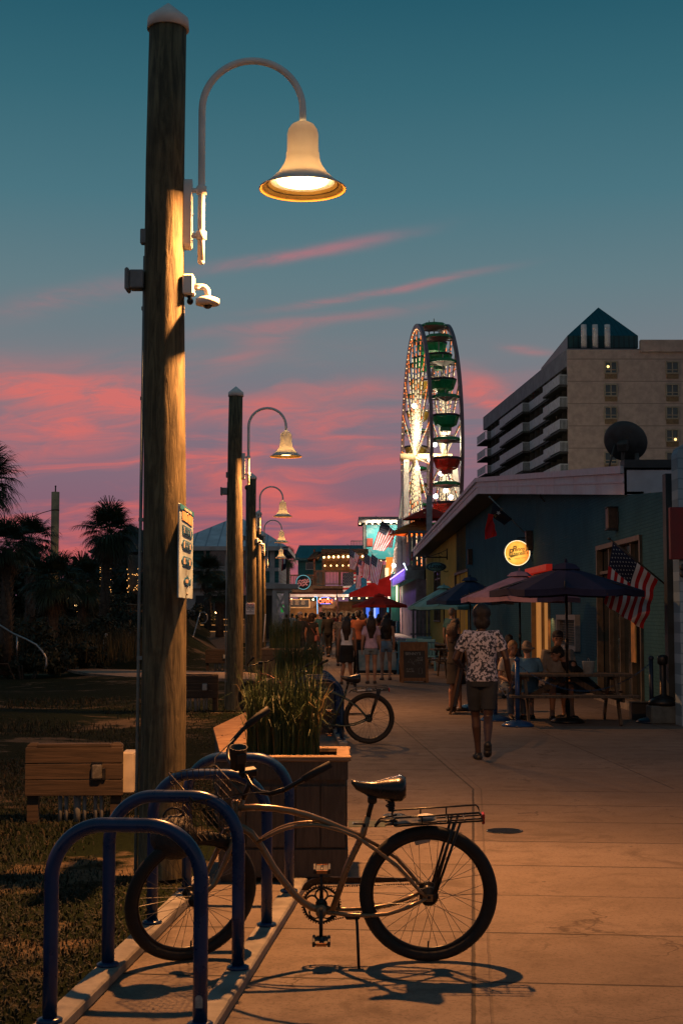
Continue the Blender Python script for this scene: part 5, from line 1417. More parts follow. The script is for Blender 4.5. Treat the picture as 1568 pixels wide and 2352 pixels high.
a_board((cb.x, cb.y + .2, 0), 0.06, .68, 1.02, 'black chalkboard sandwich board in brown wooden frame right of the three women', M('blackboard', (.012, .013, .013), .6, .3, 5), wood_mat('board_oak', (.12, .055, .022), (.24, .12, .05), grain=(18, 18, 2), bump=.2))
cb = gnd(1062, 1640)
a_board((cb.x + .07, cb.y + .1, 0), radians(78), .62, 1.10, 'pale sandwich board seen edge on, half hidden by the walking man', M('pale_poster', (.40, .45, .52), .6, .45, 5), wood_mat('board_oak', (.12, .055, .022), (.24, .12, .05)), True)
cb = gnd(862, 1545)
a_board((cb.x, 40.5, 0), .25, 1.25, .92, 'white poster sandwich board partly hidden behind the three women', M('seaside_poster', (.36, .40, .38), .6, .6, 3, col2=(.10, .22, .26)), BLACKM, True)

def stanchion(px, py, lab, hgt=.98, mat=None):
    p = gnd(px, py); t = thing('stanchion', lab, 'stanchion', (p.x, p.y, 0), 0, 'blue stanchions with a chain round the tables'); m = mat or M('stanchion_blue', (.010, .05, .16), .3, .2, 6)
    b = MB(); b.lathe([(.245, 0), (.245, .02), (.20, .055), (.10, .085), (.045, .095)], 28); b.build('base', m, t)
    b = MB(); b.tube([(0, 0, .06), (0, 0, hgt)], .034, 14); b.ball((0, 0, hgt + .02), .045); b.build('post', m, t)
    return V((p.x, p.y, hgt - .05))
s1 = stanchion(1188, 1668, 'blue stanchion with shiny dome base at the left end of the near picnic table')
s2 = stanchion(1137, 1655, 'blue stanchion just behind the walking man')
s3 = stanchion(1496, 1660, 'dark blue stanchion at the wall end of the near picnic table', mat=M('stanchion_dark', (.008, .02, .05), .4, .2, 6))
s4 = stanchion(1078, 1630, 'blue stanchion by the pale sandwich board')
def chain(a, c, sag, lab):
    b = MB(); n = int((c - a).length / .032)
    f = lambda u: a.lerp(c, u) - V((0, 0, sag * 4 * u * (1 - u)))
    for i in range(n):
        p0, p1 = f(i / n), f((i + 1.25) / n); d = (p1 - p0).normalized(); sd = d.cross(V((0, 0, 1))).normalized() if i % 2 else V((0, 0, 1))
        b.tube([p0 + sd * .008, p0.lerp(p1, .5) + sd * .012, p1 + sd * .008, p1 - sd * .008, p0.lerp(p1, .5) - sd * .012, p0 - sd * .008], .0035, 5, closed=True)
    tag(b.build('chain', M('blue_chain', (.02, .07, .16), .4, .3, 9)), lab, 'chain')
chain(s1, s3, .42, 'blue plastic chain sagging in front of the near picnic table'); chain(s2, s1, .5, 'short blue chain hanging between two stanchions by the walking man'); chain(s4, s2, .5, 'blue chain hanging behind the walking man by the pale board')

def ash_bin():
    p = gnd(1531, 1664); t = thing('smoking_bin', 'black cigarette bin with domed foot on a grey concrete block', 'cigarette bin', (p.x, p.y + .25, 0))
    b = MB(); b.box((0, 0, .14), (.46, .42, .28), bev=.02); b.build('block', M('grey_block', (.10, .13, .135), .85, .3, 6, bump=.3), t)
    b = MB(); b.lathe([(.23, .28), (.225, .34), (.15, .40), (.055, .44), (.048, .92), (.048, .93)], 24); b.build('bin_body', BLACK, t)
    b = MB(); b.lathe([(.05, .90), (.078, .92), (.082, 1.02), (.065, 1.05), (.001, 1.06)], 20); b.build('bin_head', BLACK, t)
ash_bin()
p = gnd(1440, 1652); t = thing('floor_box', 'low dark box on the ground by the wall end of the near picnic table', 'box', (p.x + .2, p.y, 0)); b = MB(); b.box((0, 0, .13), (.30, .26, .26), bev=.01); b.build('crate_body', DARKTRIM, t); b = MB(); b.box((0, 0, .27), (.32, .28, .02), bev=.005); b.build('lid', DARKTRIM, t)

def blue_chair(px, py, rz, lab):
    p = gnd(px, py); t = thing('patio_chair', lab, 'chair', (p.x, p.y, 0), rz, 'light blue patio chairs by the yellow wall'); m = M('blue_plastic', (.06, .22, .34), .5, .15, 4)
    b = MB(); b.box((0, 0, .42), (.52, .50, .045), bev=.012); b.build('seat', m, t)
    b = MB()
    for k in range(5): b.box((-.2 + k * .1, -.25, .68), (.085, .03, .50), R('X', radians(10)), bev=.006)
    b.box((0, -.30, .90), (.54, .035, .09), bev=.012); b.build('backrest', m, t)
    for x in (-.24, .24):
        for y in (-.22, .22): b = MB(); b.box((x, y, .20), (.05, .05, .41), bev=.006); b.build('leg', m, t)
        b = MB(); b.box((x * 1.08, 0, .62), (.06, .50, .035), bev=.008); b.box((x * 1.08, .20, .52), (.05, .05, .20)); b.build('armrest', m, t)
blue_chair(930, 1548, .1, 'light blue patio chair just left of the chalkboard'); blue_chair(951, 1535, .0, 'light blue patio chair behind the middle of the chalkboard'); blue_chair(985, 1540, -.3, 'light blue patio chair right of the chalkboard')
blue_chair(968, 1526, .2, 'light blue patio chair farthest behind the chalkboard')
def fish_stand():
    p = gnd(983, 1535); t = thing('fish_figure', 'pale fish shaped ornament standing tail down beside the chalkboard', 'ornament', (p.x, p.y, 0)); m = M('pale_fish', (.40, .33, .24), .6, .4, 9)
    b = MB(); b.loft([((0, 0, z), .15 * w, .10 * w) for z, w in ((.16, .3), (.25, .55), (.4, .9), (.55, 1), (.68, .8), (.75, .4), (.78, .1))], 14); b.build('fish_body', m, t)
    b = MB()
    for k in range(9):
        a = (k - 4) * .22; b.tube([(0, 0, .2), (sin(a) * .32, 0, .02 + abs(sin(a)) * .08)], [.03, .02], 6)
    b.build('tail_fin', m, t)
fish_stand()

# ------------------------------------------------------------------ flags
F_R = M('flag_red', (.55, .010, .014), .8, .2, 3); F_W = M('flag_white', (.78, .76, .76), .8, .15, 3); F_B = M('flag_navy', (.012, .018, .05), .8, .2, 3)
STAR = M('star_white', (.62, .62, .62), .8, .1, 3)
def cloth(ht, hb, ft, fb, wave, nwave, seed=0, thick=None):
    """point on the cloth: u along the fly, v down the hoist"""
    ht, hb, ft, fb = map(V, (ht, hb, ft, fb)); rr = random.Random(seed); ph = rr.uniform(0, 6)
    nrm = (ft - ht).cross(hb - ht).normalized()
    def f(u, v):
        p = ht.lerp(hb, v).lerp(ft.lerp(fb, v), u)
        a = wave * u ** .7 * sin(nwave * u + 1.7 * v + ph) + wave * .6 * sin(2.3 * nwave * v * u + ph)
        return p + nrm * a
    return f, nrm
def us_flag(name_lab, ht, hb, ft, fb, pole=None, wave=.06, nwave=7, seed=0, stars=True, group='striped flags along the promenade', pr=.014):
    f, nrm = cloth(ht, hb, ft, fb, wave, nwave, seed)
    o = V(pole[0]) if pole else V(ht)
    t = thing('flag', name_lab, 'flag', tuple(o), 0, group)
    b = MB(); NU, NV = 26, 26; vs = [f(i / NU, j / NV) for i in range(NU + 1) for j in range(NV + 1)]
    fs = []; mi = []
    for i in range(NU):
        for j in range(NV):
            fs.append([i * (NV + 1) + j, (i + 1) * (NV + 1) + j, (i + 1) * (NV + 1) + j + 1, i * (NV + 1) + j + 1])
            st = int((j + .5) / NV * 13); mi.append(2 if (i + .5) / NU < .40 and st < 7 else (0 if st % 2 == 0 else 1))
    b.add(vs, fs, True); b.mi = mi; c = b.build('cloth', [F_R, F_W, F_B], t, True)
    if stars:
        b = MB(); w = .024
        for row in range(9):
            for k in range(6 if row % 2 == 0 else 5):
                u = .40 * ((k + (.5 if row % 2 == 0 else 1)) / 6); v = 7 / 13 * (row + .7) / 9.4
                for s in (-1, 1):
                    pts = []
                    for q in range(10):
                        a = pi / 2 + q * pi / 5; r_ = 1 if q % 2 == 0 else .42
                        pts.append(f(u + .012 * r_ * cos(a) * 1.0, v - .018 * r_ * sin(a)) + nrm * (.006 * s))
                    ce = sum(pts, V()) / 10; b.add([ce] + pts, [[0, 1 + q, 1 + (q + 1) % 10] for q in range(10)])
        b.build('stars', STAR, c).data.transform(Matrix.Translation(-V(t.location)))
    if pole:
        b = MB(); b.tube([pole[0], pole[1]], pr, 8); b.ball(pole[1], pr * 1.9); b.build('flagpole', M('dark_pole', (.05, .045, .04), .5, .3, 9), t, True)
    return t
w0 = wallpt(1525, 1341, .0); D1 = w0.y
us_flag('large striped flag hanging from a slanting pole at the right end of the blue wall', at(1404, 1246, D1 - .1), at(1508, 1333, D1 - .05), at(1384, 1386, D1 - .25), at(1478, 1444, D1 - .05), (w0, at(1398, 1237, D1 - .1)), .055, 8, 4)
# dark state flag over the round sign
def state_flag():
    w = wallpt(1218, 1238, .0); Y = w.y; tip = at(1124, 1142, Y - .3)
    t = thing('state_flag', 'dark blue and red flag with one star drooping from a pole above the round sign', 'flag', tuple(w))
    b = MB(); b.tube([w, tip], .018, 8); b.ball(tip, .035); b.build('flagpole', M('pale_pole', (.20, .28, .30), .4, .3, 9), t, True)
    a, c, d, e = at(1132, 1151, Y - .3), at(1176, 1192, Y - .15), at(1158, 1206, Y - .2), at(1127, 1184, Y - .3)
    f, n = cloth(a, c, e, d, .05, 5, 2); b = MB(); N = 14
    b.add([f(i / N, j / N) for i in range(N + 1) for j in range(N + 1)], [[i * (N + 1) + j, (i + 1) * (N + 1) + j, (i + 1) * (N + 1) + j + 1, i * (N + 1) + j + 1] for i in range(N) for j in range(N)], True)
    q = b.build('blue_field', M('state_navy', (.010, .014, .03), .8, .2, 3), t, True)
    f, n = cloth(at(1119, 1180, Y - .35), at(1131, 1182, Y - .3), at(1110, 1240, Y - .4), at(1138, 1231, Y - .3), .06, 6, 3); b = MB()
    b.add([f(i / N, j / N) for i in range(N + 1) for j in range(N + 1)], [[i * (N + 1) + j, (i + 1) * (N + 1) + j, (i + 1) * (N + 1) + j + 1, i * (N + 1) + j + 1] for i in range(N) for j in range(N)], True)
    b.build('red_tail', F_R, t, True)
    c0 = at(1144, 1178, Y - .40); up = V((.55, 0, .8)).normalized(); rt = V((.8, 0, -.55)).normalized(); k = Y / FPX
    pts = []
    for i in range(10):
        an = pi / 2 + i * pi / 5; r_ = (5.5 if i % 2 == 0 else 2.3) * k; pts.append(c0 + rt * cos(an) * r_ + up * sin(an) * r_)
    b = MB(); b.prism(pts, (0, .012, 0)); b.build('star', STAR, t, True)
    ye = M('flag_gold', (.30, .20, .06), .7, .1, 3)
    text('letter', 'N', 9 * k, at(1136, 1185, Y - .41), rt, up, ye, t); text('letter', 'C', 9 * k, at(1151, 1170, Y - .41), rt, up, ye, t)
state_flag()

# ------------------------------------------------------------------ the arcade street beyond
TEAL = striped_mat('teal_siding', (.035, .20, .21), (.018, .11, .12), 2, .22, .03, bump=.4); CREAMW = M('cream_trim', (.45, .43, .42), .6, .25, 1.2)
METALROOF = striped_mat('white_standing_seam_roof', (.78, .76, .80), (.40, .39, .44), 0, .75, .06, rough=.55, metal=0.)
def pavilion():
    D = 88.; k = D / FPX
    x0, x1 = at(395, 1412, D).x, at(640, 1412, D).x; ze = at(500, 1256, D).z; zr = at(560, 1170, D).z; zf = at(500, 1345, D).z
    t = thing('beach_pavilion', 'two storey teal pavilion with white trim and pale hipped metal roof', 'building', (x1, D, 0))
    dep = 12
    b = MB(); b.box(((x0 + x1) / 2, D + dep / 2, (ze + zf) / 2), (x1 - x0, dep, ze - zf)); b.build('wall', TEAL, t, True)
    b = MB(); b.box(((x0 + x1) / 2, D + dep / 2 + .15, zf / 2 + .0), (x1 - x0 - .3, dep - .3, zf)); b.build('wall', CREAMW, t, True)
    e = .55; c4 = [V((x0 - e, D - e, ze)), V((x1 + e, D - e, ze)), V((x1 + e, D + dep + e, ze)), V((x0 - e, D + dep + e, ze))]
    r0, r1 = V((x0 + 3.6, D + dep / 2, zr)), V((x1 - 3.0, D + dep / 2, zr)); b = MB()
    b.add(c4 + [r0, r1], [[0, 1, 5, 4], [1, 2, 5], [2, 3, 4, 5], [3, 0, 4], [3, 2, 1, 0]]); b.build('roof', METALROOF, t, True)
    b = MB()
    for p, q in zip(c4, c4[1:] + c4[:1]): b.strip(p - V((0, 0, .12)), q - V((0, 0, .12)), .10, .26)
    b.build('eave_board', CREAMW, t, True)
    b = MB()
    for px in (625, 606, 520, 470): x = at(px, 1412, D).x; b.box((x, D - .04, (zf + ze) / 2), (.30 if px == 625 else .14, .14, ze - zf - .25))
    zm = at(500, 1308, D).z; b.box(((x0 + x1) / 2, D - .05, zm), (x1 - x0, .14, .22)); b.box(((x0 + x1) / 2, D - .05, zf), (x1 - x0, .16, .35)); b.build('white_trim', CREAMW, t, True)
    for px in (500, 545, 585):
        x = at(px, 1412, D).x; b = MB(); b.box((x, D - .03, (zm + ze) / 2), (1.0, .08, 1.15)); f = b.build('window', CREAMW, t, True); b = MB(); b.box((x, D - .06, (zm + ze) / 2), (.84, .06, .98)); b.build('pane', GLASSDARK, f).data.transform(Matrix.Translation(-V(t.location)))
    # entrance porch with crossed braces at its right end
    xa, xb = at(628, 1412, D - 2).x, at(668, 1412, D - 2).x; zp = at(640, 1357, D - 2).z
    b = MB(); b.box(((xa + xb) / 2, D - 1.5, zp + .25), (xb - xa + .9, 3.2, .28)); b.box(((xa + xb) / 2, D - 1.5, zp), (xb - xa, 2.9, .22)); b.build('porch_roof', CREAMW, t, True)
    for x in (xa + .1, xb - .25):
        b = MB(); b.box((x, D - 2.9, zp / 2), (.26, .26, zp)); b.build('porch_post', CREAMW, t, True)
    b = MB(); b.strip((xa + .15, D - 2.9, zp - 1.35), (xb - .3, D - 2.9, zp - .15), .12, .14, up=(0, 1, 0)); b.strip((xa + .15, D - 2.86, zp - .15), (xb - .3, D - 2.86, zp - 1.35), .12, .14, up=(0, 1, 0)); b.build('cross_brace', CREAMW, t, True)
    for px in (470, 520, 570, 612):
        x = at(px, 1412, D).x; b = MB(); b.box((x, D - .04, zf * .45), (1.1, .1, zf * .75)); b.build('dark_opening', M('dark_opening', (.015, .018, .02), .5, .3, 2), t, True)
pavilion()
def teal_roof_far():
    t = thing('far_gable_house', 'distant dark house gable showing between the two palm crowns', 'house', tuple(at(300, 1412, 120)))
    a, c, d = at(200, 1268, 120), at(300, 1205, 120), at(430, 1268, 120)
    b = MB(); b.prism([a, c, d], (0, 8, 0)); b.build('roof', striped_mat('dull_teal_roof', (.03, .07, .08), (.02, .045, .05), 0, .5, .05), t, True)
    b = MB(); b.box(((a.x + d.x) / 2, 124.3, a.z / 2 - .01), (d.x - a.x - 1.2, 7, a.z)); b.build('wall', M('dull_wall', (.06, .07, .07), .8, .2, 1), t, True)
teal_roof_far()
def teal_house():
    D = 182.; t = thing('teal_house', 'small teal clapboard house with shed roof beyond the timber deck', 'house', tuple(V((at(705, 1412, D).x, D, 0))))
    x0, x1 = at(684, 1412, D).x, at(745, 1412, D).x; z = at(700, 1286, D).z
    b = MB(); b.box(((x0 + x1) / 2, D + 4, z / 2), (x1 - x0, 8, z)); b.build('wall', TEAL, t, True)
    a, c = at(675, 1288, D), at(686, 1262, D + 3); b = MB(); xr = at(835, 1412, D).x
    b.prism([(a.x, D - .8, a.z), (c.x, D + 5, c.z + .35), (xr, D + 5, c.z + .35), (xr, D - .8, a.z)], (0, 0, .3)); b.build('roof', striped_mat('teal_shed_roof', (.05, .20, .22), (.03, .13, .14), 0, .5, .05, rough=.4), t, True)
    for py in (1300, 1338):
        p = at(712, py, D - .05); b = MB(); b.box((p.x, D - .05, p.z), (1.15, .12, 1.0)); f = b.build('window', CREAMW, t, True); b = MB(); b.box((p.x, D - .09, p.z), (.92, .1, .78)); b.build('pane', GLASSDARK, f).data.transform(Matrix.Translation(-V(t.location)))
teal_house()
def string_lights(pts, n, r, lab, sag=.0, col=(1, .60, .24), pw=6, drop=.0):
    m = M('string_bulb_%d_%d' % (int(col[2] * 100), int(pw * 10)), (1, .7, .4), .4, 0, emit=col, power=pw)
    t = thing('string_lights', lab, 'string lights', tuple(pts[0])); w = MB(); path = []
    for a, c in zip(pts[:-1], pts[1:]):
        for i in range(n + (1 if c is pts[-1] else 0)):
            u = i / n; path.append(V(a).lerp(V(c), u) - V((0, 0, sag * 4 * u * (1 - u))))
    w.tube(path, r * .25, 5); w.build('wire', BLACKM, t, True)
    for p in path:
        w = MB(); w.ball(p - V((0, 0, r + drop)), (r, r, r * 1.25), 8, 6); w.build('bulb', m, t, True)
    return t
TIMBER = wood_mat('deck_timber', (.06, .032, .016), (.17, .095, .05), grain=(6, 6, 2), bump=.2); THATCH = M('thatch', (.055, .042, .028), .95, .5, 8, bump=1.)
def tiki_deck():
    D = 154.; k = D / FPX; t = thing('timber_deck_bar', 'rustic two level timber deck bar with thatch eave and glowing bulbs', 'building', tuple(V((at(740, 1412, D).x, D, 0))))
    X = lambda px: at(px, 1412, D).x; Z = lambda py: at(700, py, D).z
    b = MB(); b.box(((X(640) + X(845)) / 2, D + 3, Z(1349)), (X(845) - X(640), 8, .3)); b.box(((X(640) + X(720)) / 2, D - 1.0, Z(1349) - .31), (X(720) - X(640), .2, .5)); b.build('deck_floor', TIMBER, t, True)
    for px0, px1, py in ((640, 726, 1322), (722, 800, 1312)):
        b = MB(); zt, zb = Z(py), Z(py + 28 if py == 1322 else 1344); x0, x1 = X(px0), X(px1)
        b.box(((x0 + x1) / 2, D - 1, zt), (x1 - x0, .16, .14)); b.box(((x0 + x1) / 2, D - 1, zb + .1), (x1 - x0, .10, .10)); n = 24
        for i in range(n + 1): b.box((x0 + (x1 - x0) * i / n, D - 1, (zt + zb) / 2), (.07, .06, zt - zb))
        b.build('railing', TIMBER, t, True)
    for px in (722, 742, 780, 816, 840):
        b = MB(); b.box((X(px), D - .8, (Z(1262) + Z(1345)) / 2), (.22, .22, Z(1262) - Z(1345))); b.build('post', TIMBER, t, True)
    b = MB(); b.prism([(X(706), D - 2, Z(1286)), (X(722), D - 1, Z(1268)), (X(845), D - 1, Z(1263)), (X(845), D - 2, Z(1268)), (X(738), D - 2, Z(1272)), (X(728), D - 2, Z(1284))], (0, 7, 0)); b.box(((X(738) + X(845)) / 2, D - 1.5, Z(1268)), (X(845) - X(738), 2, .45)); b.build('thatch_roof', THATCH, t, True)
    b = MB(); b.box(((X(742) + X(845)) / 2, D + 3.4, (Z(1265) + Z(1312)) / 2), (X(845) - X(742), .2, Z(1265) - Z(1312))); b.build('back_wall', TIMBER, t, True)
    b = MB(); b.box(((X(742) + X(845)) / 2, D + .5, Z(1300)), (X(845) - X(742), 1.2, .2)); b.box(((X(744) + X(845)) / 2, D - .6, Z(1285)), (X(845) - X(744), .1, .4)); b.build('bar_counter', TIMBER, t, True)
    b = MB(); n = 60
    for i in range(n): b.box((X(742) + (X(832) - X(742)) * i / n, D - .72, Z(1280)), (.05, .05, .95))
    b.build('reed_blind', M('reeds', (.20, .10, .04), .8, .4, 9), t, True)
    b = MB(); b.box(((X(655) + X(815)) / 2, D - .2, Z(1361)), (X(815) - X(655), 1.0, .6)); b.build('fascia_board', M('rust_board', (.09, .03, .02), .8, .4, 2), t, True)
    light('deck_light', 'AREA', (X(790) - t.location.x, -.2, Z(1270)), 300, (1, .45, .14), t, shape='DISK', size=2.5)
    light('deck_light', 'AREA', (X(760) - t.location.x, .2, Z(1272)), 180, (1, .45, .14), t, shape='DISK', size=2.0)
    string_lights([(X(744), D - .95, Z(1278)), (X(843), D - .95, Z(1276))], 9, .11, 'row of warm bulbs glowing under the thatched eave of the timber bar', pw=7)
    string_lights([(X(746), D - .5, Z(1298)), (X(842), D - .5, Z(1297))], 7, .08, 'lower row of small warm bulbs inside the timber bar', pw=4)
    # ring shaped neon sign on the railing
    c = V((X(697), D - 1.15, Z(1338))); q = thing('ring_sign', 'round dark sign with pale neon ring hung on the timber deck railing', 'sign', tuple(c)); r = 17.5 * k
    b = MB(); b.lathe([(r, 0), (r, .06), (.001, .06)], 32, axis=R('X', pi / 2)); b.build('board', BLACKM, q)
    b = MB(); b.tube(arc((0, -.09, 0), r * .92, 0, 2 * pi, 30)[:-1], .035, 6, closed=True); b.build('neon_ring', M('teal_neon', (.1, .4, .5), .4, 0, emit=(.18, .55, .62), power=.55), q)
    b = MB()
    for j, ln in ((.25, 7), (-.05, 8), (-.35, 6)):
        for i in range(ln): x = (i - ln / 2 + .5) * r * .2; b.box((x, -.08, r * j + .05 * sin(i * 2.1) + x * .15), (r * .13, .03, r * .2))
    b.build('neon_lettering', M('rose_neon', (.4, .15, .15), .4, 0, emit=(.5, .16, .16), power=.35), q)
    # big flag draped over the railing
    us_flag('wide striped flag draped flat over the timber deck railing', at(787, 1316, D - 1.3), at(788, 1372, D - 1.3), at(852, 1313, D - 1.3), at(852, 1368, D - 1.3), None, .08, 6, 9)
tiki_deck()
def snack_bar():
    D = 146.; k = D / FPX; X = lambda px: at(px, 1412, D).x; Z = lambda py: at(700, py, D).z
    t = thing('snack_bar', 'lit open fronted snack bar at the far end with menu board', 'building', (X(720), D, 0))
    b = MB(); b.box(((X(645) + X(900)) / 2, D + .6, Z(1368) + .0), (X(900) - X(645), 1.6, .28)); b.build('canopy', CREAMW, t, True)
    b = MB(); b.box(((X(640) + X(900)) / 2, D + 5, 1.55), (X(900) - X(640), .3, 3.1)); b.build('back_wall', M('warm_back_wall', (.22, .13, .07), .8, .5, 1), t, True)
    b = MB(); b.box((X(655), D + 2.5, 1.5), (.25, 5, 3.4)); b.box((X(735), D + 2.6, 1.5), (.3, 5, 3.4)); b.build('side_wall', M('dark_red_wall', (.10, .03, .02), .8, .3, 1), t, True)
    b = MB(); b.box(((X(655) + X(735)) / 2, D + 1.0, .55), (X(735) - X(655), .6, 1.1)); b.build('counter', TIMBER, t, True)
    b = MB(); b.box(((X(657) + X(712)) / 2, D - .3, Z(1386)), (X(712) - X(657), .10, 20 * k)); f = b.build('menu_frame', M('menu_frame_wood', (.5, .32, .14), .6, .2, 4), t, True)
    b = MB(); b.box(((X(657) + X(712)) / 2, D - .37, Z(1386)), (X(712) - X(657) - .22, .06, 20 * k - .2)); b.build('menu_panel', M('menu_black', (.02, .016, .012), .5, .3, 6), f).data.transform(Matrix.Translation(-V(t.location)))
    b = MB()
    for j in range(5):
        for i in range(3): b.box((X(660) + .15 + i * .62 + .22, D - .41, Z(1379) - j * .105), (.34 + .1 * ((i + j) % 3) / 3, .01, .035))
    b.build('menu_lines', M('menu_text', (.35, .25, .15), .7, .3, 30), f).data.transform(Matrix.Translation(-V(t.location)))
    for px in (668, 690, 718):
        light('counter_light', 'AREA', (X(px) - t.location.x, 1.6, Z(1373)), 110, (1, .52, .2), t, shape='DISK', size=.5)
        b = MB(); b.ball((X(px) + .05, D + .2, Z(1377)), .10, 8, 6); b.build('bulb', BULBW, t, True)
    light('counter_light', 'AREA', (X(770) - t.location.x, 1.6, Z(1374)), 70, (1, .40, .15), t, shape='DISK', size=.5)
    q = thing('open_sign', 'red neon sign reading open with a blue upper outline in the snack bar', 'sign', tuple(at(747, 1380, D - .4)))
    w = 15 * k; b = MB(); b.box((0, .05, 0), (w * 2.05, .06, w * 1.15), bev=.02); b.build('backing', BLACKM, q)
    L = q.location
    text('neon_letters', 'OPEN', w * .85, (L.x, L.y - .03, L.z - w * .08), (1, 0, 0), (0, 0, 1), M('red_neon', (1, .2, .1), .4, 0, emit=(1, .09, .03), power=2.2), q, bold=.008, ext=.01)
    b = MB(); b.tube([V((-w * .85, -.03, w * .33))] + [V(p) for p in arc((0, -.03, w * .30), w * .8, pi * .9, pi * .1, 10, (1, 0, 0), (0, 0, .32))] + [V((w * .85, -.03, w * .33))], .022, 6); b.tube([(-w * .8, -.03, -w * .45), (w * .8, -.03, -w * .45)], .022, 6); b.build('neon_outline', M('blue_neon', (.2, .3, 1), .4, 0, emit=(.12, .22, 1), power=2.0), q)
    b = MB(); b.tube([at(721, 1371, D - .3), at(728, 1371, D - .3), at(729, 1410, D - .3)], .03, 6); tag(b.build('neon_tube', M('cyan_neon', (.2, .6, 1), .4, 0, emit=(.12, .5, 1), power=1.6)), 'thin bent cyan neon tube left of the open sign', 'neon light')
    q = thing('cash_machine_sign', 'small bright green sign reading ATM beside the white cross brace', 'sign', tuple(at(654, 1398, 86.2))); kk = 86 / FPX
    b = MB(); b.box((0, 0, 0), (17 * kk, .12, 17 * kk), bev=.02); b.build('box_case', M('green_lit', (.05, .4, .08), .4, 0, emit=(.03, .42, .06), power=.45), q); b = MB(); b.box((0, -.07, 2 * kk), (12 * kk, .02, 7 * kk)); b.build('plate', M('pale_lit', (.5, .6, .5), .4, 0, emit=(.5, .7, .5), power=.5), q)
    L = q.location; text('lettering', 'ATM', 6.5 * kk, (L.x, L.y - .09, L.z + 2 * kk), (1, 0, 0), (0, 0, 1), F_B, q, bold=.006)
    string_lights([at(735, 1374, D - .9), at(860, 1372, D - .9)], 7, .07, 'row of small amber bulbs under the snack bar canopy by the open sign', pw=5)
snack_bar()
def mural_building():
    D = 205.; t = thing('mural_building', 'tall flat roofed building end painted with pale clouds on turquoise', 'building', (at(870, 1412, D).x, D, 0)); X = lambda px: at(px, 1412, D).x; Z = lambda py: at(870, py, D).z
    b = MB(); b.box(((X(834) + X(950)) / 2, D + 3, Z(1285) / 2 + Z(1204) / 2 - 0), (X(950) - X(834), 6, Z(1204) - Z(1285))); b.build('wall', M('grey_wall', (.16, .16, .16), .8, .3, 1), t, True)
    b = MB(); b.box(((X(841) + X(935)) / 2, D - .08, (Z(1284) + Z(1206)) / 2), (X(935) - X(841), .14, Z(1206) - Z(1284))); b.build('mural', M('sea_mural', (.03, .28, .34), .6, .3, .55, col2=(.38, .46, .46), thr=(.53, .72)), t, True)
    b = MB(); b.box(((X(823) + X(950)) / 2, D + 2, Z(1196)), (X(950) - X(823), 9, Z(1189) - Z(1202))); b.build('roof', M('pale_roof_edge', (.36, .34, .34), .6, .2, 1), t, True)
    b = MB(); b.box(((X(800) + X(950)) / 2, D + 2, Z(1298) / 2), (X(950) - X(800), 7, Z(1298))); b.build('lower_wall', M('low_wall', (.12, .12, .12), .8, .3, 1), t, True)
    b = MB(); b.box((X(849), D - .2, Z(1246)), (.9, .12, 1.2), bev=.05); b.build('red_panel', M('rust_panel', (.30, .05, .03), .6, .3, 2), t, True)
    string_lights([(X(826), D - 2.7, Z(1204)), (X(925), D - 2.7, Z(1202))], 7, .10, 'row of warm bulbs under the flat roof above the turquoise mural', pw=5); string_lights([(X(838), D - .5, Z(1286)), (X(935), D - .5, Z(1289))], 8, .09, 'row of warm bulbs along the bottom of the turquoise mural', pw=4.5)
    b = MB(); x0, x1 = X(806), X(834); zt, zb = Z(1243), Z(1268); b.box(((x0 + x1) / 2, D - .5, zt), (x1 - x0, .12, .12)); b.box(((x0 + x1) / 2, D - .5, zb), (x1 - x0, .12, .12))
    for i in range(9): b.box((x0 + (x1 - x0) * i / 8, D - .5, (zt + zb) / 2), (.07, .07, zt - zb))
    b.box(((x0 + x1) / 2, D + 1, zb / 2), (x1 - x0, 2.5, zb - .1)); b.build('stair_landing', M('dark_rail', (.04, .04, .045), .6, .2, 3), t, True)
    light('mural_light', 'AREA', (X(885) - t.location.x, -3.2, Z(1203)), 900, (1, .82, .6), t, shape='RECTANGLE', size=5, size_y=.3).rotation_euler = (radians(35), 0, 0)
    b = MB(); b.box((X(898), D - 2.5, Z(1318)), (1.6, .3, 4.6)); b.build('lit_column', M('orange_lit', (.8, .3, .05), .5, .2, 1, emit=(1, .28, .03), power=.75), t, True)
    b = MB(); b.box((X(887), D - 2.6, Z(1325)), (.5, .3, 2.4)); b.build('lit_lamp', M('cream_lit', (.8, .7, .5), .5, 0, emit=(1, .72, .36), power=1.6), t, True)
mural_building()
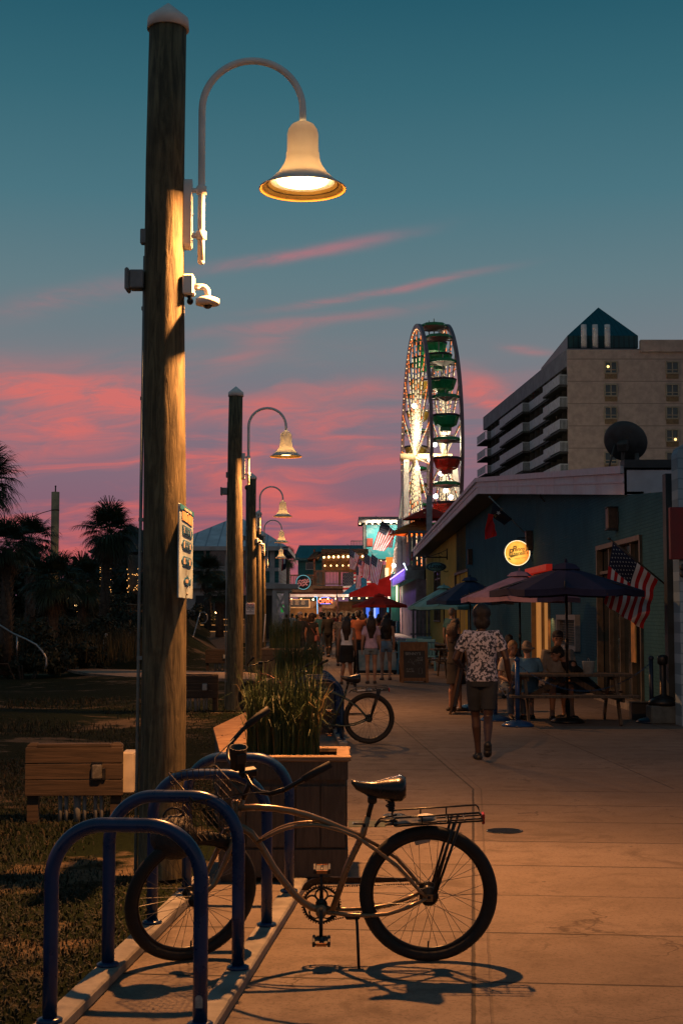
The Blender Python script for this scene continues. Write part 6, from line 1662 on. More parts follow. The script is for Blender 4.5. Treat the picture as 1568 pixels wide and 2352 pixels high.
def awning_shop():
    D = 131.5; X = lambda px, d=D: at(px, 1412, d).x; Z = lambda py, d=D: at(870, py, d).z
    t = thing('awning_shop', 'shopfront with a large red awning and lit bluish doorways', 'building', (X(905), D, 0))
    xw = X(913); xf = X(802); zt = Z(1313); zb = Z(1371)
    b = MB(); b.box((xw + 3, D + 8, 3.0), (6, 15.8, 6.0)); b.build('wall', M('teal_green_wall', (.02, .13, .11), .7, .3, 1), t, True)
    b = MB(); L = 12.5
    b.add([(xf, D, zb + .35), (xw, D, zt), (xw, D + L, zt), (xf, D + L, zb + .35), (xf, D, zb), (xw, D, zb), (xf, D + L, zb)], [[0, 1, 2, 3], [4, 5, 1, 0], [4, 0, 3, 6]]); b.build('red_awning', M('awning_red', (.50, .025, .018), .9, .25, .8, spec=.05), t, True)
    b = MB(); D2 = D + L + 2; x2 = X(782, D2); x3 = X(842, D2); b.add([(x2, D2, Z(1366, D2)), (x3, D2, Z(1318, D2)), (x3, D2 + 7, Z(1318, D2)), (x2, D2 + 7, Z(1366, D2)), (x2, D2, Z(1373, D2)), (x3, D2, Z(1373, D2))], [[0, 1, 2, 3], [4, 5, 1, 0]]); b.build('blue_awning', M('awning_blue', (.006, .035, .07), .9, .2, 1, spec=.05), t, True)
    zf = at(870, 1375, D).z
    LD = [M('blue_lit', (.1, .2, .8), .5, 0, emit=(.05, .18, .9), power=.9), M('pale_blue_lit', (.5, .6, .9), .5, 0, emit=(.35, .5, .95), power=1.0), M('cyan_lit', (.1, .5, .6), .5, 0, emit=(.08, .45, .6), power=.7)]
    for i, (px, c) in enumerate(((846, 0), (862, 1), (868, 0), (893, 2), (905, 1))): b = MB(); b.box((X(px), D + 3 + .2 * i, 1.45), (.35 if c == 0 else .18, .2, 2.5)); b.build('lit_doorway', LD[c], t, True)
    b = MB(); b.box(((X(835) + X(912)) / 2, D + 3.6, 1.6), (X(912) - X(835), .2, 3.2)); b.build('shop_front', M('shop_dark', (.03, .025, .03), .6, .3, 1), t, True)
    string_lights([at(852, 1379, D - .3), at(911, 1375, D - .3)], 10, .05, 'row of tiny bluish bulbs under the edge of the red awning', col=(.45, .6, 1), pw=3)
    light('awning_fill', 'AREA', (X(850) - t.location.x, 3, Z(1290) + 2.5), 8000, (1, .62, .42), t, shape='DISK', size=1.0)  # unseen lamp added above the awning to brighten its slope
awning_shop()
def balcony_bar():
    D = 101.6; x0 = 4.9; Y1 = 130.; Z = lambda py, d=D: at(930, py, d).z; X = lambda px, d=D: at(px, 1412, d).x
    t = thing('balcony_bar', 'two storey bar with roof terrace railing and violet lit fascia', 'building', (x0, D, 0))
    WG = M('grey_boards', (.17, .16, .17), .8, .3, 2); LY = Y1 - D; ym = (D + Y1) / 2
    za, zb = Z(1309), Z(1331); zd = za + .25; zr = at(975, 1222, D).z
    b = MB(); b.box((x0 + 4.6, ym, zb / 2), (8.4, LY, zb)); b.build('lower_wall', M('mauve_wall', (.30, .22, .25), .85, .3, 1, spec=.1), t, True)
    b = MB(); b.prism([(x0 - .35, D, za), (x0 - .35, Y1, za), (x0 - .35, Y1, zb), (x0 - .35, D, zb)], (.15, 0, 0)); n = 70
    for i in range(n): b.box((x0 - .37, D + LY * (i + .5) / n, (za + zb) / 2), (.05, .12, za - zb - .04))
    b.build('violet_lit_fascia', M('violet_lit_metal', (.46, .38, .66), .6, .2, 2, spec=.2), t, True)  # violet of the led light put into the metal's base colour
    b = MB(); b.box((x0 + .35, D - .02, (za + zb) / 2), (1.3, .12, za - zb)); b.build('fascia_end', M('grey_boards', (.17, .16, .17)), t, True)
    b = MB(); b.tube([(x0 - .46, D, za + .02), (x0 - .46, Y1, za + .02)], .04, 6); b.build('led_strip', M('violet_led', (.5, .3, 1), .4, 0, emit=(.42, .26, 1), power=3), t, True)
    light('led_light', 'AREA', (-.95, LY / 2, za - .1), 150, (.42, .24, 1), t, shape='RECTANGLE', size=.2, size_y=LY).rotation_euler = (0, radians(-70), 0)
    b = MB(); b.box((x0 + 3.5, ym, zd - .1), (7.6, LY, .25)); b.build('terrace_floor', WG, t, True)
    b = MB(); b.box((x0, ym, zr), (.16, LY, .16)); b.box((x0 + 3.4, D, zr), (6.8, .16, .16)); b.box((x0 + .001, ym, zd + .2), (.10, LY, .12))
    for i in range(34): b.box((x0, D + LY * i / 33, (zd + zr) / 2), (.12, .30, zr - zd))
    for i in range(20): b.box((x0 + .3 + 6.5 * i / 19, D, (zd + zr) / 2), (.22, .12, zr - zd))
    b.build('terrace_railing', WG, t, True)
    for (px, py, Y) in ((917, 1192, 116.), (985, 1138, D + .3)):
        b = MB(); p = at(px, py, Y); b.box((p.x, Y, (p.z + zd) / 2), (.40, .30, p.z - zd)); b.build('terrace_post', M('grey_post', (.34, .32, .33), .8, .2, 3), t, True)
    b = MB(); b.box((at(907, 1412, 127).x, 127, at(907, 1372, 127).z), (.7, .4, 4.2)); b.build('green_pilaster', M('green_pilaster', (.01, .16, .12), .5, .2, 1), t, True)
    b = MB(); b.tube([at(911, 1345, 126.6), at(911, 1395, 126.6)], .07, 8); b.build('light_tube', M('warm_tube', (1, .9, .6), .4, 0, emit=(1, .80, .42), power=1.8), t, True)
    b = MB(); b.ball(at(904, 1299, 126.5), .2, 8, 6); b.build('wall_lamp', M('cool_bulb', (1, 1, 1), .4, 0, emit=(.75, .95, 1), power=3), t, True)
    light('tube_light', 'POINT', at(908, 1360, 125.6) - V(t.location), 60, (.8, .9, .55), t, shadow_soft_size=.3)
    b = MB(); q = V((x0 - .55, D - 2.4, zd + .1)); b.ball(q, .06, 8, 6); b.tube([q, q + V((.2, 1.2, -.3)), q + V((.3, 2.5, -.35))], .03, 6); b.build('added_flood_bulb', M('cool_bulb', (1, 1, 1)), t, True)  # made-up bulb and arm, added to go with the flag spot
    l = light('added_flag_flood', 'SPOT', q + V((-.2, -.3, .1)) - V(t.location), 3800, (1, .86, .70), t, spot_size=radians(50), spot_blend=.7, shadow_soft_size=.15)  # spot added to brighten the street flags
    l.rotation_euler = (V((.2, 112, 6.0)) - (q + V((0, 0, .2)))).to_track_quat('-Z', 'Y').to_euler()
    # orange umbrellas on the terrace
    for (px, py, pe, r, Y, m, lab) in ((985, 1164, 1190, 62, D + 3.5, U_RED, 'red umbrella, upper one on the roof terrace against the big wheel'), (965, 1192, 1216, 62, D + 4.5, U_ORANGE, 'orange umbrella on the roof terrace below the red one'), (948, 1208, 1225, 56, D + 2.0, M('umbrella_rust', (.40, .10, .03), .75, .2, 2, spec=.08), 'rust orange umbrella at the corner of the roof terrace')):
        c = at(px, 1412, Y); umbrella((c.x, Y, zd), r * Y / FPX, at(px, pe, Y).z - zd, at(px, py, Y).z - zd, m, lab, rot=.2, group='umbrellas on the roof terrace')
    light('terrace_light', 'AREA', (X(955) - t.location.x, 3, Z(1240)), 120, (1, .45, .15), t, shape='DISK', size=1.0).rotation_euler = (pi, 0, 0)
    string_lights([at(918, 1196, 116), at(948, 1190, 108), at(985, 1150, D + .3)], 7, .05, 'string of dark unlit bulbs strung before the big wheel', sag=.5, col=(.2, .1, .05), pw=.05, drop=.05)
    b = MB(); zl = 2.2
    for i in range(9): b.box((X(938) + i * .26, D - 6.5, 1.15), (.14, .08, 2.3))
    for z in (.4, 2.0): b.box((X(938) + 1.05, D - 6.45, z), (2.5, .06, .1))
    tag(b.build('slat_fence', WG), 'grey vertical slat fence below the violet fascia', 'fence')
    # flags on slanting poles
    fl = [((1208, 0), (854, 1231), None)]
balcony_bar()
def street_flags():
    D = 98.; k = 1
    def fl(lab, tip, foot, ht, hb, ft, fb, seed, Y=D, w=.10): us_flag(lab, at(*ht, Y), at(*hb, Y), at(*ft, Y), at(*fb, Y), (at(*foot, Y + 1), at(*tip, Y - .3)), w, 7, seed)
    fl('largest of the street flags, flying highest before the turquoise mural', (863, 1186), (947, 1242), (877, 1194), (911, 1224), (855, 1262), (882, 1266), 1, 105.)
    fl('striped flag half hidden behind the largest street flag', (850, 1192), (923, 1253), (878, 1218), (904, 1234), (868, 1256), (900, 1258), 12, 112.)
    fl('striped flag on the leftmost slanting pole above the timber bar', (797, 1250), (840, 1285), (802, 1258), (826, 1277), (801, 1305), (815, 1310), 2, 124.)
    fl('striped flag with clear stars in the middle of the street flags', (829, 1266), (870, 1318), (838, 1271), (860, 1284), (831, 1325), (860, 1340), 3, 123.)
    fl('striped flag at the right of the street flags, crossing its neighbour', (848, 1260), (886, 1325), (853, 1272), (880, 1292), (848, 1330), (868, 1345), 5, 122.)
    fl('narrow striped flag hanging limp below the leftmost pole', (815, 1290), (840, 1300), (818, 1300), (828, 1306), (816, 1352), (829, 1352), 6, 123.5)
    fl('small crumpled striped flag between two larger street flags', (812, 1275), (845, 1300), (823, 1282), (838, 1292), (820, 1318), (832, 1322), 7, 125.)
    # flag standing among the crowd, flag on a pole by the second lamp post
    us_flag('striped flag hanging from an upright pole in the crowd', at(773, 1360, 75), at(771, 1382, 75), at(779, 1390, 75), at(774, 1418, 75), (V((at(775, 1412, 75).x, 75, 0)), at(774, 1352, 75)), .05, 6, 8)
    us_flag('striped flag drooping from a tall pale pole behind the second lamp post', at(563, 1258, 50), at(560, 1290, 50), at(556, 1360, 50), at(570, 1372, 50), (V((at(567, 1412, 50).x, 50, 0)), at(568, 1120, 50)), .08, 6, 10, pr=.05)
    c = at(652, 1275, 86); t = thing('banner_flag', 'dark pennant flag with pale figure hanging from the pavilion corner', 'flag', tuple(c)); f, n = cloth(at(651, 1262, 86), at(660, 1263, 86), at(646, 1312, 86), at(657, 1306, 86), .08, 6, 5); b = MB(); N = 10
    b.add([f(i / N, j / N) for i in range(N + 1) for j in range(N + 1)], [[i * (N + 1) + j, (i + 1) * (N + 1) + j, (i + 1) * (N + 1) + j + 1, i * (N + 1) + j + 1] for i in range(N) for j in range(N)], True); b.mi = [1 if 3 <= q // 10 <= 6 and 3 <= q % 10 <= 6 else (2 if q % 10 < 2 else 0) for q in range(100)]; b.build('cloth', [F_B, F_W, F_R], t, True)
    b = MB(); b.tube([at(650, 1258, 86), at(664, 1256, 86)], .03, 6); b.build('bar', BLACKM, t, True)
street_flags()
def queue_posts():
    for i, (px, py, lab) in enumerate(((761, 1505, 'left of two black posts carrying tall narrow menu signs in the walk'), (772, 1512, 'right of two black posts carrying tall narrow menu signs in the walk'))):
        p = gnd(px, py); t = thing('sign_post', lab, 'sign post', (p.x, p.y, 0), 0, 'black sign posts in the walk')
        b = MB(); b.lathe([(.20, 0), (.20, .015), (.03, .03)], 20); b.build('base', BLACKM, t); b = MB(); b.tube([(0, 0, .02), (0, 0, 1.0 + .05 * i)], .022, 10); b.build('pole', BLACKM, t)
        b = MB(); b.box((.0, -.03, .82 + .1 * i), (.16 + .07 * i, .02, .62), bev=.005); s = b.build('sign_panel', M('dim_white_panel', (.30, .27, .26), .6, .3, 6), t)
        b = MB()
        for q in range(5): b.box((0, -.043, .60 + q * .11 + .1 * i), (.10 + .05 * i, .006, .05))
        b.build('sign_marks', M('panel_red', (.16, .04, .04), .6, .3, 9), s)
queue_posts()
# ------------------------------------------------------------------ palms, shrubs, boardwalk on the left
PALM = M('palm_leaf', (.012, .024, .009), .55, .4, 4, col2=(.035, .055, .02)); PALMDEAD = M('dead_palm_leaf', (.06, .042, .022), .8, .4, 5); PTRUNK = wood_mat('palm_trunk', (.035, .028, .022), (.09, .072, .055), grain=(6, 6, 12), bump=1.)
def frond(b, c, az, el, s, rr, droop):
    d = V((cos(az) * cos(el), sin(az) * cos(el), sin(el))); side = V((-sin(az), cos(az), 0)); nrm = d.cross(side).normalized()
    L = s * rr.uniform(.55, .8); tip = c + d * L - V((0, 0, droop * .10 * s))
    b.tube([c, c + d * L * .5 + V((0, 0, .03 * s)), tip], [.016 * s, .011 * s, .007 * s], 4, cap=False, smooth=False)
    n = 30; d2 = (d - V((0, 0, droop * .25))).normalized()
    for i in range(n):
        a = (-1 + 2 * i / (n - 1)) * radians(108) + rr.uniform(-.05, .05)
        r = (d2 * cos(a) + side * sin(a)).normalized(); LL = s * (.95 - .32 * abs(a) / 1.9) * rr.uniform(.8, 1.05)
        fold = nrm * (.10 * s * abs(sin(a)))
        w = .020 * s; sd = r.cross(nrm).normalized(); base = tip - d * .02 * s
        p1 = base + r * LL * .45 + fold * .5; p2 = p1 + (r - V((0, 0, .30 + droop * .6)) + V((rr.uniform(-.12, .12), rr.uniform(-.12, .12), 0))).normalized() * LL * .32; p3 = p2 + (r * .7 - V((0, 0, .75 + droop * .8))).normalized() * LL * .28
        b.add([base - sd * w * .35, base + sd * w * .35, p1 + sd * w, p1 - sd * w, p2 + sd * w * .6, p2 - sd * w * .6, p3], [[0, 1, 2, 3], [3, 2, 4, 5], [5, 4, 6]])
def palm(px, py_c, Y, s, lab, seed, nf=40, ndead=12, lean=0., zg=1.0, name='palm_tree'):
    rr = random.Random(seed); c = at(px, py_c, Y); t = thing(name, lab, 'palm tree', (c.x - lean, Y, zg), 0, 'cabbage palms on the left')
    h = max(.3, c.z - zg)
    b = MB(); pts = [V((0, 0, -.6)), V((lean * .15, 0, h * .35)), V((lean * .55, 0, h * .7)), V((lean, 0, h))]
    b.tube(pts, [.20, .165, .15, .17], 12)
    for i in range(int(h / .16)):
        u = i * .16 / h; p = V((lean * u ** 1.4, 0, h * u))
        for k in range(5):
            a = i * 1.1 + k * 2 * pi / 5; e = V((cos(a), sin(a), 0)); b.tube([p + e * .14, p + e * .22 + V((0, 0, .13))], [.05, .012], 5)
    b.build('trunk', PTRUNK, t)
    b = MB(); top = V((lean, 0, h))
    for i in range(nf):
        u = (i + .5) / nf; el = radians(86 - 132 * u ** .85) + rr.uniform(-.12, .12); frond(b, top + V((0, 0, .1)), i * 2.399 + rr.uniform(-.2, .2), el, s * rr.uniform(.85, 1.1), rr, max(0, u - .25))
    b.build('crown', PALM, t)
    b = MB()
    for i in range(ndead): frond(b, top - V((0, 0, .1)), i * 2.399 + .7, radians(-rr.uniform(45, 82)), s * rr.uniform(.6, .9), rr, .8)
    if ndead: b.build('dead_fronds', PALMDEAD, t)
palm(-42, 1115, 34, .82, 'largest cabbage palm, cut off by the left edge of the picture', 1, 46, 16, zg=.6)
palm(18, 1260, 40, .66, 'shaggy cabbage palm beside the pale concrete pole on the left', 2, 44, 14, zg=.6)
palm(72, 1245, 52, .80, 'cabbage palm whose fronds touch the pale concrete pole', 3, 40, 14)
palm(252, 1228, 56, .98, 'cabbage palm with a full round crown just left of the nearest lamp post', 4, 54, 16, lean=.2)
palm(190, 1345, 60, .95, 'low cabbage palm filling the gap below the far gable', 5, 40, 10)
palm(122, 1340, 46, .85, 'low drooping cabbage palm in the dark thicket at left', 6, 42, 12, zg=.8)
palm(478, 1318, 68, .72, 'cabbage palm between the two nearest lamp posts before the teal pavilion', 7, 46, 12)
palm(505, 1368, 64, .55, 'short cabbage palm close behind the second lamp post', 8, 36, 8)
palm(662, 1285, 128, .8, 'small palm growing beside the teal house and timber deck', 9, 26, 4, zg=0.)
SHRUB = M('shrub_leaf', (.008, .014, .007), .7, .5, 3, col2=(.022, .032, .014)); 
def shrub(px, py, Y, rx, rz, n, lab, seed, mat=SHRUB):
    rr = random.Random(seed); c = at(px, py, Y); t = thing('shrub', lab, 'shrub', (c.x, Y, c.z - rz * .6), 0, 'dark shrubs on the dune')
    b = MB(); cl = [(V((rr.uniform(-1, 1) * rx * .7, rr.uniform(-.6, .6) * rx, rr.uniform(-.3, 1) * rz * .7)), rr.uniform(.35, .6) * rz) for _ in range(14)]
    for i in range(n):
        q, r = rr.choice(cl); d = V((rr.gauss(0, 1), rr.gauss(0, 1), rr.gauss(0, 1))).normalized(); p = q + d * r * rr.uniform(.55, 1.1)
        u = V((rr.gauss(0, 1), rr.gauss(0, 1), rr.gauss(0, 1))).normalized(); v = u.cross(d).normalized() if u.cross(d).length > .1 else u.orthogonal(); L = rr.uniform(.05, .13); w = L * .4
        b.add([p - v * w, p + u * L, p + v * w, p - u * L], [[0, 1, 2, 3]])
    b.build('foliage', mat, t)
    b = MB()
    for i in range(7):
        q, r = cl[i]; b.tube([(q.x * .2, q.y * .2, -rz), q * .5 + V((.05, 0, 0)), q], [.03, .02, .008], 5)
    b.build('branches', PTRUNK, t)
for i, (px, py, Y, rx, rz, n, lab) in enumerate([
    (30, 1450, 44, 1.6, 1.0, 2600, 'dark shrub at the left edge behind the curved handrail'), (110, 1440, 48, 1.7, .95, 2600, 'dark shrub beneath the drooping palm'), (190, 1440, 50, 1.5, .9, 2600, 'dark shrub left of the white turned post'),
    (275, 1450, 52, 1.3, .85, 2400, 'dark shrub behind the white turned post'), (325, 1430, 56, 1.5, 1.1, 2600, 'dark shrub tight against the nearest lamp post, left side'), (60, 1495, 40, 1.5, .6, 2200, 'low dark shrub on the lawn edge at far left'),
    (150, 1490, 44, 1.6, .55, 2200, 'low dark shrub beside the start of the sandy path'), (215, 1378, 66, 2.2, .7, 2400, 'dark hedge-like shrub along the boardwalk rail'), (330, 1372, 70, 2.2, .7, 2400, 'dark shrub in front of the bulb wrapped trunks'),
    (455, 1408, 70, 1.5, .8, 2000, 'dark shrub at the head of the wooden ramp')]):
    shrub(px, py, Y, rx, rz, n, lab, 40 + i)
def dune_grass():
    rr = random.Random(9); b = MB()
    for i in range(6500):
        px = rr.uniform(-40, 430); Y = rr.uniform(43, 62); py = 1500 - (Y - 43) * 3.6 + rr.uniform(-6, 10); p = at(px, py, Y)
        L = rr.uniform(.25, .7); a = rr.uniform(0, 2 * pi); d = V((cos(a), sin(a), 0)); s = V((-d.y, d.x, 0)) * rr.uniform(.006, .014); e = d * L * rr.uniform(.2, .7)
        b.add([p - s - V((0, 0, .2)), p + s - V((0, 0, .2)), p + e * .4 + V((0, 0, L * .7)) + s * .6, p + e * .4 + V((0, 0, L * .7)) - s * .6, p + e + V((0, 0, L))], [[0, 1, 2, 3], [3, 2, 4]])
    tag(b.build('dune_grass', M('dune_grass_blade', (.016, .022, .009), .8, .5, 2, col2=(.05, .042, .018))), kind='stuff')
dune_grass()
def treeline():
    rr = random.Random(21); b = MB(); cl = []
    for i in range(60): cl.append((V((rr.uniform(-34, -13.2), rr.uniform(104, 112), rr.uniform(.5, 5.0))), rr.uniform(.9, 1.7)))
    for i in range(24000):
        q, r = rr.choice(cl); d = V((rr.gauss(0, 1), rr.gauss(0, 1), rr.gauss(0, 1))).normalized(); p = q + d * r * rr.uniform(.5, 1.1); u = V((rr.gauss(0, 1), rr.gauss(0, 1), rr.gauss(0, 1))).normalized(); v = u.orthogonal(); L = rr.uniform(.12, .30)
        b.add([p - v * L * .5, p + u * L, p + v * L * .5, p - u * L], [[0, 1, 2, 3]])
    b.box((-23, 114, 1.2), (26, 1.5, 3.0))
    tag(b.build('undergrowth', SHRUB), kind='stuff')
treeline()
def concrete_pole():
    c = at(124, 1412, 74); t = thing('concrete_pole', 'pale round concrete pole with a short top fitting and a side cable among the palms', 'pole', (c.x, 74, 0)); k = 74 / FPX
    b = MB(); b.tube([(0, 0, 0), (0, 0, at(124, 1130, 74).z)], 9.2 * k, 20); b.build('shaft', M('warm_concrete', (.42, .31, .17), .85, .3, 2, bump=.2), t)
    zt = at(124, 1130, 74).z; b = MB(); b.tube([(0, 0, zt), (0, 0, zt + 12 * k)], 1.6 * k, 8); b.ball((0, 0, zt + 13 * k), 2.2 * k); b.build('top_fitting', BLACKM, t)
    z2 = at(124, 1172, 74).z; b = MB(); b.tube([(0, 0, z2 - .02), (0, 0, z2 + .03)], 9.6 * k, 18); b.tube([(-9 * k, 0, z2), (-30 * k, 0, z2 - 6 * k), (-70 * k, 0, z2 - 22 * k)], .022, 6); b.build('cable', BLACKM, t)
    light('pole_glow', 'POINT', (1.4, -3.0, 2.6), 90, (1, .55, .2), t, shadow_soft_size=.3)
concrete_pole()
def boardwalk():
    t = thing('wooden_ramp', 'dark wooden ramp and steps with lit nosings left of the second lamp post', 'ramp', (-5.5, 60, 0)); RW = wood_mat('ramp_planks', (.05, .032, .02), (.12, .078, .05), grain=(3, 14, 14), bump=.3)
    a, c = at(424, 1506, 57), at(522, 1506, 57); e, f = at(446, 1452, 66), at(530, 1452, 66); n = 26; b = MB()
    for i in range(n):
        u0, u1 = i / n, (i + .9) / n; b.prism([a.lerp(e, u0), c.lerp(f, u0), c.lerp(f, u1), a.lerp(e, u1)], (0, 0, -.08))
    b.build('ramp_deck', RW, t, True)
    lit = M('step_lamp_strip', (.8, .4, .1), .5, 0, emit=(1, .42, .12), power=.55); b = MB(); l = MB()
    for (px0, px1, py, Y) in ((442, 530, 1449, 66.3), (450, 560, 1434, 68), (450, 560, 1421, 70)):
        p, q = at(px0, py, Y), at(px1, py, Y); b.prism([p, q, q + V((0, 0, -.9)), p + V((0, 0, -.9))], (0, 1.6, 0)); l.prism([p + V((0, -.02, -.02)), q + V((0, -.02, -.02)), q + V((0, -.02, -.045)), p + V((0, -.02, -.045))], (0, .018, 0))
    s = b.build('steps', DARKWOOD, t, True); l.build('step_lights', lit, s).data.transform(Matrix.Translation(-V(t.location)))
    t2 = thing('path_light', 'small glowing low path lamp above the wooden steps', 'path light', tuple(at(497, 1408, 69.5)))
    b = MB(); b.ball((0, 0, 0), .075, 10, 8); b.build('lit_bulb', BULBW, t2); b = MB(); b.tube([(0, 0.02, -.9), (0, .02, .1)], .03, 8); b.lathe([(.001, .16), (.14, .10), (.14, .08), (.02, .09)], 14); b.build('lamp_post', BLACKM, t2)
    light('path_glow', 'POINT', (0, -.15, 0), 9, (1, .5, .18), t2, shadow_soft_size=.05)
    ST = M('stainless_rail', (.35, .37, .38), .3, .2, 6, metal=.8)
    t3 = thing('handrail', 'bright bent pipe handrail beside the wooden ramp', 'handrail', tuple(at(448, 1480, 57)), 0, 'pipe handrails on the left')
    b = MB(); b.tube([at(440, 1475, 57), at(447, 1452, 57.5), at(456, 1420, 58.5), at(460, 1408, 59)], .024, 8); b.tube([at(460, 1407, 59), at(470, 1406, 59), at(476, 1413, 59), at(477, 1422, 59), at(472, 1430, 59), at(462, 1432, 59)], .020, 8); b.build('pipe', ST, t3, True)
    b = MB(); b.tube([at(444, 1470, 57), at(444, 1500, 57)], .024, 8); b.build('support', ST, t3, True)
    t4 = thing('handrail', 'long curved pipe handrail dropping at the left edge', 'handrail', tuple(at(60, 1480, 36)), 0, 'pipe handrails on the left')
    b = MB(); b.tube([at(-40, 1412, 36), at(0, 1436, 36), at(30, 1455, 36), at(60, 1468, 36), at(84, 1481, 36), at(98, 1497, 36), at(107, 1512, 36), at(108, 1528, 36), at(104, 1536, 36)], .026, 8); b.build('pipe', ST, t4, True)
    b = MB(); b.tube([at(40, 1460, 36), at(40, 1520, 36)], .022, 8); b.build('support', ST, t4, True)
    t5 = thing('boardwalk_rail', 'long low boardwalk railing catching light behind the shrubs', 'railing', tuple(at(280, 1390, 72)))
    b = MB()
    for (px0, py0, px1, py1) in ((170, 1385, 410, 1392), (170, 1400, 330, 1404), (380, 1405, 420, 1413)): b.tube([at(px0, py0, 68), at(px1, py1, 68)], .035, 8)
    b.build('top_rail', M('rail_timber', (.20, .12, .06), .6, .3, 5), t5, True); 
    for px in range(180, 420, 30): b = MB(); b.tube([at(px, 1385, 68.1), at(px, 1412, 68.1)], .04, 6); b.build('post', DARKWOOD, t5, True)
    bulb = M('amber_twinkle', (1, .6, .2), .4, 0, emit=(1, .45, .12), power=2.2); rr = random.Random(2)
    for (px, lab) in ((243, 'tree trunk wrapped in amber bulbs seen under the round palm crown'), (305, 'second bulb wrapped tree trunk close to the nearest lamp post')):
        Y = 75; c = at(px, 1345, Y); q = thing('bulb_wrapped_trunk', lab, 'lit trunk', tuple(c), 0, 'trunks wrapped in bulbs'); b = MB(); b.tube([(0, 0, -2), (0, 0, 1.6)], .26, 12); b.build('trunk', PTRUNK, q)
        for i in range(34):
            a = rr.uniform(0, 2 * pi); z = rr.uniform(-.45, .95); r = .29; b = MB(); b.ball((cos(a) * r, sin(a) * r, z), .022, 6, 4); b.build('bulb', bulb, q)
    p = at(357 - 183, 1392, 70); q = thing('low_lamp', 'small glowing lamp with lit wooden base among the left palms', 'path light', tuple(at(174, 1390, 62))); b = MB(); b.ball((0, 0, 0), .06, 8, 6); b.build('lit_bulb', BULBW, q); b = MB(); b.box((.2, .05, -.55), (.22, .2, .5)); b.box((.2, .0, -.28), (.26, .26, .03)); b.build('lamp_base', BOXWOOD, q); light('low_glow', 'POINT', (0.15, -.2, -.2), 6, (1, .5, .15), q, shadow_soft_size=.05)
boardwalk()
# ------------------------------------------------------------------ people
DG = None
def remesh(o, vox, smooth=4, apply=True):
    m = o.modifiers.new('r', 'REMESH'); m.mode = 'VOXEL'; m.voxel_size = vox; m.use_smooth_shade = True
    if smooth: s = o.modifiers.new('s', 'SMOOTH'); s.factor = .5; s.iterations = smooth
    dg = bpy.context.evaluated_depsgraph_get(); dg.update()
    me = bpy.data.meshes.new_from_object(o.evaluated_get(dg)); mats = list(o.data.materials)
    old = o.data; o.modifiers.clear(); o.data = me; me.materials.clear()
    for q in mats: me.materials.append(q)
    me.polygons.foreach_set('material_index', [0] * len(me.polygons)); me.polygons.foreach_set('use_smooth', [True] * len(me.polygons))
    bpy.data.meshes.remove(old)
def cap_tube(b, pts, rs, seg=12):
    b.tube(pts, rs, seg); b.ball(pts[0], rs[0] * .98, 10, 6); b.ball(pts[-1], rs[-1] * .98, 10, 6)
SKIN = {k: M('skin_' + k, c, .5, .15, 8) for k, c in dict(fair=(.42, .24, .16), tan=(.30, .155, .095), brown=(.12, .058, .035), dark=(.045, .022, .015)).items()}
def cl(name, col, col2=None, scale=6, thr=(.35, .65)): return M('cloth_' + name, col, .85, .25, scale, bump=.25, col2=col2, thr=thr)
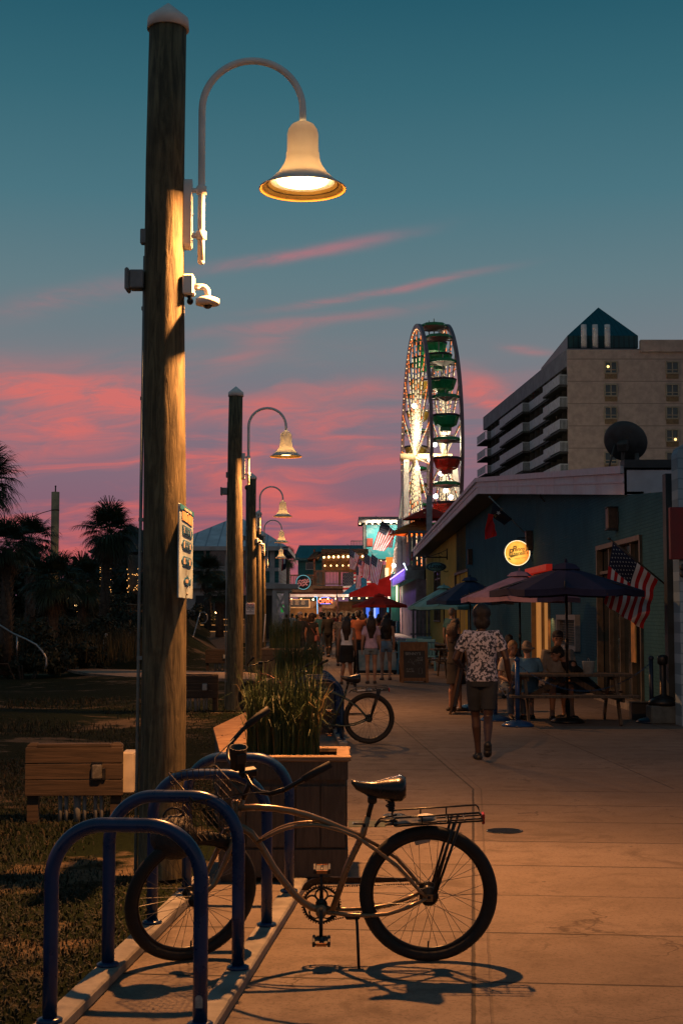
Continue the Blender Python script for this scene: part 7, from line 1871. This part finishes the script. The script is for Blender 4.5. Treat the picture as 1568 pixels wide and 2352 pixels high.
def person(lab, loc, h, face, pose='stand', skin='fair', top=None, bottom=None, hair=None, hairlen=0., hat=None, shoes=None, female=False, sleeve=.55, leg=.5, skirt=False, crop=0., seed=0, vox=.02, arms=None, lean=0., bag=None, group=None, bulk=1., headturn=0., z0=0.):
    """face: heading, 0 looks away down the promenade. local axes: x right, y forward"""
    t = thing('person', lab, 'person', (loc[0], loc[1], z0), -face, group)
    k = h / 1.75; rr = random.Random(seed); P = lambda x, y, z: V((x * k, y * k, z * k))
    J = {}
    sw = .185 if not female else .165; hw = .09; hz = .93
    sit = pose == 'sit'
    if sit: hz = .50
    ln = lean
    sp = lambda z, x=0., y=0.: P(x, y + ln * (z - hz) * 1.0, z - (1 - cos(ln)) * (z - hz))       # along the spine
    dz = hz - .93
    for s, n in ((-1, 'l'), (1, 'r')):
        ph = {'stand': (0, 0), 'walk': (1, -1), 'stroll': (.5, -.5)}.get(pose, (0, 0))[0 if s < 0 else 1]
        if sit: J['kn' + n], J['an' + n] = P(s * .13, .42, .50), P(s * .13, .40 + rr.uniform(-.12, .05), .085)
        elif ph > 0: J['kn' + n], J['an' + n] = P(s * .065, .16 * ph, .50), P(s * .035, .20 * ph, .085)
        elif ph < 0: J['kn' + n], J['an' + n] = P(s * .065, .04 * ph + .04, .495), P(s * .03, .30 * ph, .16 if ph == -1 else .10)
        else: J['kn' + n], J['an' + n] = P(s * (.085 + .012 * (seed % 3)), .02, .50), P(s * (.09 + .015 * (seed % 4)), 0, .085)
        J['hp' + n] = P(s * hw, 0, hz)
        J['sh' + n] = sp(1.425 + dz, s * sw)
        a = (arms or {}).get(n)
        if a: J['el' + n], J['wr' + n] = sp(1.425 + dz, s * sw) + P(*a[0]), sp(1.425 + dz, s * sw) + P(*a[1])
        elif sit: J['el' + n], J['wr' + n] = sp(1.425 + dz, s * sw) + P(s * .06, .06, -.27), sp(1.425 + dz, s * sw) + P(-s * .03, .30, -.34)
        else:
            sg = -ph if ph else rr.uniform(-.3, .3)
            J['el' + n], J['wr' + n] = sp(1.425 + dz, s * sw) + P(s * .055, .06 * sg - .02, -.29), sp(1.425 + dz, s * sw) + P(s * .07, .16 * sg + .05, -.53)
    neck = sp(1.50 + dz); head = sp(1.635 + dz) + P(0, .025, 0)
    # body: overlapping shells fused into one surface
    b = MB(); f = 1 if not female else .93; bu = bulk
    tors = [(hz - .09, .135, .10), (hz + .0, .165 * (1.03 if female else 1), .118), (hz + .10, .150 * f, .105), (hz + .20, .138 * f * (.92 if female else 1), .098), (hz + .33, .158 * f, .112), (hz + .43, .172 * f, .110), (hz + .50, .150 * f, .085), (hz + .545, .075, .062)]
    rings = [(sp(z), rx * k * bu, ry * k * bu) for z, rx, ry in tors]
    b.loft(rings, 16)
    cap_tube(b, [sp(1.47 + dz), neck, sp(1.57 + dz) + P(0, .012, 0)], [.060 * k, .052 * k, .050 * k])
    for n, s in (('l', -1), ('r', 1)):
        hp, kn, an = J['hp' + n], J['kn' + n], J['an' + n]
        cap_tube(b, [hp, hp.lerp(kn, .45), kn, kn.lerp(an, .3) + P(0, -.015, 0), kn.lerp(an, .72), an], [.082 * k * bu, .072 * k, .052 * k, .054 * k, .038 * k, .034 * k])
        toe = V((s * .02 * k, .155 * k, 0)); hl = V((0, -.055 * k, 0)); gz = an.z - .055 * k
        up = .11 * k if an.z > .12 * k else 0
        cap_tube(b, [V((an.x, an.y, gz + up)) + hl, V((an.x, an.y, gz)) + toe * .45, V((an.x, an.y, gz - .012 * k)) + toe], [.036 * k, .038 * k, .028 * k])
        b.tube([an, V((an.x, an.y, gz)) + toe * .2], [.034 * k, .034 * k], 10)
        sh, el, wr = J['sh' + n], J['el' + n], J['wr' + n]
        cap_tube(b, [sh, sh.lerp(el, .5), el, el.lerp(wr, .35), wr], [.052 * k * bu, .045 * k, .037 * k, .038 * k, .026 * k])
        d = (wr - el).normalized(); sd = V((0, 1, 0)) - d * d.y; sd = sd.normalized() if sd.length > .2 else V((s, 0, 0)); nn = d.cross(sd)
        palm_ = wr + d * .055 * k
        b.loft([(V((0, 0, 0)), .001, .001)], 6) if False else None
        b.ball(palm_, (1, 1, 1), 10, 8, Matrix((sd * .036 * k, nn * .015 * k, d * .052 * k)).transposed())
        for q in range(4):
            o = palm_ + sd * ((q - 1.5) * .018 * k) + d * .036 * k; L = (.062, .075, .070, .055)[q] * k; cu = nn * (.02 * k * -s)
            b.tube([o, o + d * L * .45 + cu * .25, o + d * L * .8 + cu * .9, o + d * L * .95 + cu * 1.5], [.0092 * k, .0086 * k, .0078 * k, .006 * k], 7)
        o = palm_ + sd * .030 * k - d * .02 * k; b.tube([o, o + sd * .020 * k + d * .025 * k + nn * (-s * .01 * k), o + sd * .022 * k + d * .055 * k + nn * (-s * .016 * k)], [.012 * k, .010 * k, .007 * k], 7)
    HR = R('Z', -headturn) @ R('X', -ln * .3)
    hq = lambda x, y, z: head + HR @ V((x * k, y * k, z * k))
    b.ball(head + HR @ P(0, -.008, .022), (.074 * k, .093 * k, .098 * k), 16, 12); b.ball(hq(0, .030, -.055), (.054 * k, .055 * k, .058 * k), 12, 8)
    b.tube([hq(0, .078, .020), hq(0, .098, -.015), hq(0, .088, -.028)], [.008 * k, .014 * k, .013 * k], 8); b.tube([hq(-.022, .073, -.058), hq(0, .083, -.056), hq(.022, .073, -.058)], [.006 * k, .010 * k, .006 * k], 7)
    for s in (-1, 1): b.ball(hq(s * .075, -.008, .0), (.012 * k, .024 * k, .033 * k), 8, 6); b.ball(hq(s * .032, .066, .032), (.018 * k, .012 * k, .009 * k), 8, 5)
    bd = b.build('body', SKIN[skin], t); remesh(bd, vox * .62 if vox < .018 else vox, 3 if vox < .018 else 2)
    if abs(face) > 1.0 or abs(headturn) > .8:
        e = MB()
        for s in (-1, 1): e.ball(hq(s * .032, .078, .016), (.012 * k, .008 * k, .008 * k), 8, 6)
        e.build('eyes', M('eye', (.03, .025, .02), .2, .2, 30), t)
    # shirt
    if top:
        g = MB(); e = .016
        lo = hz + .02 + crop if bottom and not skirt else hz + .02 + crop
        if crop == 0: lo = hz - .03
        tz = [(z, rx, ry) for z, rx, ry in tors if z > lo + .015]
        def at_z(z):
            for (za, a1, a2), (zb, b1, b2) in zip(tors[:-1], tors[1:]):
                if za <= z <= zb: u = (z - za) / (zb - za); return a1 + (b1 - a1) * u, a2 + (b2 - a2) * u
            return tors[0][1:]
        r0 = at_z(lo); rg = [(sp(lo), (r0[0] * bu + e * 1.5) * k, (r0[1] * bu + e * 1.5) * k)] + [(sp(z), (rx * bu + e) * k, (ry * bu + e) * k) for z, rx, ry in tz]
        g.loft(rg, 18)
        if sleeve > 0:
            for n in 'lr':
                sh, el, wr = J['sh' + n], J['el' + n], J['wr' + n]; en = sh.lerp(el, min(1, sleeve / .55 * .72)) if sleeve < .8 else wr
                pts = [sh, sh.lerp(en, .5), en] if sleeve < .8 else [sh, el, wr]
                g.tube([sp(1.40 + dz)] + pts, [.075 * k, .066 * k * bu, .062 * k, .060 * k if sleeve < .8 else .036 * k], 12)
        o = g.build('shirt', top, t); remesh(o, vox * .9, 2)
    if bottom:
        g = MB(); e = .014; hi = hz + .12
        if skirt:
            L = leg; g.loft([(sp(hi), .150 * k * f, .108 * k), (sp(hz), .178 * k, .130 * k), (P(0, .02, max(.12, hz - L * .5)), .185 * k, .14 * k), (P(0, .03, max(.1, hz - L)), (.19 + .05 * L) * k, (.15 + .05 * L) * k)], 18)
        else:
            g.loft([(sp(z), (rx * bu + e) * k, (ry * bu + e) * k) for z, rx, ry in tors[:3]] + [(sp(hi + .01), (.150 * f * bu + e) * k, (.105 * bu + e) * k)], 16)
            for n in 'lr':
                hp, kn, an = J['hp' + n], J['kn' + n], J['an' + n]
                if leg <= .5: en = hp.lerp(kn, leg / .5); g.tube([hp + P(0, 0, .02), hp.lerp(en, .5), en], [.095 * k * bu, .090 * k * bu, .084 * k], 14)
                else: en = kn.lerp(an, min(1, (leg - .5) / .42)); g.tube([hp + P(0, 0, .02), hp.lerp(kn, .5), kn, en], [.095 * k * bu, .085 * k * bu, .066 * k, .056 * k], 14)
        o = g.build('skirt' if skirt else ('shorts' if leg <= .55 else 'trousers'), bottom, t); remesh(o, vox * .9, 2)
    if hair:
        g = MB(); g.ball(head + HR @ P(0, -.022, .045), (.085 * k, .098 * k, .094 * k), 16, 10)
        g.ball(head + HR @ P(0, -.050, .0), (.080 * k, .075 * k, .085 * k), 14, 8)
        if hairlen > 0:
            zz = 1.60 + dz; n = 6; rg = []
            for i in range(n + 1):
                u = i / n; z = zz + .06 - hairlen * u; wv = .098 + .03 * sin(pi * min(1, u * 1.2)) - .035 * u ** 3
                rg.append((sp(z) + P(.006 * sin(i * 2.1), -.075 - .03 * sin(pi * min(1, u * 1.5)) , 0), wv * k, (.062 + .012 * sin(3 * u)) * k))
            g.loft(rg, 16)
        if hairlen < 0:                                  # bushy crop standing off the head
            w_ = .115 if hairlen < -.8 else .108; g.ball(head + HR @ P(0, -.02, .05), (w_ * k, (w_ + .005) * k, (w_ + .006) * k), 14, 10); g.ball(head + HR @ P(0, -.035, -.045), (w_ * .92 * k, w_ * .8 * k, w_ * k), 14, 10)
        rn = random.Random(seed + 5); g.v = [q + V((rn.uniform(-1, 1), rn.uniform(-1, 1), rn.uniform(-1, 1))) * .006 * k for q in g.v]
        o = g.build('hair', hair, t); remesh(o, vox * .9, 1)
    if hat:
        g = MB(); g.ball(head + HR @ P(0, -.012, .062), (.088 * k, .104 * k, .075 * k), 16, 10)
        m_ = HR; g.ball(hq(0, .105, .055), (.062 * k, .065 * k, .010 * k), 12, 6); o = g.build('cap', hat, t); remesh(o, vox * .8, 1)
    for n, s in (('l', -1), ('r', 1)):
        if shoes:
            an = J['an' + n]; gz = an.z - .058 * k; up = .11 * k if an.z > .12 * k else 0; g = MB(); toe = V((s * .02 * k, .165 * k, 0))
            cap_tube(g, [V((an.x, an.y - .06 * k, gz + up)), V((an.x, an.y, gz)) + toe * .45, V((an.x, an.y, gz - .008 * k)) + toe], [.045 * k, .047 * k, .036 * k]); g.tube([an - V((0, 0, .01)), V((an.x, an.y, gz))], [.042 * k, .045 * k], 10)
            lo = min(q.z for q in g.v); g.build('shoe', shoes, t)
    if bag:
        g = MB(); q = P(.19, -.06, hz + .02); g.box(q, (.10 * k, .24 * k, .20 * k), bev=.03); g.tube([q + P(0, .1, .1), sp(1.46 + dz, -.10, .08), sp(1.46 + dz, -.10, -.09), q + P(0, -.1, .1)], .008, 6); g.build('handbag', bag, t)
    return t
BLK = cl('black', (.010, .010, .011)); DNM = cl('denim', (.05, .08, .13)); LDNM = cl('light_denim', (.20, .27, .33)); WHT = cl('white', (.78, .78, .80)); PNK = cl('pale_pink', (.62, .44, .58)); GRY = cl('grey', (.24, .22, .19)); NVY = cl('navy', (.015, .02, .04)); RUST = cl('rust', (.20, .06, .03)); TEALC = cl('teal', (.04, .16, .17)); BLUC = cl('blue', (.10, .24, .36)); CREAM = cl('cream', (.5, .42, .33)); OLV = cl('olive', (.08, .08, .05)); CHAR = cl('charcoal', (.035, .037, .042)); SAND = cl('sand', (.30, .24, .16)); RED_ = cl('red', (.28, .03, .025))
FLORAL = cl('floral', (.018, .026, .045), (.40, .41, .52), 30, (.46, .52))
HB = M('hair_dark', (.008, .006, .005), .45, .4, 40, bump=.5, stretch=(3, 3, .6)); HBR = M('hair_brown', (.035, .018, .010), .45, .4, 40, bump=.5, stretch=(3, 3, .6)); HBL = M('hair_blond', (.24, .14, .06), .5, .4, 40, bump=.5, stretch=(3, 3, .6)); HGR = M('hair_grey', (.20, .16, .13), .5, .4, 40, bump=.5)
SHB = M('shoe_black', (.010, .010, .010), .5, .3, 9); SHW = M('shoe_pale', (.30, .28, .26), .6, .3, 9); SAN = M('sandal', (.03, .022, .018), .6, .3, 9)
def hpx(py_head, py_foot): return 0
p = gnd(1108, 1748)
person('man walking away in white floral shirt and dark shorts on the open concrete', (p.x, p.y + .02), 1.77, .02, 'walk', 'dark', FLORAL, cl('slate', (.016, .022, .030)), HB, -.5, None, SHB, False, .5, .40, seed=1, vox=.012, bulk=1.05, arms={'l': ((-.12, .0, -.27), (-.04, .20, -.36)), 'r': ((.09, -.06, -.27), (.13, .04, -.50))})
# three women standing together
p = gnd(796, 1572); person('left woman of the standing three, white top and short black skirt, long dark hair', (p.x, p.y), 1.63, .05, 'stand', 'tan', WHT, BLK, HBR, .52, None, SAN, True, .0, .36, True, .06, 3, .016)
p = gnd(852, 1570); person('middle woman of the standing three, pale pink tee and light blue shorts', (p.x, p.y), 1.66, -.05, 'stand', 'fair', PNK, LDNM, HBR, .50, None, SAN, True, .5, .22, False, 0, 4, .016)
p = gnd(886, 1562); person('right woman of the standing three, bare waist above denim shorts, long dark hair', (p.x, p.y), 1.66, -.15, 'stand', 'fair', BLK, LDNM, HB, .56, None, SAN, True, .0, .20, False, .16, 5, .016)
p = gnd(1045, 1633); person('woman in short black dress standing beside the pale sandwich board', (p.x, p.y), 1.60, .75, 'stand', 'tan', BLK, BLK, HBR, .36, None, SAN, True, .0, .42, True, 0, 6, .015, arms={'l': ((-.06, .12, -.26), (.05, .30, -.22)), 'r': ((.06, .10, -.27), (-.02, .30, -.24))})
q = at(1034, 1412, 41.5); person('tall man in teal shirt standing behind the woman in the black dress', (q.x, 41.0), 1.86, .7, 'stand', 'fair', TEALC, DNM, HGR, .0, None, SHB, False, .5, .40, seed=7, vox=.018, bulk=1.1)
# seated round the nearest table
TY = 22.4
def seat(px, dy, lab, face, **kw):
    q = at(px, 1412, TY + dy); return person(lab, (q.x, TY + dy), kw.pop('h', 1.72), face, 'sit', **kw)
seat(1168, .95, 'seated woman with wavy fair hair and cream blouse facing the camera at the near table', pi - .2, skin='tan', top=CREAM, bottom=DNM, hair=HBL, hairlen=.16, shoes=SHB, female=True, sleeve=.5, leg=.9, seed=8, vox=.013, lean=.25, h=1.68)
seat(1212, .45, 'seated person in pale blue tee with back turned at the near table', -.1, skin='fair', top=BLUC, bottom=DNM, hair=HGR, hairlen=.05, shoes=SHB, sleeve=.5, leg=.5, seed=9, vox=.014, lean=.15, h=1.66)
seat(1277, .78, 'seated man in grey sweatshirt and dark cap behind the near table', pi, skin='tan', top=GRY, bottom=DNM, hair=HB, hat=NVY, shoes=SHB, sleeve=.9, leg=.5, seed=10, vox=.014, lean=.12, h=1.88, bulk=1.12)
seat(1352, .72, 'seated person in black leaning over the pale bucket, cap on head', -pi / 2 - .25, skin='tan', top=BLK, bottom=DNM, hair=HB, hat=BLK, shoes=SHB, sleeve=.5, leg=.5, seed=11, vox=.014, lean=.75, h=1.80, bulk=1.12)
q = at(1192, 1412, 29.6); person('seated person in dark shirt half hidden behind the walking man', (q.x - .35, 28.6), 1.7, .2, 'sit', 'brown', NVY, DNM, HB, 0, None, SHB, False, .5, .5, seed=12, vox=.02, lean=.2)
# the crowd further down the walk
CR = 'people in the crowd further down the walk'
def crowd(px, Y, h, face, lab, **kw):
    q = at(px, 1412, Y); person(lab, (q.x, Y), h, face, kw.pop('pose', 'stand'), vox=.028 if Y > 60 else .022, group=CR, **kw)
crowd(823, 43, 1.80, .1, 'man in rust orange tee and black shorts left of the middle woman', skin='tan', top=RUST, bottom=BLK, hair=HB, shoes=SHB, sleeve=.5, leg=.40, seed=21, bulk=1.12)
crowd(781, 47, 1.72, pi - .3, 'person in patterned grey top facing the camera behind the black skirt', skin='fair', top=cl('pattern_grey', (.06, .06, .06), (.20, .18, .17), 20), bottom=CHAR, hair=HB, hairlen=.1, shoes=SHB, sleeve=.5, leg=.9, seed=22, pose='stroll')
crowd(689, 47, 1.76, pi - .4, 'man in pale cap and dark jacket above the planter grass', skin='fair', top=CHAR, bottom=NVY, hair=HB, hat=cl('pale_cap', (.35, .32, .32)), shoes=SHB, sleeve=.9, leg=.9, seed=23)
crowd(716, 46, 1.70, .3, 'woman with bushy curly hair in black dress with a pink bag', skin='tan', top=BLK, bottom=BLK, hair=HBR, hairlen=-1, shoes=SHB, female=True, sleeve=.3, leg=.5, skirt=True, seed=24, bag=cl('pink_bag', (.30, .10, .09)))
crowd(737, 60, 1.78, .0, 'man in dull teal shirt and jeans with back turned', skin='fair', top=TEALC, bottom=DNM, hair=HB, shoes=SHB, sleeve=.5, leg=.9, seed=25)
crowd(754, 57, 1.80, .1, 'tall figure in black coat and trousers beside the narrow menu signs', skin='tan', top=BLK, bottom=BLK, hair=HB, shoes=SHB, sleeve=.9, leg=.9, seed=26, pose='stroll')
crowd(834, 62, 1.72, .1, 'woman in sand coloured top just left of the red umbrella pole', skin='fair', top=SAND, bottom=NVY, hair=HBL, hairlen=.2, female=True, shoes=SHW, sleeve=.4, leg=.4, seed=27)
crowd(851, 58, 1.82, -.1, 'broad man in beige tee seen between the middle and left women', skin='fair', top=cl('beige', (.22, .17, .14)), bottom=OLV, hair=HB, shoes=SHB, sleeve=.5, leg=.45, seed=28, bulk=1.1)
crowd(869, 61, 1.70, .0, 'dark haired woman in maroon top under the red umbrella', skin='tan', top=cl('maroon', (.10, .02, .03)), bottom=BLK, hair=HB, hairlen=.3, female=True, shoes=SHB, sleeve=.4, leg=.9, seed=29)
crowd(889, 55, 1.76, -.2, 'man in navy tee directly behind the right woman', skin='fair', top=NVY, bottom=SAND, hair=HBR, shoes=SHW, sleeve=.5, leg=.45, seed=30)
crowd(800, 70, 1.78, .1, 'man in blue grey shirt near the upright flag in the crowd', skin='fair', top=cl('bluegrey', (.10, .14, .20)), bottom=CHAR, hair=HBR, shoes=SHB, sleeve=.5, leg=.9, seed=31)
crowd(812, 78, 1.74, .2, 'woman in olive dress far down the walk right of the upright flag', skin='tan', top=OLV, bottom=OLV, hair=HB, hairlen=.25, female=True, sleeve=.2, leg=.6, skirt=True, shoes=SAN, seed=32)
crowd(724, 74, 1.72, .0, 'person in grey hoodie farther off between the curly haired woman and the teal shirt', skin='fair', top=cl('hoodie', (.09, .09, .10)), bottom=BLK, hair=HBR, shoes=SHB, sleeve=.9, leg=.9, seed=33)
crowd(767, 80, 1.76, .0, 'man in red tee far off left of the upright flag', skin='tan', top=RED_, bottom=NVY, hair=HB, shoes=SHB, sleeve=.5, leg=.45, seed=34)
crowd(702, 84, 1.78, .1, 'man with orange shirt in the glow of the snack bar', skin='fair', top=cl('orange', (.42, .14, .04)), bottom=BLK, hair=HB, shoes=SHB, sleeve=.5, leg=.9, seed=35)
crowd(671, 88, 1.74, .3, 'person in white cap and pale tee at the left of the snack bar', skin='fair', top=WHT, bottom=DNM, hair=HB, hat=cl('white_cap', (.5, .5, .5)), shoes=SHW, sleeve=.5, leg=.9, seed=36)
crowd(681, 92, 1.68, -.3, 'woman in cream blouse waiting at the snack bar counter', skin='fair', top=CREAM, bottom=BLK, hair=HBL, hairlen=.2, female=True, shoes=SHB, sleeve=.5, leg=.9, seed=37)
crowd(658, 84, 1.70, .5, 'dark dressed person seated low beneath the ATM sign', skin='tan', top=BLK, bottom=CHAR, hair=HB, shoes=SHB, sleeve=.5, leg=.9, seed=38)
crowd(744, 96, 1.80, .0, 'man in black vest below the neon open sign', skin='tan', top=BLK, bottom=DNM, hair=HB, shoes=SHB, sleeve=.0, leg=.9, seed=39)
crowd(712, 98, 1.66, .2, 'girl in pink top far off under the menu board end', skin='fair', top=cl('pink', (.40, .16, .20)), bottom=WHT, hair=HBR, hairlen=.3, female=True, shoes=SHW, sleeve=.3, leg=.2, seed=40)
crowd(783, 92, 1.82, .0, 'tall man in white shirt in front of the snack bar right end', skin='fair', top=cl('offwhite', (.36, .33, .30)), bottom=BLK, hair=HB, shoes=SHB, sleeve=.9, leg=.9, seed=41)
crowd(822, 90, 1.75, -.1, 'couple member in green tee near the bluish doorways', skin='tan', top=cl('green', (.03, .12, .06)), bottom=SAND, hair=HBR, shoes=SHW, sleeve=.5, leg=.45, seed=42)
crowd(840, 96, 1.70, .2, 'woman in violet top closest to the bluish doorways', skin='fair', top=cl('violet', (.12, .06, .18)), bottom=LDNM, hair=HB, hairlen=.3, female=True, shoes=SHW, sleeve=.3, leg=.3, seed=43)
q = at(652, 1412, 33.2); person('woman in pale top sitting bent beside the dark square planter', (q.x, 33.0), 1.66, .9, 'sit', 'fair', cl('pale_grey', (.26, .24, .25)), cl('salmon', (.34, .15, .10)), HBL, .22, None, SAN, True, .4, .5, seed=44, vox=.02, lean=.55)
t = thing('seat_block', 'low timber block the bent woman sits on beside the dark planter', 'bench', (q.x, 33.0, 0)); b = MB(); b.box((0, 0, .42), (.7, .42, .05), bev=.01); b.build('seat', DARKWOOD, t)
for s in (-1, 1): b = MB(); b.box((s * .28, 0, .2), (.07, .36, .4)); b.build('leg', DARKWOOD, t)
# riders as dark heads in the gondolas
